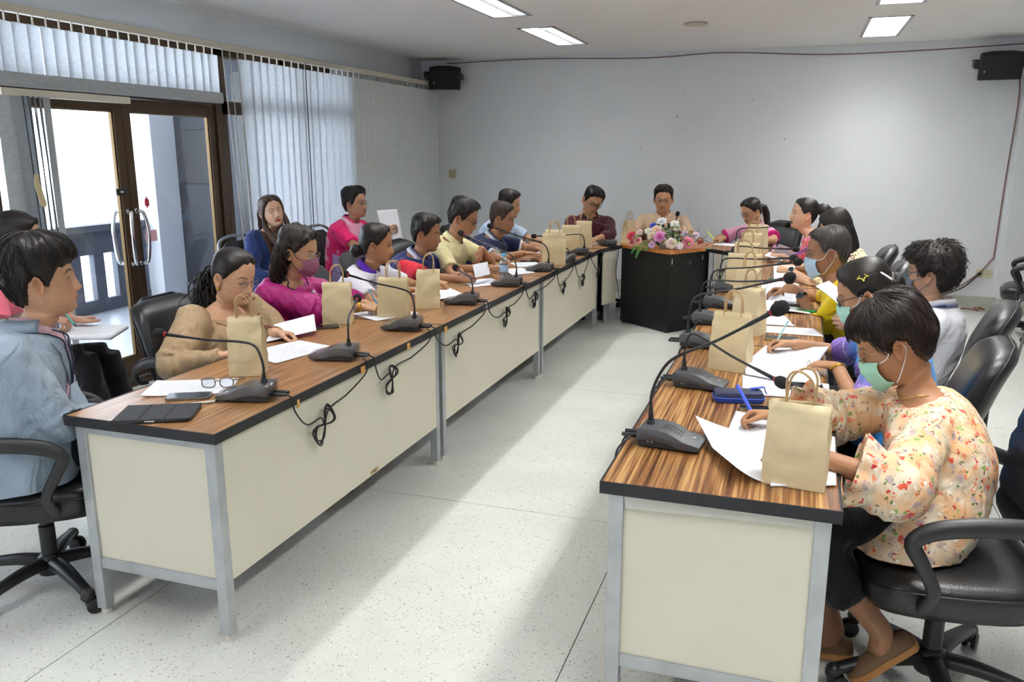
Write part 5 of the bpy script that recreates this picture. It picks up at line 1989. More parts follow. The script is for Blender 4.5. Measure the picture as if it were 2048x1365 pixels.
def tan_blouse(d):
    c = solid('#ad9270', d['n'])
    zz = d['lz']; w = np.abs(d['lx'])
    return c


def blazer(d):
    c = solid('#243464', d['n'])
    m = (d['arm'] == 0) & (d['ly'] > .02) & (np.abs(d['lx']) < .05+.3*np.clip(d['lz']+.25, 0, .3)); c[m] = K('#5c3f2c')
    return c


def print_mat():
    m = bpy.data.materials.new('floral_print'); m.use_nodes = True
    nt = m.node_tree; b = nt.nodes['Principled BSDF']
    tc = nt.nodes.new('ShaderNodeTexCoord')
    n = nt.nodes.new('ShaderNodeTexNoise'); n.inputs['Scale'].default_value = 16; n.inputs['Detail'].default_value = 3
    link(nt, tc.outputs['Object'], n.inputs['Vector'])
    r = nt.nodes.new('ShaderNodeValToRGB')
    r.color_ramp.elements[0].position = .32; r.color_ramp.elements[0].color = lin('#e6ae7c')
    r.color_ramp.elements[1].position = .62; r.color_ramp.elements[1].color = lin('#dccfb8')
    e = r.color_ramp.elements.new(.48); e.color = lin('#e0bf9a')
    link(nt, n.outputs['Fac'], r.inputs[0]); prev = r.outputs[0]
    wob = nt.nodes.new('ShaderNodeTexNoise'); wob.inputs['Scale'].default_value = 70; wob.inputs['Detail'].default_value = 2
    link(nt, tc.outputs['Object'], wob.inputs['Vector'])
    ws = nt.nodes.new('ShaderNodeVectorMath'); ws.operation = 'SCALE'; ws.inputs['Scale'].default_value = .032
    link(nt, wob.outputs['Color'], ws.inputs[0])
    va = nt.nodes.new('ShaderNodeVectorMath'); va.operation = 'ADD'; link(nt, tc.outputs['Object'], va.inputs[0]); link(nt, ws.outputs[0], va.inputs[1])
    for sc, thr, rad, c, off in ((22, .60, .36, '#b9a2a0', 1), (26, .70, .28, '#e08a66', 7), (20, .72, .30, '#d9543a', 3), (24, .74, .26, '#86a052', 5), (34, .80, .26, '#c02f33', 9), (38, .84, .26, '#5d7d3c', 11), (46, .85, .24, '#5a5468', 13), (30, .80, .26, '#f2ede6', 17)):
        mp = nt.nodes.new('ShaderNodeMapping'); mp.inputs['Location'].default_value = (off*1.7, off*.3, off*.9); mp.inputs['Scale'].default_value = (1, 1, .75)
        link(nt, va.outputs[0], mp.inputs[0])
        v = nt.nodes.new('ShaderNodeTexVoronoi'); v.inputs['Scale'].default_value = sc*1.35; link(nt, mp.outputs[0], v.inputs['Vector'])
        sp = nt.nodes.new('ShaderNodeSeparateColor'); link(nt, v.outputs['Color'], sp.inputs[0])
        a = nt.nodes.new('ShaderNodeMath'); a.operation = 'GREATER_THAN'; a.inputs[1].default_value = thr-.10; link(nt, sp.outputs[0], a.inputs[0])
        d = nt.nodes.new('ShaderNodeMapRange'); d.inputs['From Min'].default_value = rad; d.inputs['From Max'].default_value = rad*.8; link(nt, v.outputs['Distance'], d.inputs['Value'])
        mu = nt.nodes.new('ShaderNodeMath'); mu.operation = 'MULTIPLY'; link(nt, a.outputs[0], mu.inputs[0]); link(nt, d.outputs[0], mu.inputs[1])
        mx = nt.nodes.new('ShaderNodeMix'); mx.data_type = 'RGBA'; link(nt, mu.outputs[0], mx.inputs['Factor']); link(nt, prev, mx.inputs[6]); mx.inputs[7].default_value = lin(c)
        prev = mx.outputs[2]
    link(nt, prev, b.inputs['Base Color']); b.inputs['Roughness'].default_value = .7
    return m


FLORAL = add_folds(print_mat(), .5)
SH = dict(style='short', top=.020, side=.008, strands=160, noise=.15)
X = (1, 0, 0)


def W(*p): return np.array(p, float)


PEOPLE = {}


def person(key, **k):
    k['seed'] = k.get('seed', len(PEOPLE)+1)
    build_person(k); PEOPLE[key] = k
    return k


# ---- left row, from the camera
p = person('L1', label='young man in a pale blue grey suit jacket at the near left table end', head=(-2.49, 2.186, 1.185), yaw=47, pitch=2, torso=38, hip=(-2.61, 2.11, .52), tone='#c4916f', hs=1.05,
           hair=dict(style='fringe', top=.034, side=.016, front=.004, back=.008, droop=.004, strands=420, noise=.14, lift=.006, slen=8, cut=.1), face=dict(), shoulder=.20, fat=.3,
           shirt=dict(name='suit_jacket', color=suit, sleeve='long', cuff=1.0, low=-.2, loose=.012, slim=1.12, folds=1.3, collar=None),
           rh=dict(at=(-2.44, 2.31, .66), d=(-.3, .2, -1), n=(-.6, 0, -.8), pose='flat', pole=(.6, -.8, -.5)), lh=dict(at=(-2.52, 2.30, .64), d=(.1, -.3, -1), n=(-.6, 0, -.8), pose='relaxed', pole=(-.5, .7, -1)),
           legs=dict(color='#2b2f3a', dir=72, thigh=.36))
# lapels and shirt collar of the jacket
for sd in (1, -1):
    inn = drape(p, [(sd*x, z) for x, z in ((.060, -.020), (.052, -.055), (.042, -.10), (.030, -.15), (.018, -.20), (.010, -.245))], .004)
    ot = drape(p, [(sd*x, z) for x, z in ((.098, -.030), (.112, -.065), (.085, -.105), (.092, -.125), (.055, -.19), (.014, -.250))], .006)
    m = MB(); m.loft([inn, ot], (False, False), closed=False)
    o = m.build('lapel', pmat('suit_cloth', '#8c9dae', rough=.85, bump=(350, .1)), p['obj'], smooth=60, origin=p['org']); so = o.modifiers.new('t', 'SOLIDIFY'); so.thickness = .005; so.offset = 0
    m = MB(); m.tube(cr_path(inn+p['fwd']*.004, 24), .0035, 6); m.build('lapel_edge', pmat('navy_lining', '#2f394c', rough=.7), o, smooth=180, origin=p['org'])
cm = MB()
lo, mid, out = [], [], []
for i in range(25):
    a = .4+(2*PI-.8)*i/24
    d = math.sin(a)*p['rgt']+math.cos(a)*p['fwd']; fr = max(0, math.cos(a))
    lo.append(p['nb']+d*.072+p['T_up']*-.01); mid.append(p['nb']+d*.067+p['T_up']*(.036-.03*fr)); out.append(p['nb']+d*(.080+.02*fr)+p['T_up']*(-.002-.035*fr))
cm.loft([lo, mid, out], (False, False), closed=False); o = cm.build('shirt_collar', pmat('pink_stripe_shirt', '#e9c1cf', rough=.8), p['obj'], smooth=180, origin=p['org']); so = o.modifiers.new('t', 'SOLIDIFY'); so.thickness = .003
lo, mid, out = [], [], []
for i in range(25):
    a = 1.1+(2*PI-2.2)*i/24
    d = math.sin(a)*p['rgt']+math.cos(a)*p['fwd']
    lo.append(p['nb']+d*.082+p['T_up']*-.022); mid.append(p['nb']+d*.076+p['T_up']*.028); out.append(p['nb']+d*.102+p['T_up']*-.014)
cm = MB(); cm.loft([lo, mid, out], (False, False), closed=False); o = cm.build('jacket_collar', MATS['suit_cloth'], p['obj'], smooth=180, origin=p['org']); so = o.modifiers.new('t', 'SOLIDIFY'); so.thickness = .004

p = person('L3', label='woman in a tan puff sleeved blouse with a dark curly ponytail', male=False, head=(-2.5, 3.245, 1.045), yaw=-8, pitch=-16, roll=0, torso=-2, hip=(-2.57, 3.23, .50), tone='#d3a07c', lips='#a3242f', hs=1.06, jaw=.3, fat=.8, shoulder=.195,
           hair=dict(style='tied', top=.010, side=.007, noise=.06, pole=(0, -.9, .1), extra='curlytail', tail=[(-.0, -.11, -.005), (-.02, -.15, -.05), (.0, -.15, -.12), (.02, -.13, -.20)], tail_r=[.03, .05, .05, .02], tail_n=130, tail_spread=.022, rough=.3),
           face=dict(eyes='down'), shoulder_off={1: (0, 0, .030), -1: (0, 0, .030)}, shirt=dict(name='blouse', color=tan_blouse, mat=SILK, sleeve='long', puff=True, top=.90, res=.0075, folds=1.2),
           rh=dict(at=(-2.36, 2.93, .745), d=(.6, .7, .1), pose='relaxed', pole=(-.3, -.8, -.6)), lh=dict(at=(-2.30, 3.24, .79), d=(.9, .3, -.1), n=(0, -.4, -.9), pose='hold', pole=(-.2, .9, -.5)))
glasses(p, '#8d7f78', .0009, .6, w=.0235, hgt=.0135, half=False, drop=.006)
m = MB(); m.ball(p['hw'](np.array([[.083, -.006, -.050]]))[0], .0085, 12, 8); m.ball(p['hw'](np.array([[-.083, -.006, -.050]]))[0], .0085, 12, 8); child(p, m, 'earrings', pmat('gold', '#d9b45a', rough=.25, metal=1), 180)
m = MB(); m.ball(drape(p, [(0, -.155)])[0], .010, 10, 6); child(p, m, 'button', pmat('tan_button', '#b3957a', rough=.5), 180)
for pts in ([(-.135, -.055), (-.10, -.075), (-.05, -.088), (0, -.095), (.05, -.088), (.10, -.075), (.135, -.055)], [(-.125, -.165), (-.06, -.150), (-.01, -.160)], [(.125, -.115), (.10, -.16), (.085, -.24)]):
    m = MB(); m.tube(drape(p, cr_path([(a, 0, b) for a, b in pts], 26)[:, [0, 2]]), .0032, 6); child(p, m, 'piping', pmat('rust_piping', '#8a4a3a', rough=.6), 180)

p = person('L4', label='woman in a magenta top with a mauve face mask and loose curly hair', male=False, head=(-2.5, 3.80, 1.10), yaw=4, pitch=-12, torso=0, hip=(-2.64, 3.80, .52), tone='#c4926c', hs=1.0, fat=.5, shoulder=.185,
           hair=dict(style='tied', top=.026, side=.016, back=.01, noise=.25, noise2=.0035, curls=420, extra='curlylong', len=-.25, w=.115, locks=130, frontedge=-.004, mat='curly_hair', c1='#15110f', c2='#382d28', rough=.55),
           face=dict(eyes='open'), shirt=dict(name='top', color='#a51a72', mat=SILK, sleeve='wide', top=.93, loose=.008, folds=1.3),
           rh=dict(at=(-2.22, 3.92, .80), d=(.9, .25, -.05), n=(0, .3, -.9), pose='pen', pole=(.1, -.9, -.6)), lh=dict(at=(-2.25, 4.05, .79), d=(.9, -.2, 0), pose='flat', pole=(-.1, .9, -.5)), legs=dict(spread=.205))
face_mask(p, '#8d5470', 'cup', '#1c1a1c'); glasses(p, '#b9bcc2', .0010, .8, w=.0240, hgt=.0185, drop=.002, fy=.006)
band(p, 0, '#d9a838', r=.031, w=.006)
m = MB()
for sd in (1, -1):
    q = drape(p, [(sd*.078, -.055), (sd*.066, -.10), (sd*.045, -.15), (sd*.018, -.20), (0, -.215)], .004)
    m.tube(np.vstack([[p['nb']+p['rgt']*sd*.066-p['fwd']*.01+p['T_up']*.02, p['nb']+p['rgt']*sd*.080+p['fwd']*.045-p['T_up']*.015], q]), .004, 6, samples=26)
o = child(p, m, 'necklace', pmat('black_bead_cord', '#1a1416', rough=.6), 180)
for b in drape(p, [(.066, -.10), (-.066, -.10), (.03, -.18)], .008):
    m = MB(); m.ball(b, (.012, .012, .014), 10, 6); m.build('pendant', pmat('silver_bead', '#d4d0d4', rough=.3, metal=.5), o, smooth=180, origin=p['org'])

p = person('L5', label='woman in a white polo with a purple collar and a low bun', male=False, head=(-2.5, 4.664, 1.05), yaw=20, pitch=-6, torso=0, hip=(-2.66, 4.66, .50), tone='#ad7850', hs=1.02, shoulder=.165,
           hair=dict(style='tied', top=.018, side=.013, noise=.10, pole=(0, -.85, -.3), extra='bun', bun=(0, -.135, -.055), bun_r=.042, c2='#33302d'),
           face=dict(), shirt=dict(name='polo_shirt', color='#e4e3ec', sleeve='short', loose=.006, collar=dict(color='#5a2aa8', gap=.5)),
           rh=dict(at=(-2.22, 4.55, .795), d=(1, .35, 0), pose='flat', pole=(.0, -.9, -.6)), lh=dict(at=(-2.20, 4.86, .80), d=(1, -.1, -.1), pose='pen', pole=(-.1, .9, -.5)))
m = MB()
for k in range(3):
    m.tube(drape(p, [(.075+.024*math.cos(t)*(1+.3*math.cos(k*2.1)), -.105+.024*math.sin(t+k*.7)) for t in np.linspace(0, 6.28, 16)]), .0014, 4)
child(p, m, 'emblem', pmat('purple_thread', '#7a62b8', rough=.6), 180)

p = person('L6', label='man in a navy and red polo holding a folded sheet, left row', head=(-2.5, 5.41, 1.052), yaw=8, pitch=-10, torso=0, hip=(-2.68, 5.40, .50), tone='#a06f4e', shoulder=.185, fat=.25,
           hair=dict(SH, top=.022, side=.010, c2='#2a2523'), face=dict(eyes='down', stubble=.12), shirt=dict(name='polo_shirt', color=polo_red_navy, sleeve='short', sl=.80, loose=.008, collar=dict(color='#2a2f66', edge='#e9e9ee', gap=.55)),
           rh=dict(at=(-2.12, 5.05, .795), d=(.85, .4, .05), n=(-.1, .8, -.5), pose='hold', pole=(.1, -.9, -.6)), lh=dict(at=(-2.12, 5.52, .80), d=(.9, -.35, .05), n=(-.2, -.8, -.3), pose='hold', pole=(-.1, .9, -.5)), legs=dict(spread=.085))

p = person('L7', label='man in a pale yellow shirt and glasses resting a hand on his chest', head=(-2.40, 5.86, 1.13), yaw=8, pitch=-22, torso=0, hip=(-2.62, 5.86, .52), tone='#b07a58', shoulder=.185, fat=.3, hs=1.05,
           hair=dict(SH, top=.026, side=.012, back=.004, c1='#110c0a', c2='#3a2822', strands=220), face=dict(eyes='down'), shirt=dict(name='shirt', color='#e9e0ad', sleeve='short', loose=.010, collar=dict(color='#eee5b4', gap=.7)),
           rh=dict(at=(-2.21, 5.72, .79), d=(1, .2, 0), pose='flat', pole=(.1, -.9, -.6)), lh=dict(at=(-2.26, 5.86, .905), d=(.05, -.55, -.85), n=(-.95, .1, .1), pose='relaxed', pole=(.1, .9, -.6)), legs=dict(dir=6, spread=.09))
glasses(p, '#17171a', .0016, 0, w=.0250, hgt=.0150)

p = person('L8', label='man in a navy polo with white edged sleeves and shaved sides', head=(-2.40, 6.73, 1.066), yaw=10, pitch=-12, torso=0, hip=(-2.60, 6.72, .50), tone='#a3714f', shoulder=.192, fat=.35, hs=1.05,
           hair=dict(style='short', top=.013, side=.0012, strands=40, noise=.05, mat='shaved_hair', c1='#1a1412', c2='#4a3a2f', rough=.6), face=dict(eyes='down'), shirt=dict(name='polo_shirt', color=trim_short('#1d2447', '#e3e4ea', .70), sleeve='short', sl=.78, loose=.010, collar=dict(color='#1d2447', edge='#d8dae2', gap=.5)),
           rh=dict(at=(-2.13, 6.52, .80), d=(1, -.05, 0), pose='relaxed', pole=(.1, -.9, -.3)), lh=dict(at=(-2.10, 6.80, .805), d=(.95, -.3, 0), pose='relaxed', pole=(-.1, .9, -.2)))
glasses(p, '#8f9296', .0010, .7, w=.0245, hgt=.0150)
m = MB(); a = p['arms'][0]; q0 = a['S']*.45+a['E']*.55-p['fwd']*.0+p['rgt']*.070
m.tube([q0+p['fwd']*x*.8+p['T_up']*z for x, z in ((-.03, .012), (-.015, .014), (-.005, .024), (.008, .010), (.022, .012), (.038, -.004))], .0022, 5); child(p, m, 'emblem', pmat('white_thread', '#e8e9ee', rough=.7), 180)

p = person('L9', label='man in a light blue short sleeved shirt at the end of the left row', head=(-2.60, 7.50, 1.132), yaw=10, pitch=-12, torso=-4, hip=(-2.76, 7.42, .53), tone='#b98a68', shoulder=.185,
           hair=dict(SH, top=.022, side=.006), face=dict(eyes='down'), shirt=dict(name='shirt', color='#bccfe6', sleeve='short', loose=.008, collar=dict(color='#c6d6ea', gap=.6)),
           rh=dict(at=(-2.32, 7.22, .80), d=(.95, -.05, 0), pose='relaxed', pole=(.1, -.9, -.6)), lh=dict(at=(-2.28, 7.5, .80), d=(.95, -.3, 0), pose='relaxed', pole=(-.1, .9, -.5)), res=.005, legs=dict(thigh=.31, back=.0))
band(p, 0, '#c9a24a', r=.031, w=.008, name='watch', face=(0, -1, .6))

# ---- along the left wall
p = person('L2', label='woman in a coral pink top writing on papers in her lap by the doors', male=False, head=(-3.56, 3.02, 1.215), yaw=36, pitch=-14, torso=28, hip=(-3.72, 2.92, .55), tone='#bd8c70',
           hair=dict(style='tied', top=.014, side=.010, noise=.08, pole=(0, -.9, -.1), extra='tail', tail=[(0, -.10, -.02), (0, -.14, -.05), (.0, -.13, -.14), (0, -.11, -.26)], c2='#2a2320'), face=dict(eyes='down'),
           shirt=dict(name='top', color='#e87488', sleeve='short', loose=.006), rh=dict(at=(-3.40, 2.98, .845), d=(.8, .5, -.3), n=(.2, .2, -.9), pose='pen', pole=(.1, -.9, -.5)), lh=dict(at=(-3.45, 3.16, .80), d=(.7, .1, -.1), n=(0, 0, 1), pose='flat', pole=(-.3, .9, -.5)),
           legs=dict(color='#16161a', knees=[(-3.33, 3.10, .635), (-3.36, 3.28, .60)], ankles=[(-3.26, 3.14, .10), (-3.30, 3.34, .10)], dir=28, hem=.075))
glasses(p, '#22201f', .0012, 0)

p = person('B1', label='woman in a navy blazer with long brown hair and closed eyes by the blinds', male=False, head=(-3.90, 5.577, 1.165), yaw=-36, pitch=4, roll=-10, torso=-18, hip=(-3.98, 5.60, .55), tone='#cb9c7e', lips='#93262c', hs=1.0,
           hair=dict(style='long', top=.016, side=.012, extra='long', len=-.22, w=.096, locks=40, frontedge=-.010, mat='brown_hair', c1='#1c110b', c2='#4a2f1e', locks_at=[
               dict(p=[(.084, .010, -.02), (.090, .020, -.10), (.070, .055, -.19), (.045, .115, -.30), (.03, .12, -.42)], r=[.012, .030, .036, .034, .018], flat=.6),
               dict(p=[(-.084, .010, -.02), (-.090, .020, -.10), (-.070, .055, -.19), (-.045, .115, -.30), (-.03, .12, -.42)], r=[.012, .030, .036, .034, .018], flat=.6)]),
           face=dict(eyes='closed'), shirt=dict(name='blazer', color=blazer, sleeve='long', loose=.012, slim=1.1), legs=dict(color='#1d2440'))

p = person('B2', label='man in a bright pink polo and glasses reading a sheet by the blinds', head=(-3.75, 6.62, 1.172), yaw=-2, pitch=2, torso=-8, hip=(-3.85, 6.60, .54), tone='#b3805f',
           hair=dict(SH, top=.034, side=.014, strands=200, droop=.004), face=dict(moustache=1), shirt=dict(name='polo_shirt', color=polo_pink, sleeve='short', sl=.82, loose=.010, collar=dict(color='#dc2668', edge='#f6e8ef', gap=.5)),
           rh=dict(at=(-3.46, 6.52, .92), d=(.9, .2, .3), n=(-.2, .9, 0), pose='hold', pole=(0, -.9, -.8)), lh=dict(at=(-3.47, 6.70, .92), d=(.9, -.1, .3), n=(-.1, -.9, 0), pose='hold', pole=(0, .9, -.8)), legs=dict(color='#17171c'))
glasses(p, '#8c7a5c', .0011, .6, w=.0245, hgt=.0165)

# ---- head of the room
p = person('H1', label='man in a dark maroon shirt looking down at the left corner table', head=(-1.98, 8.28, 1.13), yaw=-58, pitch=-24, roll=14, torso=-74, hip=(-2.03, 8.42, .53), tone='#b5835f', shoulder=.195, fat=.3, hs=1.03,
           hair=dict(SH, top=.024, side=.008), face=dict(eyes='down'), shirt=dict(name='shirt', color='#4a1b24', sleeve='long', cuff=.55, loose=.010, collar=dict(color='#4d1d26', gap=.7)),
           rh=dict(at=(-2.02, 7.90, .79), d=(.8, -.3, 0), pose='relaxed', pole=(-.9, 0, -.5)), lh=dict(at=(-1.86, 7.95, .79), d=(-.1, -1, 0), pose='relaxed', pole=(.9, 0, -.5)), res=.005)
glasses(p, '#121214', .0020, 0, w=.0255, hgt=.0150)

p = person('H2', label='man in a beige shirt and glasses facing the room behind the podium', head=(-1.29, 8.42, 1.155), yaw=-84, pitch=-8, torso=-84, hip=(-1.30, 8.56, .53), tone='#b8855f', shoulder=.195, fat=.2,
           hair=dict(SH, top=.022, side=.007), face=dict(eyes='down'), shirt=dict(name='shirt', color='#c4a98f', sleeve='short', sl=.86, loose=.010, collar=dict(color='#cbb198', gap=.6)),
           rh=dict(at=(-1.41, 8.14, .865), d=(.9, -.1, .2), n=(.1, -.2, -.9), pose='pen', pole=(-.9, 0, -.7)), lh=dict(at=(-1.16, 8.14, .80), d=(-.5, -.8, 0), pose='relaxed', pole=(.9, 0, -.5)), res=.005)
glasses(p, '#6f6a66', .0011, .6, w=.0245, hgt=.0165)
band(p, 0, '#1b1c1f', r=.032, w=.010, name='watch', metal=.2)

p = person('H3', label='woman in a pale pink blouse writing with a green highlighter', male=False, head=(-.44, 8.44, 1.05), yaw=-140, pitch=-22, roll=0, torso=-125, hip=(-.36, 8.58, .50), tone='#b98763', lips='#9a3a3c', hs=.99,
           hair=dict(style='tied', top=.018, side=.012, noise=.06, pole=(0, -.85, .2), extra='tail', tail=[(0, -.10, .0), (.0, -.15, -.02), (.0, -.16, -.10), (0, -.13, -.22)], tail_spread=.012, rough=.3), face=dict(eyes='down'),
           shirt=dict(name='blouse', color=trim_short('#e3a3c2', '#c41f78', .70), sleeve='short', sl=.80, loose=.012, flare=.012, top=.95, collar=dict(color='#e7abc8', gap=.9)),
           rh=dict(at=(-.665, 8.30, .80), d=(-.85, -.4, -.05), n=(0, .2, -.95), pose='pen', pole=(-.4, .8, -.15)), lh=dict(at=(-.40, 8.05, .80), d=(-.6, -.7, 0), pose='flat', pole=(.8, -.3, -.1)), res=.005)
glasses(p, '#4a4543', .0011, .4, w=.0245, hgt=.0185)

# ---- right row, from the far end
p = person('R1', label='woman in a pink patterned blouse speaking into her microphone', male=False, head=(.035, 6.80, 1.15), yaw=-166, pitch=4, torso=178, hip=(.33, 6.84, .50), tone='#d9aa8b', lips='#b0555a', hs=.98,
           hair=dict(style='tied', top=.012, side=.008, noise=.05, pole=(0, -.95, .25), extra='tail', tail=[(0, -.09, .035), (.0, -.15, .045), (.0, -.19, -.02), (.02, -.16, -.16), (.04, -.10, -.30)], tail_r=[.03, .052, .055, .045, .02], tail_spread=.016, rough=.3),
           face=dict(mouth_open=1.0), shirt=dict(name='blouse', color=pink_weave, sleeve='short', sl=.9, loose=.006, top=.95, res=.007),
           lh=dict(at=(-.10, 6.98, .80), d=(-.95, .1, 0), n=(0, .3, -.9), pose='hold', pole=(.2, -.8, -.6)), rh=dict(at=(-.10, 7.28, .80), d=(-.95, 0, 0), pose='pen', pole=(.2, .9, -.5)), res=.005, legs=dict(color='#3b2733'))
m = MB(); m.tube(p['hw'](cr_path([(-.082, -.004, -.040), (-.084, -.004, -.056), (-.082, -.004, -.070)], 8)), .003, 6); child(p, m, 'earring', MATS['gold'], 180)

p = person('R2', label='woman in a cream embroidered blouse with long straight black hair', male=False, head=(.243, 6.02, 1.11), yaw=172, pitch=-26, torso=176, hip=(.36, 6.02, .51), tone='#c89a78', hs=1.0,
           hair=dict(style='long', top=.020, side=.016, noise=.05, extra='long', len=-.50, w=.102, backshift=.05, frontedge=.052, locks=110, rough=.3), face=dict(eyes='down'),
           shirt=dict(name='blouse', color=cream_flowers, sleeve='short', sl=.95, loose=.008, res=.007),
           lh=dict(at=(-.02, 5.95, .82), d=(-.9, .25, .1), n=(.1, .5, -.8), pose='hold', pole=(.2, -.8, -.7)), rh=dict(at=(-.05, 6.22, .82), d=(-.9, -.1, .1), n=(0, -.3, -.9), pose='pen', pole=(.2, .9, -.5)), res=.005, legs=dict(color='#6a4a60'))
band(p, 1, '#d5d8dc', r=.030, w=.009, name='watch', face=(0, -1, .5))

p = person('R3', label='man in a bright yellow polo with a pale blue face mask', head=(.16, 4.80, 1.085), yaw=-176, pitch=-10, torso=176, hip=(.37, 4.88, .50), tone='#9a6a4b', hs=1.05, shoulder=.18,
           hair=dict(style='bald', top=.012, side=.009, back=.003, strands=220, noise=.15, mat='greying_hair', c1='#171415', c2='#55504e'), face=dict(eyes='open'),
           shirt=dict(name='polo_shirt', color='#e8cf1c', sleeve='short', sl=.85, loose=.010, collar=dict(color='#ecd420', gap=.7)),
           lh=dict(at=(.035, 4.86, .855), d=(-.7, .45, .12), n=(.3, .5, -.7), pose='hold', pole=(.75, -.65, -.55)), rh=dict(at=(-.02, 5.10, .82), d=(-.9, -.1, 0), n=(0, -.4, -.9), pose='hold', pole=(.2, .9, -.5)))
face_mask(p, '#b5d3e8'); glasses(p, '#8a8078', .0010, .6, w=.0245, hgt=.0160, fy=.004)
band(p, 1, '#2b3238', r=.033, w=.009, name='watch', face=(-.35, -.8, .45), at=.06)

p = person('R5', label='person with bushy dark hair, grey face mask and white navy striped polo', male=False, head=(.615, 4.41, 1.043), yaw=166, pitch=0, torso=172, hip=(.58, 4.42, .50), tone='#bd8f70', hs=1.02, shoulder=.158, fat=.1,
           hair=dict(style='fringe', top=.036, side=.030, back=.016, noise=.14, noise2=.004, curls=900, curl_low=.70, curl_drop=.3, mat='bushy_hair', c1='#100d0c', c2='#2f2825', rough=.55, strands=200, lift=.022, slen=8),
           shirt=dict(name='polo_shirt', color='#e3e3ea', sleeve='short', sl=.9, loose=.012, collar=dict(color='#e9e9ef', edge='#27346e', gap=.5)),
           lh=dict(at=(.315, 4.22, .80), d=(-.8, -.1, .15), n=(0, .9, -.2), pose='hold', pole=(.3, -.7, -.9)), rh=dict(at=(.31, 4.40, .80), d=(-.9, -.2, .1), n=(0, -.8, -.2), pose='hold', pole=(.3, .9, -.8)), legs=dict(color='#22242c'))
face_mask(p, '#5d636e', 'fold', '#6d737d'); glasses(p, '#2f6a72', .0022, 0, w=.025, hgt=.0175, fy=.006)
# navy bands along the collar of the white polo
for sd in (1, -1):
    m = MB(); m.tube([p['nb']+p['rgt']*sd*.085+p['fwd']*-.03+p['T_up']*.004, p['nb']+p['rgt']*sd*.098+p['fwd']*.04-p['T_up']*.012, p['nb']+p['rgt']*sd*.075+p['fwd']*.105-p['T_up']*.055], .005, 6, samples=14, flat=.5)
    child(p, m, 'navy_stripe', pmat('navy_ribbon', '#27346e', rough=.7), 180)

p = person('R4', label='woman in a sky blue polo with a yellow star hair clip', male=False, head=(.268, 3.54, 1.062), yaw=176, pitch=-22, torso=176, hip=(.41, 3.52, .50), tone='#b98560', hs=1.04, shoulder=.170, fat=.25,
           hair=dict(style='tied', top=.022, side=.015, noise=.06, pole=(0, -.8, .25), extra='bun', bun=(0, -.115, .0), bun_r=.050, c2='#1d1613', rough=.3), face=dict(eyes='down'),
           shirt=dict(name='polo_shirt', color=blue_polo, sleeve='short', sl=.95, loose=.008, collar=dict(color='#3d95e4', gap=.5), res=.008),
           rh=dict(at=(.02, 3.745, .795), d=(-.92, -.1, -.02), n=(.1, -.5, -.8), pose='pen', pole=(.2, .9, -.5)), lh=dict(at=(.185, 3.375, .80), d=(-.85, .45, -.06), n=(0, 0, -1), pose='relaxed', pole=(.3, -.8, -.7)), res=.0034)
face_mask(p, '#a6d8c8'); glasses(p, '#131315', .0020, 0, w=.0255, hgt=.0155, fy=.004)
band(p, 1, '#d6a42e', r=.0315, w=.0045)
m = MB(); a = p['arms'][1]; s = nrm(np.cross(a['d'], a['n']))
m.tube([a['W']+a['d']*.115+s*(-.010)*-1+np.array([math.cos(t)*.0, 0, 0])+s*.0098*math.cos(t)+np.array([0, 0, 1])*(.0098*math.sin(t)) for t in np.linspace(0, 6.28, 14)], .0016, 5); child(p, m, 'ring', pmat('silver', '#d8dadd', rough=.2, metal=1), 180)
# star clip and slide in the hair
def on_head(p, v, out=.0):
    return p['hw'](np.array([v]))[0]
m = MB()
cz = np.array([-.078, -.020, .070]); nn = nrm(np.array([-.80, -.05, .60])); t1 = nrm(np.cross(nn, [0, 1, 0])); t2 = np.cross(nn, t1)
pts = [cz+nn*.020+(t1*math.cos(a)+t2*math.sin(a))*(.022 if k % 2 == 0 else .010) for k, a in enumerate(np.linspace(0, 2*PI, 11))]
m.tube(p['hw'](np.array(pts)), .0022, 6); child(p, m, 'star_clip', pmat('yellow_enamel', '#e9dd5a', rough=.35), 60)
m = MB(); m.tube(p['hw'](cr_path([(-.070, -.085, .072), (-.082, -.100, .055), (-.086, -.115, .035)], 10)), .004, 6); child(p, m, 'hair_slide', pmat('pearl', '#e8e2e4', rough=.3), 180)
m = MB(); m.ball(p['hw'](np.array([[-.083, -.006, -.046]]))[0], .005, 10, 6); child(p, m, 'earring', MATS['silver'], 180)
m = MB()
for cx, cz, a, b in ((-.065, -.12, .024, .030), (-.055, -.125, .010, .014), (-.078, -.15, .014, .006), (-.06, -.105, .012, .005)):
    m.tube(drape(p, [(cx+a*math.cos(t), cz+b*math.sin(t)) for t in np.linspace(0, 6.28, 14)]), .0022, 5)
child(p, m, 'emblem', pmat('navy_print', '#2c3a86', rough=.6), 180)

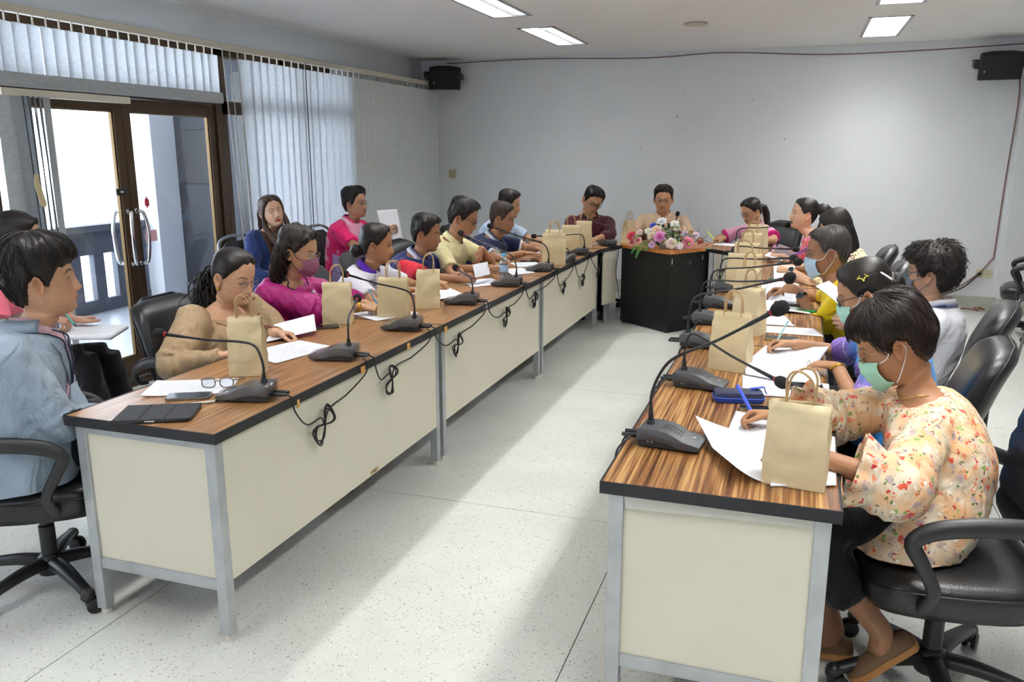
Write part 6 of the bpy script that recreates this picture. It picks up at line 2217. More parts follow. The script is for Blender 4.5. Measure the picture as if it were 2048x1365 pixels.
p = person('R6', label='woman in a floral print blouse writing at the near end of the right table', male=False, head=(.300, 2.735, 1.040), yaw=178, pitch=-30, torso=178, hip=(.39, 2.60, .51), tone='#a8744f', hs=1.06, shoulder=.172, fat=.35,
           hair=dict(style='fringe', top=.028, side=.020, back=.012, noise=.10, droop=.002, strands=420, slen=9, lift=.003, cut=-.2, mat='brown_black_hair', c1='#0e0807', c2='#2c1b17', rough=.35, **{'raise': -.2}), face=dict(eyes='down'),
           shirt=dict(name='blouse', color='#ffffff', mat=FLORAL, sleeve='wide', loose=.010, top=.95, low=-.18, res=.0075, folds=1.4),
           rh=dict(at=(-.02, 2.665, .795), d=(-.9, -.15, .0), n=(.1, -.5, -.8), pose='pen', pole=(.3, .9, -.6)), lh=dict(at=(.085, 2.335, .795), d=(-.97, -.05, -.02), n=(0, 0, -1), pose='relaxed', pole=(.3, -.9, -.55)), res=.0034, slouch=.07,
           legs=dict(color='#131316', knees=[(.06, 2.72, .51), (.07, 2.47, .51)], ankles=[(.20, 2.62, .10), (.325, 2.46, .215)], dir=180, hem=.085, crop=.66, skin_ankle=True, feet=[(-1, .05, 0), (-1, -.05, 0)], toe=[-.1, -.72], shoe=BROWNSHOE, sole=GUM))
face_mask(p, '#a9dcc4'); glasses(p, '#b99a62', .0011, .8, w=.0245, hgt=.0160, fy=.004)
m = MB(); q = [p['nb']+(math.sin(a)*p['rgt']+math.cos(a)*p['fwd'])*.074+p['T_up']*(.002-.03*max(0, math.cos(a))) for a in np.linspace(0, 2*PI, 40)]
m.tube(q, .0016, 5); child(p, m, 'necklace', MATS['gold'], 180)
m = MB(); m.ball(p['nb']-p['fwd']*.072-p['rgt']*.02+p['T_up']*.006, .009, 10, 6); child(p, m, 'button', pmat('pearl_button', '#e6dccb', rough=.3), 180)
# ruffles at the elbow cuffs
for a in p['arms']:
    m = MB(); ax = nrm(a['W']-a['E']); u = nrm(np.cross(ax, [0, 0, 1])); v = np.cross(u, ax); c = a['E']+(a['W']-a['E'])*.20
    rings = []
    for t in np.linspace(0, 1, 7):
        n_ = 64; an = np.linspace(0, 2*PI, n_, endpoint=False)
        rr = .082+.030*t+.012*t*np.sin(an*9+a['sd'])+.006*t*np.sin(an*5)
        rings.append(c+ax*(.075*t)+np.cos(an)[:, None]*u*rr[:, None]+np.sin(an)[:, None]*v*rr[:, None]*.92)
    m.loft([rest_on_tables(r_, .60) for r_ in rings], (False, False)); o = m.build('ruffle', FLORAL, p['obj'], smooth=180, origin=p['org']); so = o.modifiers.new('t', 'SOLIDIFY'); so.thickness = .002

# ------------------------------------------------------------------ chairs set under and around the people
chair(chair_smooth, -2.60, 2.16, 34, 'black office chair under the young man in the suit jacket')
chair(chair_low, -2.60, 3.27, 0, 'black ribbed office chair behind the tan bloused woman')
chair(chair_grey, -2.69, 3.80, 0, 'dark grey armless office chair behind the magenta topped woman')
chair(chair_grey, -2.71, 4.66, 0, 'dark grey armless office chair behind the woman in the white polo')
chair(chair_grey, -2.73, 5.40, 0, 'dark grey armless office chair behind the navy and red polo')
chair(chair_bare, -2.70, 6.06, 0, 'black office chair behind the pale yellow shirt')
chair(chair_bare, -2.70, 6.74, 0, 'black office chair behind the navy polo')
chair(chair_bare, -2.84, 7.42, -6, 'black office chair behind the light blue shirt')
chair(chair_bare, -2.04, 8.52, -76, 'black office chair under the maroon shirt man')
chair(chair_bare, -1.31, 8.66, -84, 'black office chair under the beige shirt man behind the podium')
chair(chair_bare, -.33, 8.68, -125, 'black office chair under the pale pink bloused woman')
chair(chair_smooth, 0.05, 7.82, -150, 'empty black office chair between the pink blouses at the far right')
chair(chair_bare, .32, 6.86, 178, 'black office chair behind the speaking woman in patterned pink')
chair(chair_bare, .34, 6.02, 176, 'black office chair behind the long black hair')
chair(chair_brown, .36, 4.94, 172, 'brown black office chair behind the yellow polo')
chair(chair_bare, .61, 4.42, 170, 'black office chair behind the bushy haired person in white')
chair(chair_bare, .40, 3.50, 174, 'black office chair behind the sky blue polo')
chair(chair_ribbed, .48, 2.56, 186, 'black ribbed office chair under the woman in the floral blouse')
chair(chair_smooth, 2.0, 8.32, 168, 'empty black office chair by the pillar at the far right')
bchair(banq_grey, -3.98, 5.56, -14, 'grey framed stacking chair under the woman in the navy blazer')
bchair(banq_mar, -3.78, 6.10, -6, 'empty maroon edged stacking chair between the two people by the blinds')
bchair(banq_grey, -3.86, 6.60, -6, 'grey framed stacking chair under the man in the pink polo')
bchair(banq_grey, -3.74, 2.92, 28, 'grey framed stacking chair under the coral pink topped woman')
bchair(banq_worn, 1.985, 7.62, 180, 'worn chrome legged stacking chair at the far right edge')

# ================================================================== things on the tables
rnd = random.Random(11)


def paper_mat(name, text=True):
    m = bpy.data.materials.new(name); m.use_nodes = True
    nt = m.node_tree; b = nt.nodes['Principled BSDF']
    b.inputs['Roughness'].default_value = .75; b.inputs['Specular IOR Level'].default_value = .25
    white = lin('#eceef6')
    if not text:
        b.inputs['Base Color'].default_value = white
        return m
    uv = nt.nodes.new('ShaderNodeUVMap'); sp = nt.nodes.new('ShaderNodeSeparateXYZ'); link(nt, uv.outputs[0], sp.inputs[0])
    def M(op, a, b_=None, v=None):
        n = nt.nodes.new('ShaderNodeMath'); n.operation = op
        for i, x in enumerate((a, b_)):
            if x is None: continue
            if isinstance(x, (int, float)): n.inputs[i].default_value = x
            else: link(nt, x, n.inputs[i])
        return n.outputs[0]
    lines = M('MULTIPLY', sp.outputs['Y'], 36)
    fr = M('FRACT', lines); fl = M('FLOOR', lines)
    inl = M('MULTIPLY', M('GREATER_THAN', fr, .35), M('LESS_THAN', fr, .68))
    cv = nt.nodes.new('ShaderNodeCombineXYZ'); link(nt, M('MULTIPLY', sp.outputs['X'], 60), cv.inputs[0]); link(nt, M('MULTIPLY', fl, 7.3), cv.inputs[1])
    n = nt.nodes.new('ShaderNodeTexNoise'); n.inputs['Scale'].default_value = 1; n.inputs['Detail'].default_value = 1; link(nt, cv.outputs[0], n.inputs['Vector'])
    wd = M('GREATER_THAN', n.outputs['Fac'], .43)
    cv2 = nt.nodes.new('ShaderNodeCombineXYZ'); link(nt, M('MULTIPLY', fl, 3.7), cv2.inputs[0]); cv2.inputs[1].default_value = 4.2
    n2 = nt.nodes.new('ShaderNodeTexWhiteNoise'); n2.noise_dimensions = '2D'; link(nt, cv2.outputs[0], n2.inputs['Vector'])
    end = M('LESS_THAN', sp.outputs['X'], M('ADD', M('MULTIPLY', n2.outputs['Value'], .35), .58))
    mar = M('MULTIPLY', M('MULTIPLY', M('GREATER_THAN', sp.outputs['X'], .12), end), M('MULTIPLY', M('GREATER_THAN', sp.outputs['Y'], .12), M('LESS_THAN', sp.outputs['Y'], .90)))
    ink = M('MULTIPLY', M('MULTIPLY', inl, wd), mar)
    mx = nt.nodes.new('ShaderNodeMix'); mx.data_type = 'RGBA'; link(nt, M('MULTIPLY', ink, .5), mx.inputs['Factor']); mx.inputs[6].default_value = white; mx.inputs[7].default_value = lin('#6c6f7c')
    link(nt, mx.outputs[2], b.inputs['Base Color'])
    return m


PAPER = paper_mat('printed_paper'); BLANK = paper_mat('blank_paper', False)


def sheet(label, c, z=.7525, lift=None, printed=True, thick=.0008, cat='paper', group=None, name='paper_sheet', rot90=False, zs=None, wave=0.0):
    """a sheet through four corners c (x, y), in order round the sheet; lift(u,v) gives extra height; zs = corner heights"""
    n, k = 15, 19
    c = [np.array([*q, z if zs is None else zs[i]], float) for i, q in enumerate(c)]
    V, UV = [], []
    for j in range(k):
        v = j/(k-1)
        for i in range(n):
            u = i/(n-1)
            p = (c[0]*(1-u)+c[1]*u)*(1-v)+(c[3]*(1-u)+c[2]*u)*v
            h = lift(u, v) if lift else 0
            if wave: h += wave*(math.sin(u*5+v*3)+1)*.5
            V.append(p+np.array([0, 0, h])); UV.append((v, u) if rot90 else (u, v))
    F = [(j*n+i, j*n+i+1, (j+1)*n+i+1, (j+1)*n+i) for j in range(k-1) for i in range(n-1)]
    org = np.mean(np.array(c), 0)
    o = mesh_obj(name, np.array(V), F, PAPER if printed else BLANK, None, org, uv=np.array(UV))
    s = o.modifiers.new('thick', 'SOLIDIFY'); s.thickness = thick; s.offset = 1
    return tag(o, label, cat, group)


# ---- paper bags
KRAFT = pmat('kraft_paper', '#cdbb95', rough=.62, bump=(24, .2), var=(90, .02), spec=.3)
KRAFT2 = pmat('kraft_paper_pale', '#d2c19c', rough=.6, bump=(22, .22), var=(90, .02), spec=.3)
TWINE = pmat('twisted_paper_handle', '#b99a6d', rough=.7, bump=(500, .4))


def paper_bag(x, y, z, rz, label, w=.150, d=.088, h=.228, lean=(0, 0), crush=.006, seed=0, m=None, open_=.30, hl=.085, bend=0.0):
    r = empty('paper_bag', (x, y, z), math.radians(rz), label, 'bag', 'brown paper bags on the tables')
    rn = random.Random(seed+3)
    mb = MB(); rings = []
    levels = [0, .03, .06, .12, .25, .30, .42, .55, .68, .80, .90, 1.0]
    k = 5
    for t in levels:
        dd = d*np.interp(t, [0, .3, .6, .85, 1], [1, 1.0, .86, open_+.18, open_])
        ww = w*np.interp(t, [0, .3, .7, 1], [1, .995, .97, .985])
        g = np.interp(t, [0, .2, .5, .9, 1], [0, .004, .016, .34*d*.9, .36*d])*(1-open_*.4)
        pts = []
        for s in range(k*1+1): pts.append((-ww/2+ww*s/k, -dd/2))
        pts += [(ww/2-g, 0.0)] if False else [(ww/2-g*.5, -dd*.25), (ww/2-g, 0), (ww/2-g*.5, dd*.25)]
        for s in range(k*1+1): pts.append((ww/2-ww*s/k, dd/2))
        pts += [(-ww/2+g*.5, dd*.25), (-ww/2+g, 0), (-ww/2+g*.5, -dd*.25)]
        ring = []
        for i, (px, py) in enumerate(pts):
            nz = crush*np.array([rn.uniform(-1, 1), rn.uniform(-1, 1), rn.uniform(-.3, .3)])*(0 if t == 0 else (.25 if t < .28 else (1 if t < .95 else .35)))
            ring.append([px+nz[0]*.5+lean[0]*t+bend*t*t, py+nz[1]*1.3+lean[1]*t, h*t+nz[2]])
        rings.append(ring)
    mb.loft(rings, (True, False))
    b = mb.build('bag_body', m or (KRAFT if seed % 2 else KRAFT2), r, smooth=62)
    so = b.modifiers.new('thick', 'SOLIDIFY'); so.thickness = .0012; so.offset = -1
    for s in (-1, 1):
        hb = MB(); y0 = s*d*open_*.42; lx, ly = lean[0]+bend, lean[1]
        fl = rn.uniform(-.012, .012); ho = w*.22
        P = [(-ho+lx, y0+ly, h-.018), (-ho+lx, y0+ly, h+.015), (-ho*.9+lx+fl*.4, y0*1.2+ly+fl*.6, h+hl*.72), (-ho*.35+lx+fl, y0*1.1+ly+fl, h+hl), (ho*.35+lx+fl, y0*1.1+ly+fl, h+hl), (ho*.9+lx+fl*.4, y0*1.2+ly+fl*.6, h+hl*.72), (ho+lx, y0+ly, h+.015), (ho+lx, y0+ly, h-.018)]
        hb.tube(P, .0032, 7, samples=40); hb.build('handle', TWINE, r, smooth=180)
    return r


T0 = TZ+.001
paper_bag(-2.045, 2.70, T0, 22, 'brown paper bag in front of the tan bloused woman', w=.135, d=.095, h=.232, seed=1, lean=(-.004, .004), crush=.008)
paper_bag(-2.225, 3.70, T0, 22, 'brown paper bag in front of the magenta topped woman', w=.150, d=.09, h=.215, seed=2, crush=.007)
paper_bag(-2.03, 3.95, T0, 12, 'brown paper bag in front of the woman in the white polo, by the long microphone', w=.165, d=.08, h=.215, seed=3, crush=.005)
paper_bag(-1.975, 4.26, T0, 28, 'brown paper bag with a twisted top before the red sleeved man', w=.135, d=.095, h=.215, seed=4, lean=(.01, .02), crush=.010)
paper_bag(-1.80, 6.26, T0, 14, 'front paper bag of the left row pair, before the navy polo', w=.185, d=.10, h=.245, seed=5, crush=.009)
paper_bag(-1.90, 6.62, T0, 10, 'rear paper bag of the left row pair, before the light blue shirt', w=.155, d=.09, h=.24, seed=6, crush=.008)
paper_bag(-1.93, 7.26, T0, 8, 'brown paper bag at the far end of the left row, left of two', w=.165, d=.09, h=.225, seed=7, crush=.006)
paper_bag(-1.875, 7.52, T0, 8, 'brown paper bag on the left corner table before the maroon shirt', w=.145, d=.09, h=.245, seed=8, crush=.006)
paper_bag(-1.55, 8.02, TZ+.006, 58, 'crumpled brown paper bag on the podium left of the flowers', w=.13, d=.09, h=.215, seed=9, lean=(.01, -.01), crush=.012, bend=-.02)
paper_bag(.040, 2.215, T0, -7, 'brown paper bag nearest the camera on the right table', w=.160, d=.085, h=.225, seed=10, crush=.007)
paper_bag(-.222, 3.39, T0, -12, 'brown paper bag before the sky blue polo, second from the camera', w=.155, d=.095, h=.235, seed=11, crush=.006, lean=(.0, .01))
paper_bag(-.190, 4.12, T0, -24, 'brown paper bag in the right row, third from the camera, leaning', w=.13, d=.10, h=.225, seed=12, crush=.009, lean=(-.015, .02))
paper_bag(-.235, 4.70, T0, -16, 'brown paper bag before the yellow polo, fourth from the camera', w=.13, d=.10, h=.245, seed=14, crush=.009)
paper_bag(-.300, 5.37, T0, -8, 'brown paper bag in the right row, fifth from the camera', w=.205, d=.10, h=.245, seed=15, crush=.006)
paper_bag(-.330, 6.14, T0, -8, 'brown paper bag before the long black hair, sixth from the camera', w=.17, d=.09, h=.235, seed=16, crush=.009)
paper_bag(-.335, 6.80, T0, -10, 'brown paper bag before the speaking woman, seventh from the camera', w=.155, d=.09, h=.245, seed=17, crush=.009)
paper_bag(-.335, 7.66, T0, -20, 'brown paper bag on the right corner table before the pale pink blouse', w=.17, d=.10, h=.24, seed=18, crush=.005)

# ---- conference microphones
MIC_G = pmat('mic_grey', '#45474c', rough=.45); MIC_D = pmat('mic_dark', '#1d1e21', rough=.5); FOAM = pmat('mic_foam', '#141416', rough=.95, bump=(900, .6)); MRED = pmat('mic_red_ring', '#a3202c', rough=.4)
NECK = pmat('gooseneck_black', '#131417', rough=.38)
FILM = lens_mat('clear_film', (.93, .94, .95), .5)


def build_mic_base(film):
    r = empty('conference_microphone', (0, 0, 0))
    low = [(-.092, .004), (.050, .004), (.094, .008), (.095, .018), (.060, .020), (.02, .034), (-.03, .040), (-.092, .036)]
    up = [(-.095, .022), (-.050, .026), (.0, .022), (.035, .010), (.088, .008), (.097, .020), (.094, .024), (.045, .034), (.022, .046), (-.005, .056), (-.04, .0605), (-.088, .0605), (-.095, .054)]
    m = MB(); m.prism(low, -.050, .050, 'y'); m.build('base', MIC_D, r, bevel=.002)
    m = MB(); m.prism(up, -.056, .056, 'y'); m.build('shell', MIC_G, r, bevel=.003, smooth=40)
    m = MB()
    for i in range(9):
        x = -.022+i*.0042*1.6
        z = np.interp(x, [-.04, -.005, .022, .045], [.0607, .0563, .0463, .0343])
        m.box((x, 0, z), (.0022, .05, .0012))
    m.build('speaker_slots', MIC_D, r)
    m = MB(); m.ball((.066, .012, .0300), (.008, .006, .002), 10, 6); m.build('talk_button', pmat('pale_button', '#b8bcc2', rough=.4), r, smooth=180)
    m = MB(); m.lathe([(.001, .058), (.013, .058), (.013, .066), (.010, .074), (.001, .074)], 14, (-.066, 0, 0)); m.build('neck_collar', MIC_D, r, smooth=40)
    for s in (-.017, .017):
        m = MB(); m.tube([(-.094, s, .022), (-.105, s, .022), (-.108, s, .022), (-.150, s, .021)], [.0055, .0055, .0085, .0065], 8); m.build('plug', MIC_D, r, smooth=50)
    m = MB()
    for x in (-.06, -.048):
        m.tube([(x, -.0495, .020), (x, -.0515, .020)], .004, 8)
    m.build('jack', pmat('jack_metal', '#6a6d70', rough=.3, metal=.8), r)
    if film:
        f = MB(); k = np.array(up); c = k.mean(0)
        rings = []
        rr = random.Random(3)
        for y in (-.060, -.03, 0, .03, .060):
            rings.append([(p[0]*1.045+rr.uniform(-.002, .002), y+rr.uniform(-.002, .002), max(.003, p[1]*1.06+.002+rr.uniform(-.0015, .002))) for p in up])
        f.loft(rings, (True, True)); f.build('plastic_film', FILM, r)
    return r


MB_F, MB_P = build_mic_base(True), build_mic_base(False)
S_MIC = {id(MB_F): {}, id(MB_P): {}}


def mic(proto, x, y, z, rz, head, label, bend=.10, up=None):
    r = place(proto, S_MIC[id(proto)], (x, y, z), math.radians(rz), label, 'microphone', 'gooseneck conference microphones')
    for o in list(r.children):      # a copy leaves the first one's own neck behind
        if o.name.split('.')[0] in ('gooseneck', 'light_ring', 'foam_head'): bpy.data.objects.remove(o)
    R = rotz(math.radians(rz)); b = np.array([x, y, z])+R@np.array([-.066, 0, .072])
    H = np.array(head, float); d = H-b; hd = nrm(d*np.array([1, 1, 0]))
    L = np.linalg.norm(d)
    bz = min(bend, L*.45)
    q = b+np.array([0, 0, bz])+hd*bz*.22
    dirn = nrm(H-q)
    P = [b, b+np.array([0, 0, bz*.5]), q, q+(H-q)*.16+np.array([0, 0, .008*(bz/.1)]), q+(H-q)*.5, H-dirn*.018]
    loc = lambda p: (np.asarray(p)-np.array([x, y, z])) @ R
    path = cr_path(P, 40)
    m = MB(); m.tube(loc(path), np.interp(np.linspace(0, 1, 40), [0, .06, .1, .9, .92, 1], [.0085, .0075, .0047, .0045, .0062, .0068]), 9); m.build('gooseneck', NECK, r, smooth=180)
    t = nrm(path[-1]-path[-3])
    u = nrm(np.cross(t, [0, 0, 1.])); v = np.cross(u, t); Rm = np.stack([u, v, t], 1)
    m = MB(); m.lathe([(.001, -.004), (.0095, -.004), (.0105, .001), (.0095, .005), (.001, .005)], 14, loc(path[-1]), R.T@Rm); m.build('light_ring', MRED, r, smooth=50)
    m = MB(); m.lathe([(.006, .003), (.0135, .004), (.0185, .012), (.0205, .024), (.0195, .036), (.0145, .046), (.007, .050), (.001, .051)], 18, loc(path[-1]), R.T@Rm); m.build('foam_head', FOAM, r, smooth=180)
    return r


MLAB = 'black gooseneck microphone '
ML = [(-1.835, 2.40, 196, (-2.205, 2.415, .962), 'beside the spectacles at the near left table end', .12),
      (-1.845, 3.02, 192, (-1.93, 3.385, .948), 'upright, before the tan bloused woman', .10),
      (-1.84, 3.66, 190, (-2.25, 3.84, .986), 'with a long straight neck before the magenta top', .11),
      (-1.83, 4.42, 190, (-1.90, 4.52, .943), 'upright, before the bag of the red sleeved man', .08),
      (-1.80, 5.13, 186, (-2.15, 5.22, 1.079), 'behind the water bottle, reaching up to the yellow shirt', .12),
      (-1.80, 5.88, 186, (-2.15, 5.79, 1.080), 'reaching up before the navy polo', .12),
      (-1.76, 6.42, 255, (-1.79, 6.50, .862), 'turned aside with its short neck upright, by the bag pair', .05),
      (-1.79, 6.93, 184, (-2.15, 6.87, .906), 'with a level neck before the light blue shirt', .10),
      (-1.70, 7.72, 130, (-1.95, 7.88, .997), 'on the left corner table before the maroon shirt', .10)]
for x, y, rz, h, l, b in ML:
    mic(MB_F, x, y, TZ+.001, rz, h, MLAB+l, b)
MR = [(-.315, 2.40, -6, (-.035, 2.27, 1.209), 'nearest the camera on the right table', .17),
      (-.305, 3.08, -8, (-.019, 2.75, .885), 'with its head drooping over the papers, second from the camera', .13),
      (-.375, 3.76, -4, (-.02, 3.30, 1.15), 'in the right row, third from the camera', .15),
      (-.385, 4.30, -4, (-.022, 3.80, 1.070), 'in the right row, fourth from the camera', .14),
      (-.385, 4.80, -2, (.008, 4.30, 1.087), 'before the yellow polo, fifth from the camera', .13),
      (-.38, 5.36, -2, (-.014, 4.80, 1.046), 'in the right row, sixth from the camera', .13),
      (-.38, 6.20, 0, (-.005, 5.60, 1.009), 'with a level neck before the long black hair', .12),
      (-.43, 7.40, 0, (-.08, 6.90, 1.054), 'in front of the speaking mouth at the far right', .14)]
for x, y, rz, h, l, b in MR:
    mic(MB_P, x, y, TZ+.001, rz, h, MLAB+l, b)
# podium microphone: a plain round foot
r = mic(MB_P, -1.13, 8.12, TZ+.006, 90, (-1.09, 8.02, 1.036), MLAB+'standing behind the flowers on the podium', .16)

# ---- cables
CABLE = pmat('black_cable', '#141517', rough=.5)


def bundle(cx, cy, cz, s, rn):
    P = []
    for k in range(3):
        a0 = rn.uniform(-.2, .2); sx = s*rn.uniform(.8, 1.1)
        for t in np.linspace(0, 2*PI, 15)[:-1]:
            u = math.sin(t); v = math.sin(2*t)*.55
            th = .95+a0*2
            P.append((cx+.006*math.sin(3*t+k), cy+sx*(u*math.cos(th)-v*math.sin(th)), cz+sx*(u*math.sin(th)+v*math.cos(th))))
    return P


def cable(label, pts, r=.0034, n=None):
    m = MB(); m.tube(pts, r, 6, samples=n or len(pts)*5)
    return tag(m.build('microphone_cable', CABLE, smooth=180), label, 'cable', None)


rn = random.Random(8)
spots = [(2.66, .585, .075), (3.23, .615, .070), (4.01, .607, .066), (4.80, .610, .058), (5.40, .620, .058), (6.15, .585, .05), (6.76, .56, .05)]
names = ['tan blouse microphone', 'magenta top microphone', 'table joint', 'water bottle microphone', 'second table joint', 'bag pair', 'far end']
xe = XLI+.008
for i, (yb, zb, s) in enumerate(spots):
    ya, yb2 = ML[i][1], ML[i+1][1]
    xa, xb = ML[i][0]+.155, ML[i+1][0]+.155
    P = [(xa-.01, ya+.018, TZ+.020), (xa+.03 if xa+.03 < XLI else XLI-.01, ya+.03, TZ+.020), (xe, ya+.05, TZ+.004), (xe+.004, ya+.06, TZ-.05), (xe-.004, ya+(yb-ya)*.55, (TZ-.06)*.35+zb*.65), (xe-.004, yb-.02, zb+.035)]
    P += bundle(xe-.004, yb, zb, s, rn)
    P += [(xe-.002, yb+.03, zb+.05), (xe-.002, yb+(yb2-yb)*.5, zb*.45+(TZ-.03)*.55), (xe+.004, yb2-.03, TZ-.04), (xe, yb2-.015, TZ+.004), (xb-.01, yb2-.02, TZ+.020)]
    cable('black cable with a looped bundle below the left table edge, by the '+names[i], P, n=220)
cable('black cable running down the left corner table to the floor', [(-1.63, 7.70, .772), (-1.585, 7.69, .755), (-1.58, 7.68, .70), (-1.60, 7.70, .50), (-1.575, 7.72, .30), (-1.55, 7.74, .12), (-1.52, 7.72, .008)], n=60)
cable('black cable looping from far left table to corner table', [(-1.70, 6.95, .772), (xe, 6.98, .755), (xe+.003, 7.02, .70), (xe+.002, 7.22, .60)]+bundle(xe+.004, 7.28, .56, .05, rn)+[(xe+.01, 7.36, .66), (-1.67, 7.52, .72), (-1.64, 7.60, .757), (-1.66, 7.66, .772)], n=160)
xr = XRI-.008
nm = ['nearest microphone', 'second microphone', 'third microphone', 'fourth microphone', 'fifth microphone', 'sixth microphone', 'seventh microphone', 'corner microphone']
for i, (x, y, rz, h, l, b) in enumerate(MR):
    x0 = x-.150
    for s in ((-.017, .017) if i else (0,)):
        pass
    P = [(x0+.01, y-.018, TZ+.021), (max(x0-.02, xr+.03), y-.03, TZ+.024), (xr+.01, y-.055, TZ+.010), (xr-.004, y-.075, TZ-.02), (xr-.002, y-.10, TZ-.10), (xr+.008, y-.06, TZ-.22), (xr+.006, y+.02, TZ-.26), (xr+.004, y+.05, TZ-.14), (xr-.004, y+.02, TZ-.02), (xr+.012, y+.02, TZ+.010), (x0+.01, y+.018, TZ+.021)]
    cable('black cable looping over the right table edge behind the '+nm[i], P, n=90)
P = [(-.58, 7.42, .772), (-.60, 7.40, .74), (-.61, 7.38, .62)]+[(-.615+.02*math.cos(t), 7.38+.04*math.cos(t), .58+.035*math.sin(t)) for t in np.linspace(0, 18, 26)]+[(-.62, 7.36, .45), (-.60, 7.34, .15)]
cable('coiled black cable hanging at the right corner table edge', P, n=160)

# ---- left table: near end
sheet('printed sheets under the spectacles at the near left table end', [(-2.19, 2.30), (-2.03, 2.60), (-1.90, 2.44), (-2.07, 2.20)] if False else [(-2.215, 2.29), (-1.935, 2.43), (-2.03, 2.615), (-2.305, 2.475)], thick=.002, lift=lambda u, v: .004*max(0, 1-u*4)**2)


def phone(x, y, rz, label, z=TZ+.001, body='#1a1b1e', rim='#77736a', L=.155, Wd=.074, tilt=0.0):
    r = empty('smartphone', (x, y, z), math.radians(rz), label, 'phone')
    q = rrect(L/2, Wd/2, 28, 9)
    m = MB(); m.loft([[(*p, .0) for p in q*.985], [(*p, .002) for p in q], [(*p, .0075) for p in q], [(*p, .009) for p in q*.985]]); m.build('phone_body', pmat('phone_'+rim.strip('#'), rim, rough=.35, metal=.4), r, smooth=40)
    m = MB(); m.loft([[(*p, .0088) for p in q*.955], [(*p, .0096) for p in q*.95]]); m.build('screen', pmat('phone_glass', '#0e1013', rough=.08), r, smooth=40)
    return r


def pen(p0, p1, label, color, r=.0046, tip='#222326', cap=None, group=None):
    p0, p1 = np.array(p0, float), np.array(p1, float); d = nrm(p1-p0)
    e = empty('pen', p0, 0, label, 'pen', group)
    m = MB(); m.tube([p0-p0, p1-p0], r, 9); m.build('barrel', pmat('pen_'+color.strip('#'), color, rough=.35), e, smooth=50)
    m = MB(); m.tube([-d*.020, -d*.006, d*.0], [.0008, r*.75, r*.98], 9); m.build('nib', pmat('pen_'+tip.strip('#'), tip, rough=.4), e, smooth=50)
    if cap:
        m = MB(); m.tube([(p1-p0)*.62, (p1-p0)*1.01], r*1.15, 9); m.build('cap', pmat('pen_'+cap.strip('#'), cap, rough=.35), e, smooth=50)
    return e


phone(-2.045, 2.345, 28, 'black smartphone in front of the printed sheets at the near left table end')
pen((-1.915, 2.325, TZ+.0055), (-2.015, 2.225, TZ+.0055), 'white pen with a black end beside the tablet', '#dcd9cd', tip='#1d1e22')
# tablet in a black folio
r = empty('tablet', (-2.0, 2.14, TZ+.001), math.radians(26), 'black tablet in a folio case on the near left table corner', 'tablet')
q = rrect(.125, .088, 32, 10)
m = MB(); m.loft([[(*p, 0) for p in q*.99], [(*p, .0025) for p in q], [(*p, .009) for p in q], [(*p, .0105) for p in q*.985]]); m.build('tablet_body', pmat('tablet_black', '#1b1c20', rough=.45), r, smooth=40)
m = MB()
for x0, x1 in ((-.124, -.043), (-.041, .040), (.042, .124)):
    m.b2((x0, -.087, .0108), (x1, .087, .0135))
m.build('folio_cover', pmat('folio_black', '#24262c', rough=.7, bump=(500, .15)), r, bevel=.0012)
m = MB(); m.b2((-.02, -.0895, .004), (.012, -.087, .0085)); m.build('side_button', pmat('pale_metal', '#c9ccd0', rough=.3, metal=.5), r, bevel=.001)


def folded_glasses(x, y, rz, label):
    e = empty('spectacles', (x, y, TZ+.004), math.radians(rz), label, 'glasses')
    fm = pmat('tortoise_frame', '#6b655f', rough=.3, var=(120, .5))
    m = MB()
    for s in (-1, 1):
        m.tube([(s*.034+.025*np.sign(math.cos(a))*abs(math.cos(a))**.7, .002*math.sin(a), .020+.018*np.sign(math.sin(a))*abs(math.sin(a))**.7) for a in np.linspace(0, 2*PI, 30)], .0024, 7)
    m.tube([(-.010, 0, .026), (0, -.003, .029), (.010, 0, .026)], .0024, 6, samples=8)
    f = m.build('rim', fm, e, smooth=180)
    for s in (-1, 1):
        m = MB(); m.tube([(s*.060, .002, .030), (s*.066, .02, .027), (s*.064, .08, .010), (s*.060, .135, .002)], [.003, .0028, .0026, .003], 6, samples=14); m.build('temple', fm, e, smooth=180)
        m = MB(); P = [(s*.034+.024*np.sign(math.cos(a))*abs(math.cos(a))**.7, 0, .020+.017*np.sign(math.sin(a))*abs(math.sin(a))**.7) for a in np.linspace(0, 2*PI, 22, endpoint=False)]
        m.loft([P, [(a, b+.0015, c) for a, b, c in P]]); m.build('lens', MATS['spectacle_lens'], e)
    return e


folded_glasses(-2.02, 2.475, 20, 'mottled grey spectacles standing on the printed sheets at the near left end')
# ---- left table: further along
sheet('printed sheets before the tan bloused woman', [(-2.03, 2.86), (-1.96, 3.17), (-2.19, 3.27), (-2.27, 2.96)], thick=.003, lift=lambda u, v: .012*max(0, u-.75)*4*max(0, 1-v))
sheet('tilted sheet held in the hand of the tan bloused woman', [(-2.30, 3.17), (-2.17, 3.40), (-2.28, 3.56), (-2.38, 3.36)], zs=[.758, .775, .82, .80], printed=False)
phone(-2.235, 3.57, 34, 'dark smartphone lying before the bag of the magenta topped woman', rim='#4a4a48')
sheet('printed sheets under the hand of the magenta topped woman', [(-2.06, 3.80), (-1.93, 4.06), (-2.16, 4.20), (-2.28, 3.92)], thick=.002)
pen((-2.14, 4.00, .775), (-2.20, 3.985, .885), 'light blue pen in the hand of the magenta topped woman', '#6fb7dc')
sheet('loose sheets under the woman in the white polo', [(-2.02, 4.45), (-1.90, 4.68), (-2.12, 4.90), (-2.25, 4.62)], thick=.002, wave=.006)
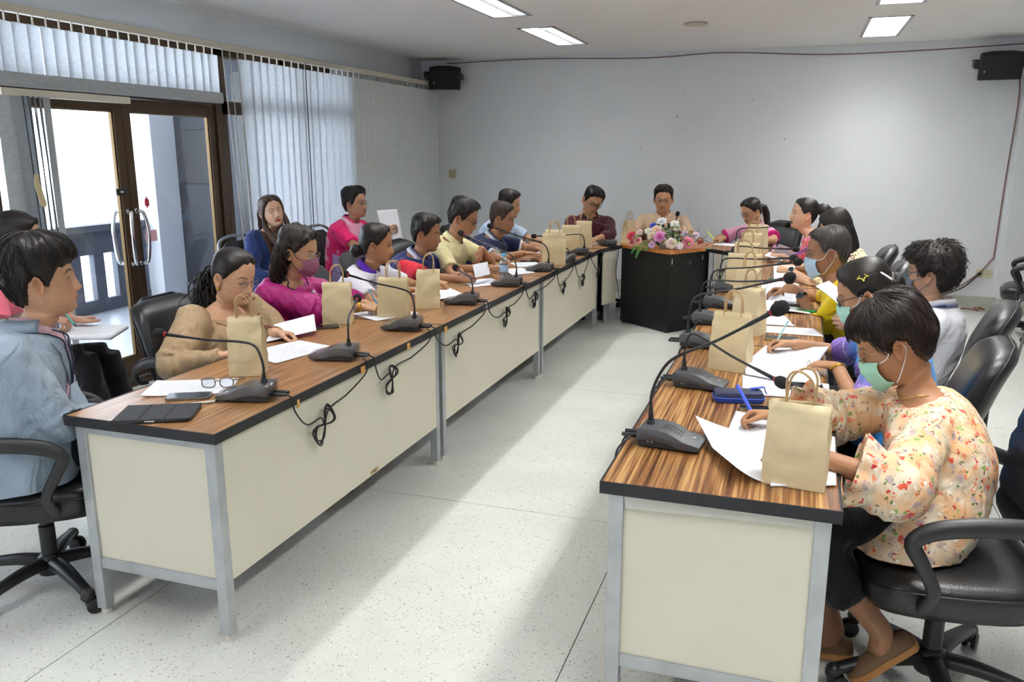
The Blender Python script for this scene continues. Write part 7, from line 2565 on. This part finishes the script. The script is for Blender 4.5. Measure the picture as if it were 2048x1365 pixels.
sheet('crumpled white tissue beside the twisted paper bag', [(-1.99, 4.44), (-1.93, 4.55), (-2.02, 4.66), (-2.09, 4.52)], lift=lambda u, v: .022*(math.sin(u*9)*math.sin(v*7)*.5+.5), printed=False, cat='tissue', name='tissue')
phone(-2.13, 5.20, 30, 'black smartphone before the navy and red polo', rim='#3a3a3c')
sheet('sheet lying before the navy and red polo', [(-2.0, 5.00), (-1.84, 5.20), (-2.02, 5.42), (-2.16, 5.22)])
sheet('folded white sheet held up between the hands of the navy and red polo', [(-2.01, 5.10), (-1.97, 5.28), (-2.02, 5.36), (-2.06, 5.18)], zs=[.80, .80, .875, .875], printed=False)
pen((-2.03, 5.09, .80), (-2.12, 5.02, .87), 'purple pen in the hand of the navy and red polo', '#7b5fc0')
sheet('propped white sheets before the pale yellow shirt', [(-1.92, 5.60), (-1.80, 5.78), (-1.98, 6.0), (-2.12, 5.80)], lift=lambda u, v: .05*max(0, .5-u)*2*v, printed=False)
sheet('loose sheets lying before the navy polo', [(-2.02, 6.02), (-1.86, 6.14), (-1.98, 6.36), (-2.16, 6.24)])
phone(-2.03, 6.36, 24, 'black smartphone by the hand of the navy polo', rim='#2c2c2e')
sheet('white sheets by the elbow of the light blue shirt', [(-2.28, 6.92), (-1.98, 6.98), (-2.02, 7.24), (-2.32, 7.20)])
sheet('sheet under the hand of the maroon shirt man', [(-1.86, 7.80), (-1.66, 7.84), (-1.68, 8.0), (-1.9, 7.98)])
pen((-2.10, 6.06, .79), (-2.20, 5.98, .865), 'white pen in the hand of the pale yellow shirt', '#e6e6e8')
# bottle
BOT = lens_mat('clear_plastic', (.84, .88, .91), 2.2)
r = empty('water_bottle', (-1.90, 5.36, TZ+.001), 0, 'clear plastic water bottle with a light blue cap on the left row', 'bottle')
prof = [(.001, 0), (.026, 0), (.030, .006), (.030, .05), (.0285, .058), (.030, .066), (.030, .085), (.0285, .092), (.030, .10), (.030, .125), (.022, .15), (.0135, .162), (.013, .172), (.001, .172)]
m = MB(); m.lathe(prof, 24); m.build('bottle_body', BOT, r, smooth=50)
m = MB(); m.lathe([(.001, .002), (.0285, .003), (.0285, .115), (.001, .115)], 20); m.build('water', lens_mat('still_water', (.86, .92, .95), .2), r, smooth=50)
m = MB(); m.lathe([(.0306, .060), (.0310, .064), (.0310, .105), (.0306, .109)], 24, caps=(False, False)); m.build('bottle_label', pmat('blue_label', '#9db6d6', rough=.5, var=(60, .5)), r, smooth=50)
m = MB(); m.lathe([(.001, .168), (.0155, .168), (.0155, .186), (.014, .188), (.001, .188)], 20); m.build('cap', pmat('light_blue_cap', '#4fa8dc', rough=.45), r, smooth=40)

# ---- right table
sheet('large curling white sheet nearest the camera on the right table', [(-.265, 2.56), (-.115, 2.155), (.03, 2.20), (.02, 2.60)], lift=lambda u, v: .050*max(0, .55-v)**1.5*2.2*(.35+.65*abs(u-.5)*2)+.004, printed=False)
sheet('printed sheets under the hand with the blue pen', [(-.17, 2.46), (.0, 2.48), (.03, 2.80), (-.155, 2.80)], thick=.002, z=.7535)
sheet('stack of sheets by the floral sleeve at the table edge', [(-.02, 2.16), (.145, 2.22), (.155, 2.62), (-.01, 2.66)], thick=.005, z=.753)
pen((-.10, 2.71, .785), (-.155, 2.80, .845), 'bright blue pen in the hand of the woman in the floral blouse', '#2f55d0', r=.006)
r = empty('pencil_case', (-.158, 2.945, TZ+.001), math.radians(12), 'navy blue zipped pencil case on the near right table', 'case')
m = MB(); q = rrect(.088, .042, 40, 6)
m.loft([[(*p, 0) for p in q*.93], [(*p, .006) for p in q], [(*p, .017) for p in q]]); m.build('case_bottom', pmat('blue_zip_case', '#2545a8', rough=.55), r, smooth=50)
m = MB(); m.loft([[(*p, .0175) for p in q*.985], [(*p, .028) for p in q*.98], [(*p, .035) for p in q*.93], [(*p, .0365) for p in q*.7]]); m.build('case_lid', pmat('navy_case', '#262f52', rough=.4, bump=(300, .1)), r, smooth=50)
m = MB(); m.tube([(*p, .0172) for p in np.vstack([q, q[:1]])*1.004], .0022, 5); m.build('zip', pmat('zip_blue', '#3158c8', rough=.5), r, smooth=180)
m = MB(); m.loft([[(.045, .010, .037), (.045, .034, .036), (.046, .034, .039), (.046, .010, .040)], [(.092, .012, .046), (.092, .036, .042), (.092, .036, .045), (.092, .012, .049)], [(.100, .016, .020), (.100, .036, .018), (.103, .036, .018), (.103, .016, .020)]]); m.build('wrist_strap', pmat('blue_strap', '#2a4cc4', rough=.6), r, smooth=50)
phone(-.095, 2.835, 10, 'gold edged smartphone behind the blue pen', rim='#a38d5c', L=.10)
sheet('page being written on by the woman in the sky blue polo', [(-.175, 3.45), (.06, 3.36), (.165, 3.74), (-.10, 3.84)], lift=lambda u, v: .004+.055*max(0, v-.55)*2*max(0, u-.25), thick=.002, rot90=True)
sheet('turned back blank page beside the woman in the sky blue polo', [(-.155, 3.28), (.125, 3.16), (.11, 3.42), (-.17, 3.50)], lift=lambda u, v: .010+.018*math.sin(v*PI), printed=False)
sheet('printed sheets under the drooping microphone', [(-.15, 3.02), (.150, 3.05), (.155, 3.26), (-.165, 3.30)], thick=.003, rot90=True)
phone(.055, 3.17, 4, 'black smartphone on the sheets under the drooping microphone', z=.7585)
pen((-.065, 3.72, .772), (-.012, 3.80, .885), 'pale turquoise pen in the hand of the woman in the sky blue polo', '#9fc9c6')
phone(-.035, 4.03, 2, 'gold edged smartphone behind the pale turquoise pen', rim='#b3a06c', L=.16)
sheet('printed sheets in the right row behind the gold edged phone', [(-.16, 4.16), (.155, 4.15), (.115, 4.33), (-.175, 4.32)], rot90=True)
sheet('sheet behind the printed sheets of the yellow polo', [(-.17, 4.36), (.02, 4.36), (-.03, 4.62), (-.19, 4.60)], printed=False)
sheet('open pages before the yellow polo', [(-.20, 4.70), (.10, 4.72), (.06, 5.02), (-.22, 5.04)], lift=lambda u, v: .012*math.sin(u*PI), thick=.003, rot90=True)
sheet('upright page between the hands of the yellow polo', [(-.16, 5.05), (.02, 4.98), (.03, 5.10), (-.15, 5.18)], zs=[.757, .757, .86, .87], rot90=True)
phone(-.02, 4.90, -4, 'dark smartphone with a ribbed case before the yellow polo', rim='#55524e', z=.7715)
m = MB(); q = rrect(.055, .022, 20, 6); m.loft([[(*p, 0) for p in q*.95], [(*p, .006) for p in q], [(*p, .012) for p in q*.9]]); o = m.build('snack_packet', pmat('green_foil', '#1f8a4c', rough=.25, metal=.4, var=(40, .5)), smooth=50); o.location = (.075, 4.79, TZ+.002); tag(o, 'small green foil packet at the table edge before the yellow polo', 'packet')
sheet('bundle of pages held by the bushy haired person', [(.305, 4.24), (.335, 4.44), (.165, 4.40), (.10, 4.20)], zs=[.79, .80, .985, .985], thick=.003, printed=False, lift=lambda u, v: .02*math.sin(v*PI))
sheet('pages before the long black hair', [(-.20, 5.55), (.02, 5.56), (.0, 5.85), (-.22, 5.86)])
sheet('raised page before the long black hair', [(-.13, 5.88), (.0, 5.86), (.0, 6.0), (-.14, 6.02)], zs=[.76, .76, .85, .85], printed=False)
sheet('booklet held by the speaking woman', [(-.24, 6.93), (-.10, 6.86), (-.06, 7.0), (-.21, 7.10)], zs=[.80, .77, .775, .81], thick=.006, printed=False)
m = MB(); q = rrect(.05, .02, 20, 6); m.loft([[(*p, 0) for p in q*.95], [(*p, .006) for p in q], [(*p, .012) for p in q*.9]]); o = m.build('snack_packet', MATS['green_foil'], smooth=50); o.location = (-.12, 5.95, TZ+.002); o.rotation_euler = (0, 0, .3); tag(o, 'small green foil packet by the raised page before the long black hair', 'packet')
pen((-.205, 7.27, .785), (-.125, 7.255, .83), 'dark blue pen in the far hand of the speaking woman', '#2a3f9a')
pen((-.135, 6.06, .80), (-.10, 6.0, .89), 'grey blue pen in the hand by the silver watch', '#6a7488')
m = MB(); m.loft([[(-.20, 7.16, .757), (.04, 7.10, .757), (.04, 7.10, .761), (-.20, 7.16, .761)], [(-.14, 7.30, .86), (.06, 7.24, .80), (.06, 7.244, .804), (-.14, 7.304, .864)]]); tag(m.build('folder', pmat('mauve_folder', '#77686f', rough=.6)), 'mauve folder propped at the far end of the right row', 'folder')
sheet('sheet under the green highlighter', [(-.86, 8.10), (-.56, 8.02), (-.52, 8.24), (-.82, 8.32)])
sheet('sheet behind the flowers at the right corner table', [(-.94, 8.10), (-.80, 8.06), (-.78, 8.30), (-.93, 8.33)], printed=False)
pen((-.755, 8.235, .785), (-.83, 8.24, .865), 'lime green highlighter in the hand of the pale pink blouse', '#c8e64a', r=.006)
# papers in the lap by the doors, sheet held by the blinds
sheet('untidy stack of papers on the lap by the doors', [(-3.36, 2.92), (-3.10, 3.06), (-3.20, 3.28), (-3.46, 3.14)], zs=[.745, .735, .74, .755], thick=.018)
pen((-3.31, 3.05, .80), (-3.36, 3.02, .90), 'turquoise pen in the hand by the doors', '#49b5a5')
sheet('curling sheet held up by the man in the pink polo', [(-3.42, 6.52), (-3.34, 6.72), (-3.40, 6.74), (-3.50, 6.54)], zs=[.86, .86, 1.12, 1.12], lift=lambda u, v: 0, printed=False)

# ---- flower arrangement on the podium
FL = empty('flower_arrangement', (-1.12, 7.80, TZ+.004), 0, 'low arrangement of pink, white and blue flowers with fern on the podium', 'flowers')
GREEN = [pmat('leaf_dark', '#2d4a30', rough=.6), pmat('leaf_mid', '#4c7a3c', rough=.6), pmat('leaf_grey', '#5d7a68', rough=.6), pmat('leaf_lime', '#8fbf4a', rough=.6)]


def SPR(c):
    return np.array([c[0]*1.42, c[1]*1.25, c[2]*1.35])


def rose(c, r, cols, nrm_, name='rose'):
    n = nrm(nrm_); u = nrm(np.cross(n, [.3, .2, 1])); v = np.cross(u, n)
    mats = [pmat('petal_'+x.strip('#'), x, rough=.6) for x in cols]
    m = MB(); c = SPR(c)
    for ring, (cnt, rad, tilt, sz) in enumerate(((3, .12, .15, .55), (4, .30, .35, .75), (5, .52, .75, .95), (6, .72, 1.15, 1.05))):
        for k in range(cnt):
            a = 2*PI*k/cnt+ring*.7
            d = u*math.cos(a)+v*math.sin(a); t = np.cross(n, d)
            axis = n*math.cos(tilt)+d*math.sin(tilt); out = d*math.cos(tilt)-n*math.sin(tilt)
            rows = []
            for i, s in enumerate(np.linspace(0, 1, 4)):
                w = sz*r*.62*math.sin(PI*(.22+.62*s)); row = []
                for q in np.linspace(-1, 1, 5):
                    row.append(c+d*r*rad*.5+axis*(s*r*sz*.9)+t*w*q-out*(q*q*w*.35)+out*(s**3*r*.22))
                rows.append(row)
            m.loft(rows, (False, False), closed=False, mi=min(ring//2, len(mats)-1))
    o = m.build(name, mats, FL, smooth=180); s = o.modifiers.new('t', 'SOLIDIFY'); s.thickness = .0008
    return o


def daisy(c, r, col, core, nrm_, cnt=14, name='daisy'):
    n = nrm(nrm_); u = nrm(np.cross(n, [.3, .2, 1])); v = np.cross(u, n); c = SPR(c); m = MB()
    for k in range(cnt):
        a = 2*PI*k/cnt; d = u*math.cos(a)+v*math.sin(a); t = np.cross(n, d)
        m.loft([[c+d*r*.2-t*r*.06, c+d*r*.2+t*r*.06], [c+d*r*.65-t*r*.13+n*r*.12, c+d*r*.65+t*r*.13+n*r*.12], [c+d*r*1.0-t*r*.07+n*r*.08, c+d*r*1.0+t*r*.07+n*r*.08]], (False, False), closed=False)
    m.ball(c+n*r*.06, r*.22, 8, 5, mi=1)
    o = m.build(name, [pmat('petal_'+col.strip('#'), col, rough=.6), pmat('petal_'+core.strip('#'), core, rough=.8)], FL, smooth=180); s = o.modifiers.new('t', 'SOLIDIFY'); s.thickness = .0008
    return o


B_ = lambda x, y, z: (x, y, z)
# local offsets from the podium top: x right, y away, z up
for c, r, cols in (((-.235, -.12, .075), .036, ['#b81f3c', '#d23a52']), ((-.225, -.13, .030), .034, ['#c4505a', '#dca09a']), ((-.185, -.14, .045), .030, ['#c9596a', '#e3b0a4']),
                   ((-.075, -.10, .115), .042, ['#e8b79a', '#eed3c0']), ((-.10, -.13, .075), .034, ['#e3c09c', '#ecd9c2']), ((-.040, -.19, .080), .046, ['#d45aa8', '#e29acd']),
                   ((.035, -.20, .040), .042, ['#eac2c4', '#f0e2d4']), ((.135, -.16, .045), .042, ['#d9557f', '#e88ba6']), ((.205, -.10, .055), .024, ['#c92a58', '#d94a70']),
                   ((-.055, -.02, .170), .038, ['#e6eaf0', '#f0f2f6']), ((.030, -.03, .155), .034, ['#e9efdf', '#f2f4ee']), ((.045, -.05, .130), .028, ['#d7e39a', '#eef0d8']), ((.085, -.06, .125), .026, ['#e8a58e', '#f0d0c4']),
                   ((-.185, -.09, .095), .026, ['#e6b2c4', '#f0dbe2']), ((-.135, -.06, .105), .028, ['#dfe6cc', '#eef0e4']), ((.090, -.20, .025), .028, ['#f0e6e6', '#efd5da']), ((.175, -.09, .090), .026, ['#e9c5da', '#f0dcea'])):
    rose(c, r, cols, np.array([c[0]*1.2, -.6+c[1], .25+c[2]*3]))
daisy((-.085, -.22, .030), .036, '#c9a4dc', '#8a6a3a', (-.2, -1, .35)); daisy((.105, -.10, .100), .036, '#e6d6ee', '#e0c9d8', (.25, -1, .3)); daisy((.14, -.08, .075), .030, '#eeddea', '#d9a0b8', (.4, -1, .2))
rose((-.105, -.04, .140), .026, ['#1f3fae', '#2f55cc'], (-.2, -1, .5), 'blue_flower')


def leaf(c, d, L, w, m, name='leaf', droop=.3):
    c = SPR(c); d = nrm(d); s = nrm(np.cross(d, [0, 0, 1.])); up = np.cross(s, d); mb = MB(); rows = []
    for t in np.linspace(0, 1, 6):
        ww = w*math.sin(PI*(.06+.90*t))**.8
        p = c+d*L*t+up*(L*.12*math.sin(t*PI))-np.array([0, 0, 1.])*droop*L*t*t
        rows.append([p-s*ww+up*ww*.25, p, p+s*ww+up*ww*.25])
    mb.loft(rows, (False, False), closed=False); o = mb.build(name, m, FL, smooth=180); q = o.modifiers.new('t', 'SOLIDIFY'); q.thickness = .0006
    return o


rl = random.Random(6)
for k in range(90):
    a = rl.uniform(0, 2*PI); rr = rl.uniform(.02, .19); c = (rr*math.cos(a)*1.15, -.10+rr*math.sin(a)*.45, rl.uniform(.02, .13)*(1.2-rr*3))
    leaf(c, (math.cos(a)+rl.uniform(-.3, .3), math.sin(a)*.8-.35, rl.uniform(.1, .9)), rl.uniform(.05, .085), rl.uniform(.012, .022), GREEN[rl.randrange(3) if k % 5 else 3])
for k in range(10):
    leaf((rl.uniform(-.08, .06), -.03, .13), (rl.uniform(-.6, .6), -.2, 1), rl.uniform(.05, .08), .012, GREEN[k % 2])
for c, d in (((.225, -.09, .01), (1, -.3, .6)), ((.24, -.10, .005), (1, -.6, .1)), ((.21, -.07, .04), (.8, 0, 1.2)), ((.25, -.08, .01), (1, .2, .2)), ((.17, -.05, .08), (.6, .1, 1.3))):
    for k in range(4):
        leaf(np.array(c)+nrm(d)*.016*k, np.array(d)+np.array([rl.uniform(-.8, .8), rl.uniform(-.8, .3), rl.uniform(-.3, .5)]), .026, .011, GREEN[2])


def fern(P, name='fern_frond'):
    mb = MB(); p = cr_path(P, 24); mb.tube(p, .0014, 5)
    for i in range(2, 24):
        t = nrm(p[i]-p[i-1]); s = nrm(np.cross(t, [.3, -1, .4])); L = .026*(1-(i/24)**2*.75)*(.5+min(i, 6)/12)
        for sg in (-1, 1):
            d = nrm(s*sg+t*.45); q = p[i]; w = np.cross(d, nrm(np.cross(d, t)))*.0030
            mb.loft([[q-w*.4, q+w*.4], [q+d*L*.5-w, q+d*L*.5+w], [q+d*L-w*.2, q+d*L+w*.2]], (False, False), closed=False)
    o = mb.build(name, pmat('fern_green', '#4f9a46', rough=.6), FL, smooth=180); q = o.modifiers.new('t', 'SOLIDIFY'); q.thickness = .0005
    return o


fern([(-.17, -.10, .05), (-.24, -.16, .035), (-.29, -.20, .00), (-.315, -.215, -.05)])
fern([(-.15, -.12, .05), (-.20, -.20, .03), (-.245, -.25, -.02), (-.265, -.265, -.085)])
fern([(-.12, -.12, .06), (-.14, -.20, .04), (-.17, -.25, .005), (-.18, -.27, -.01)])
m = MB(); m.lathe([(.001, 0), (.075, 0), (.085, .03), (.08, .035), (.001, .035)], 20, (0, -.10, 0)); m.build('vase', pmat('vase_white', '#c9c6c0', rough=.5), FL, smooth=40)
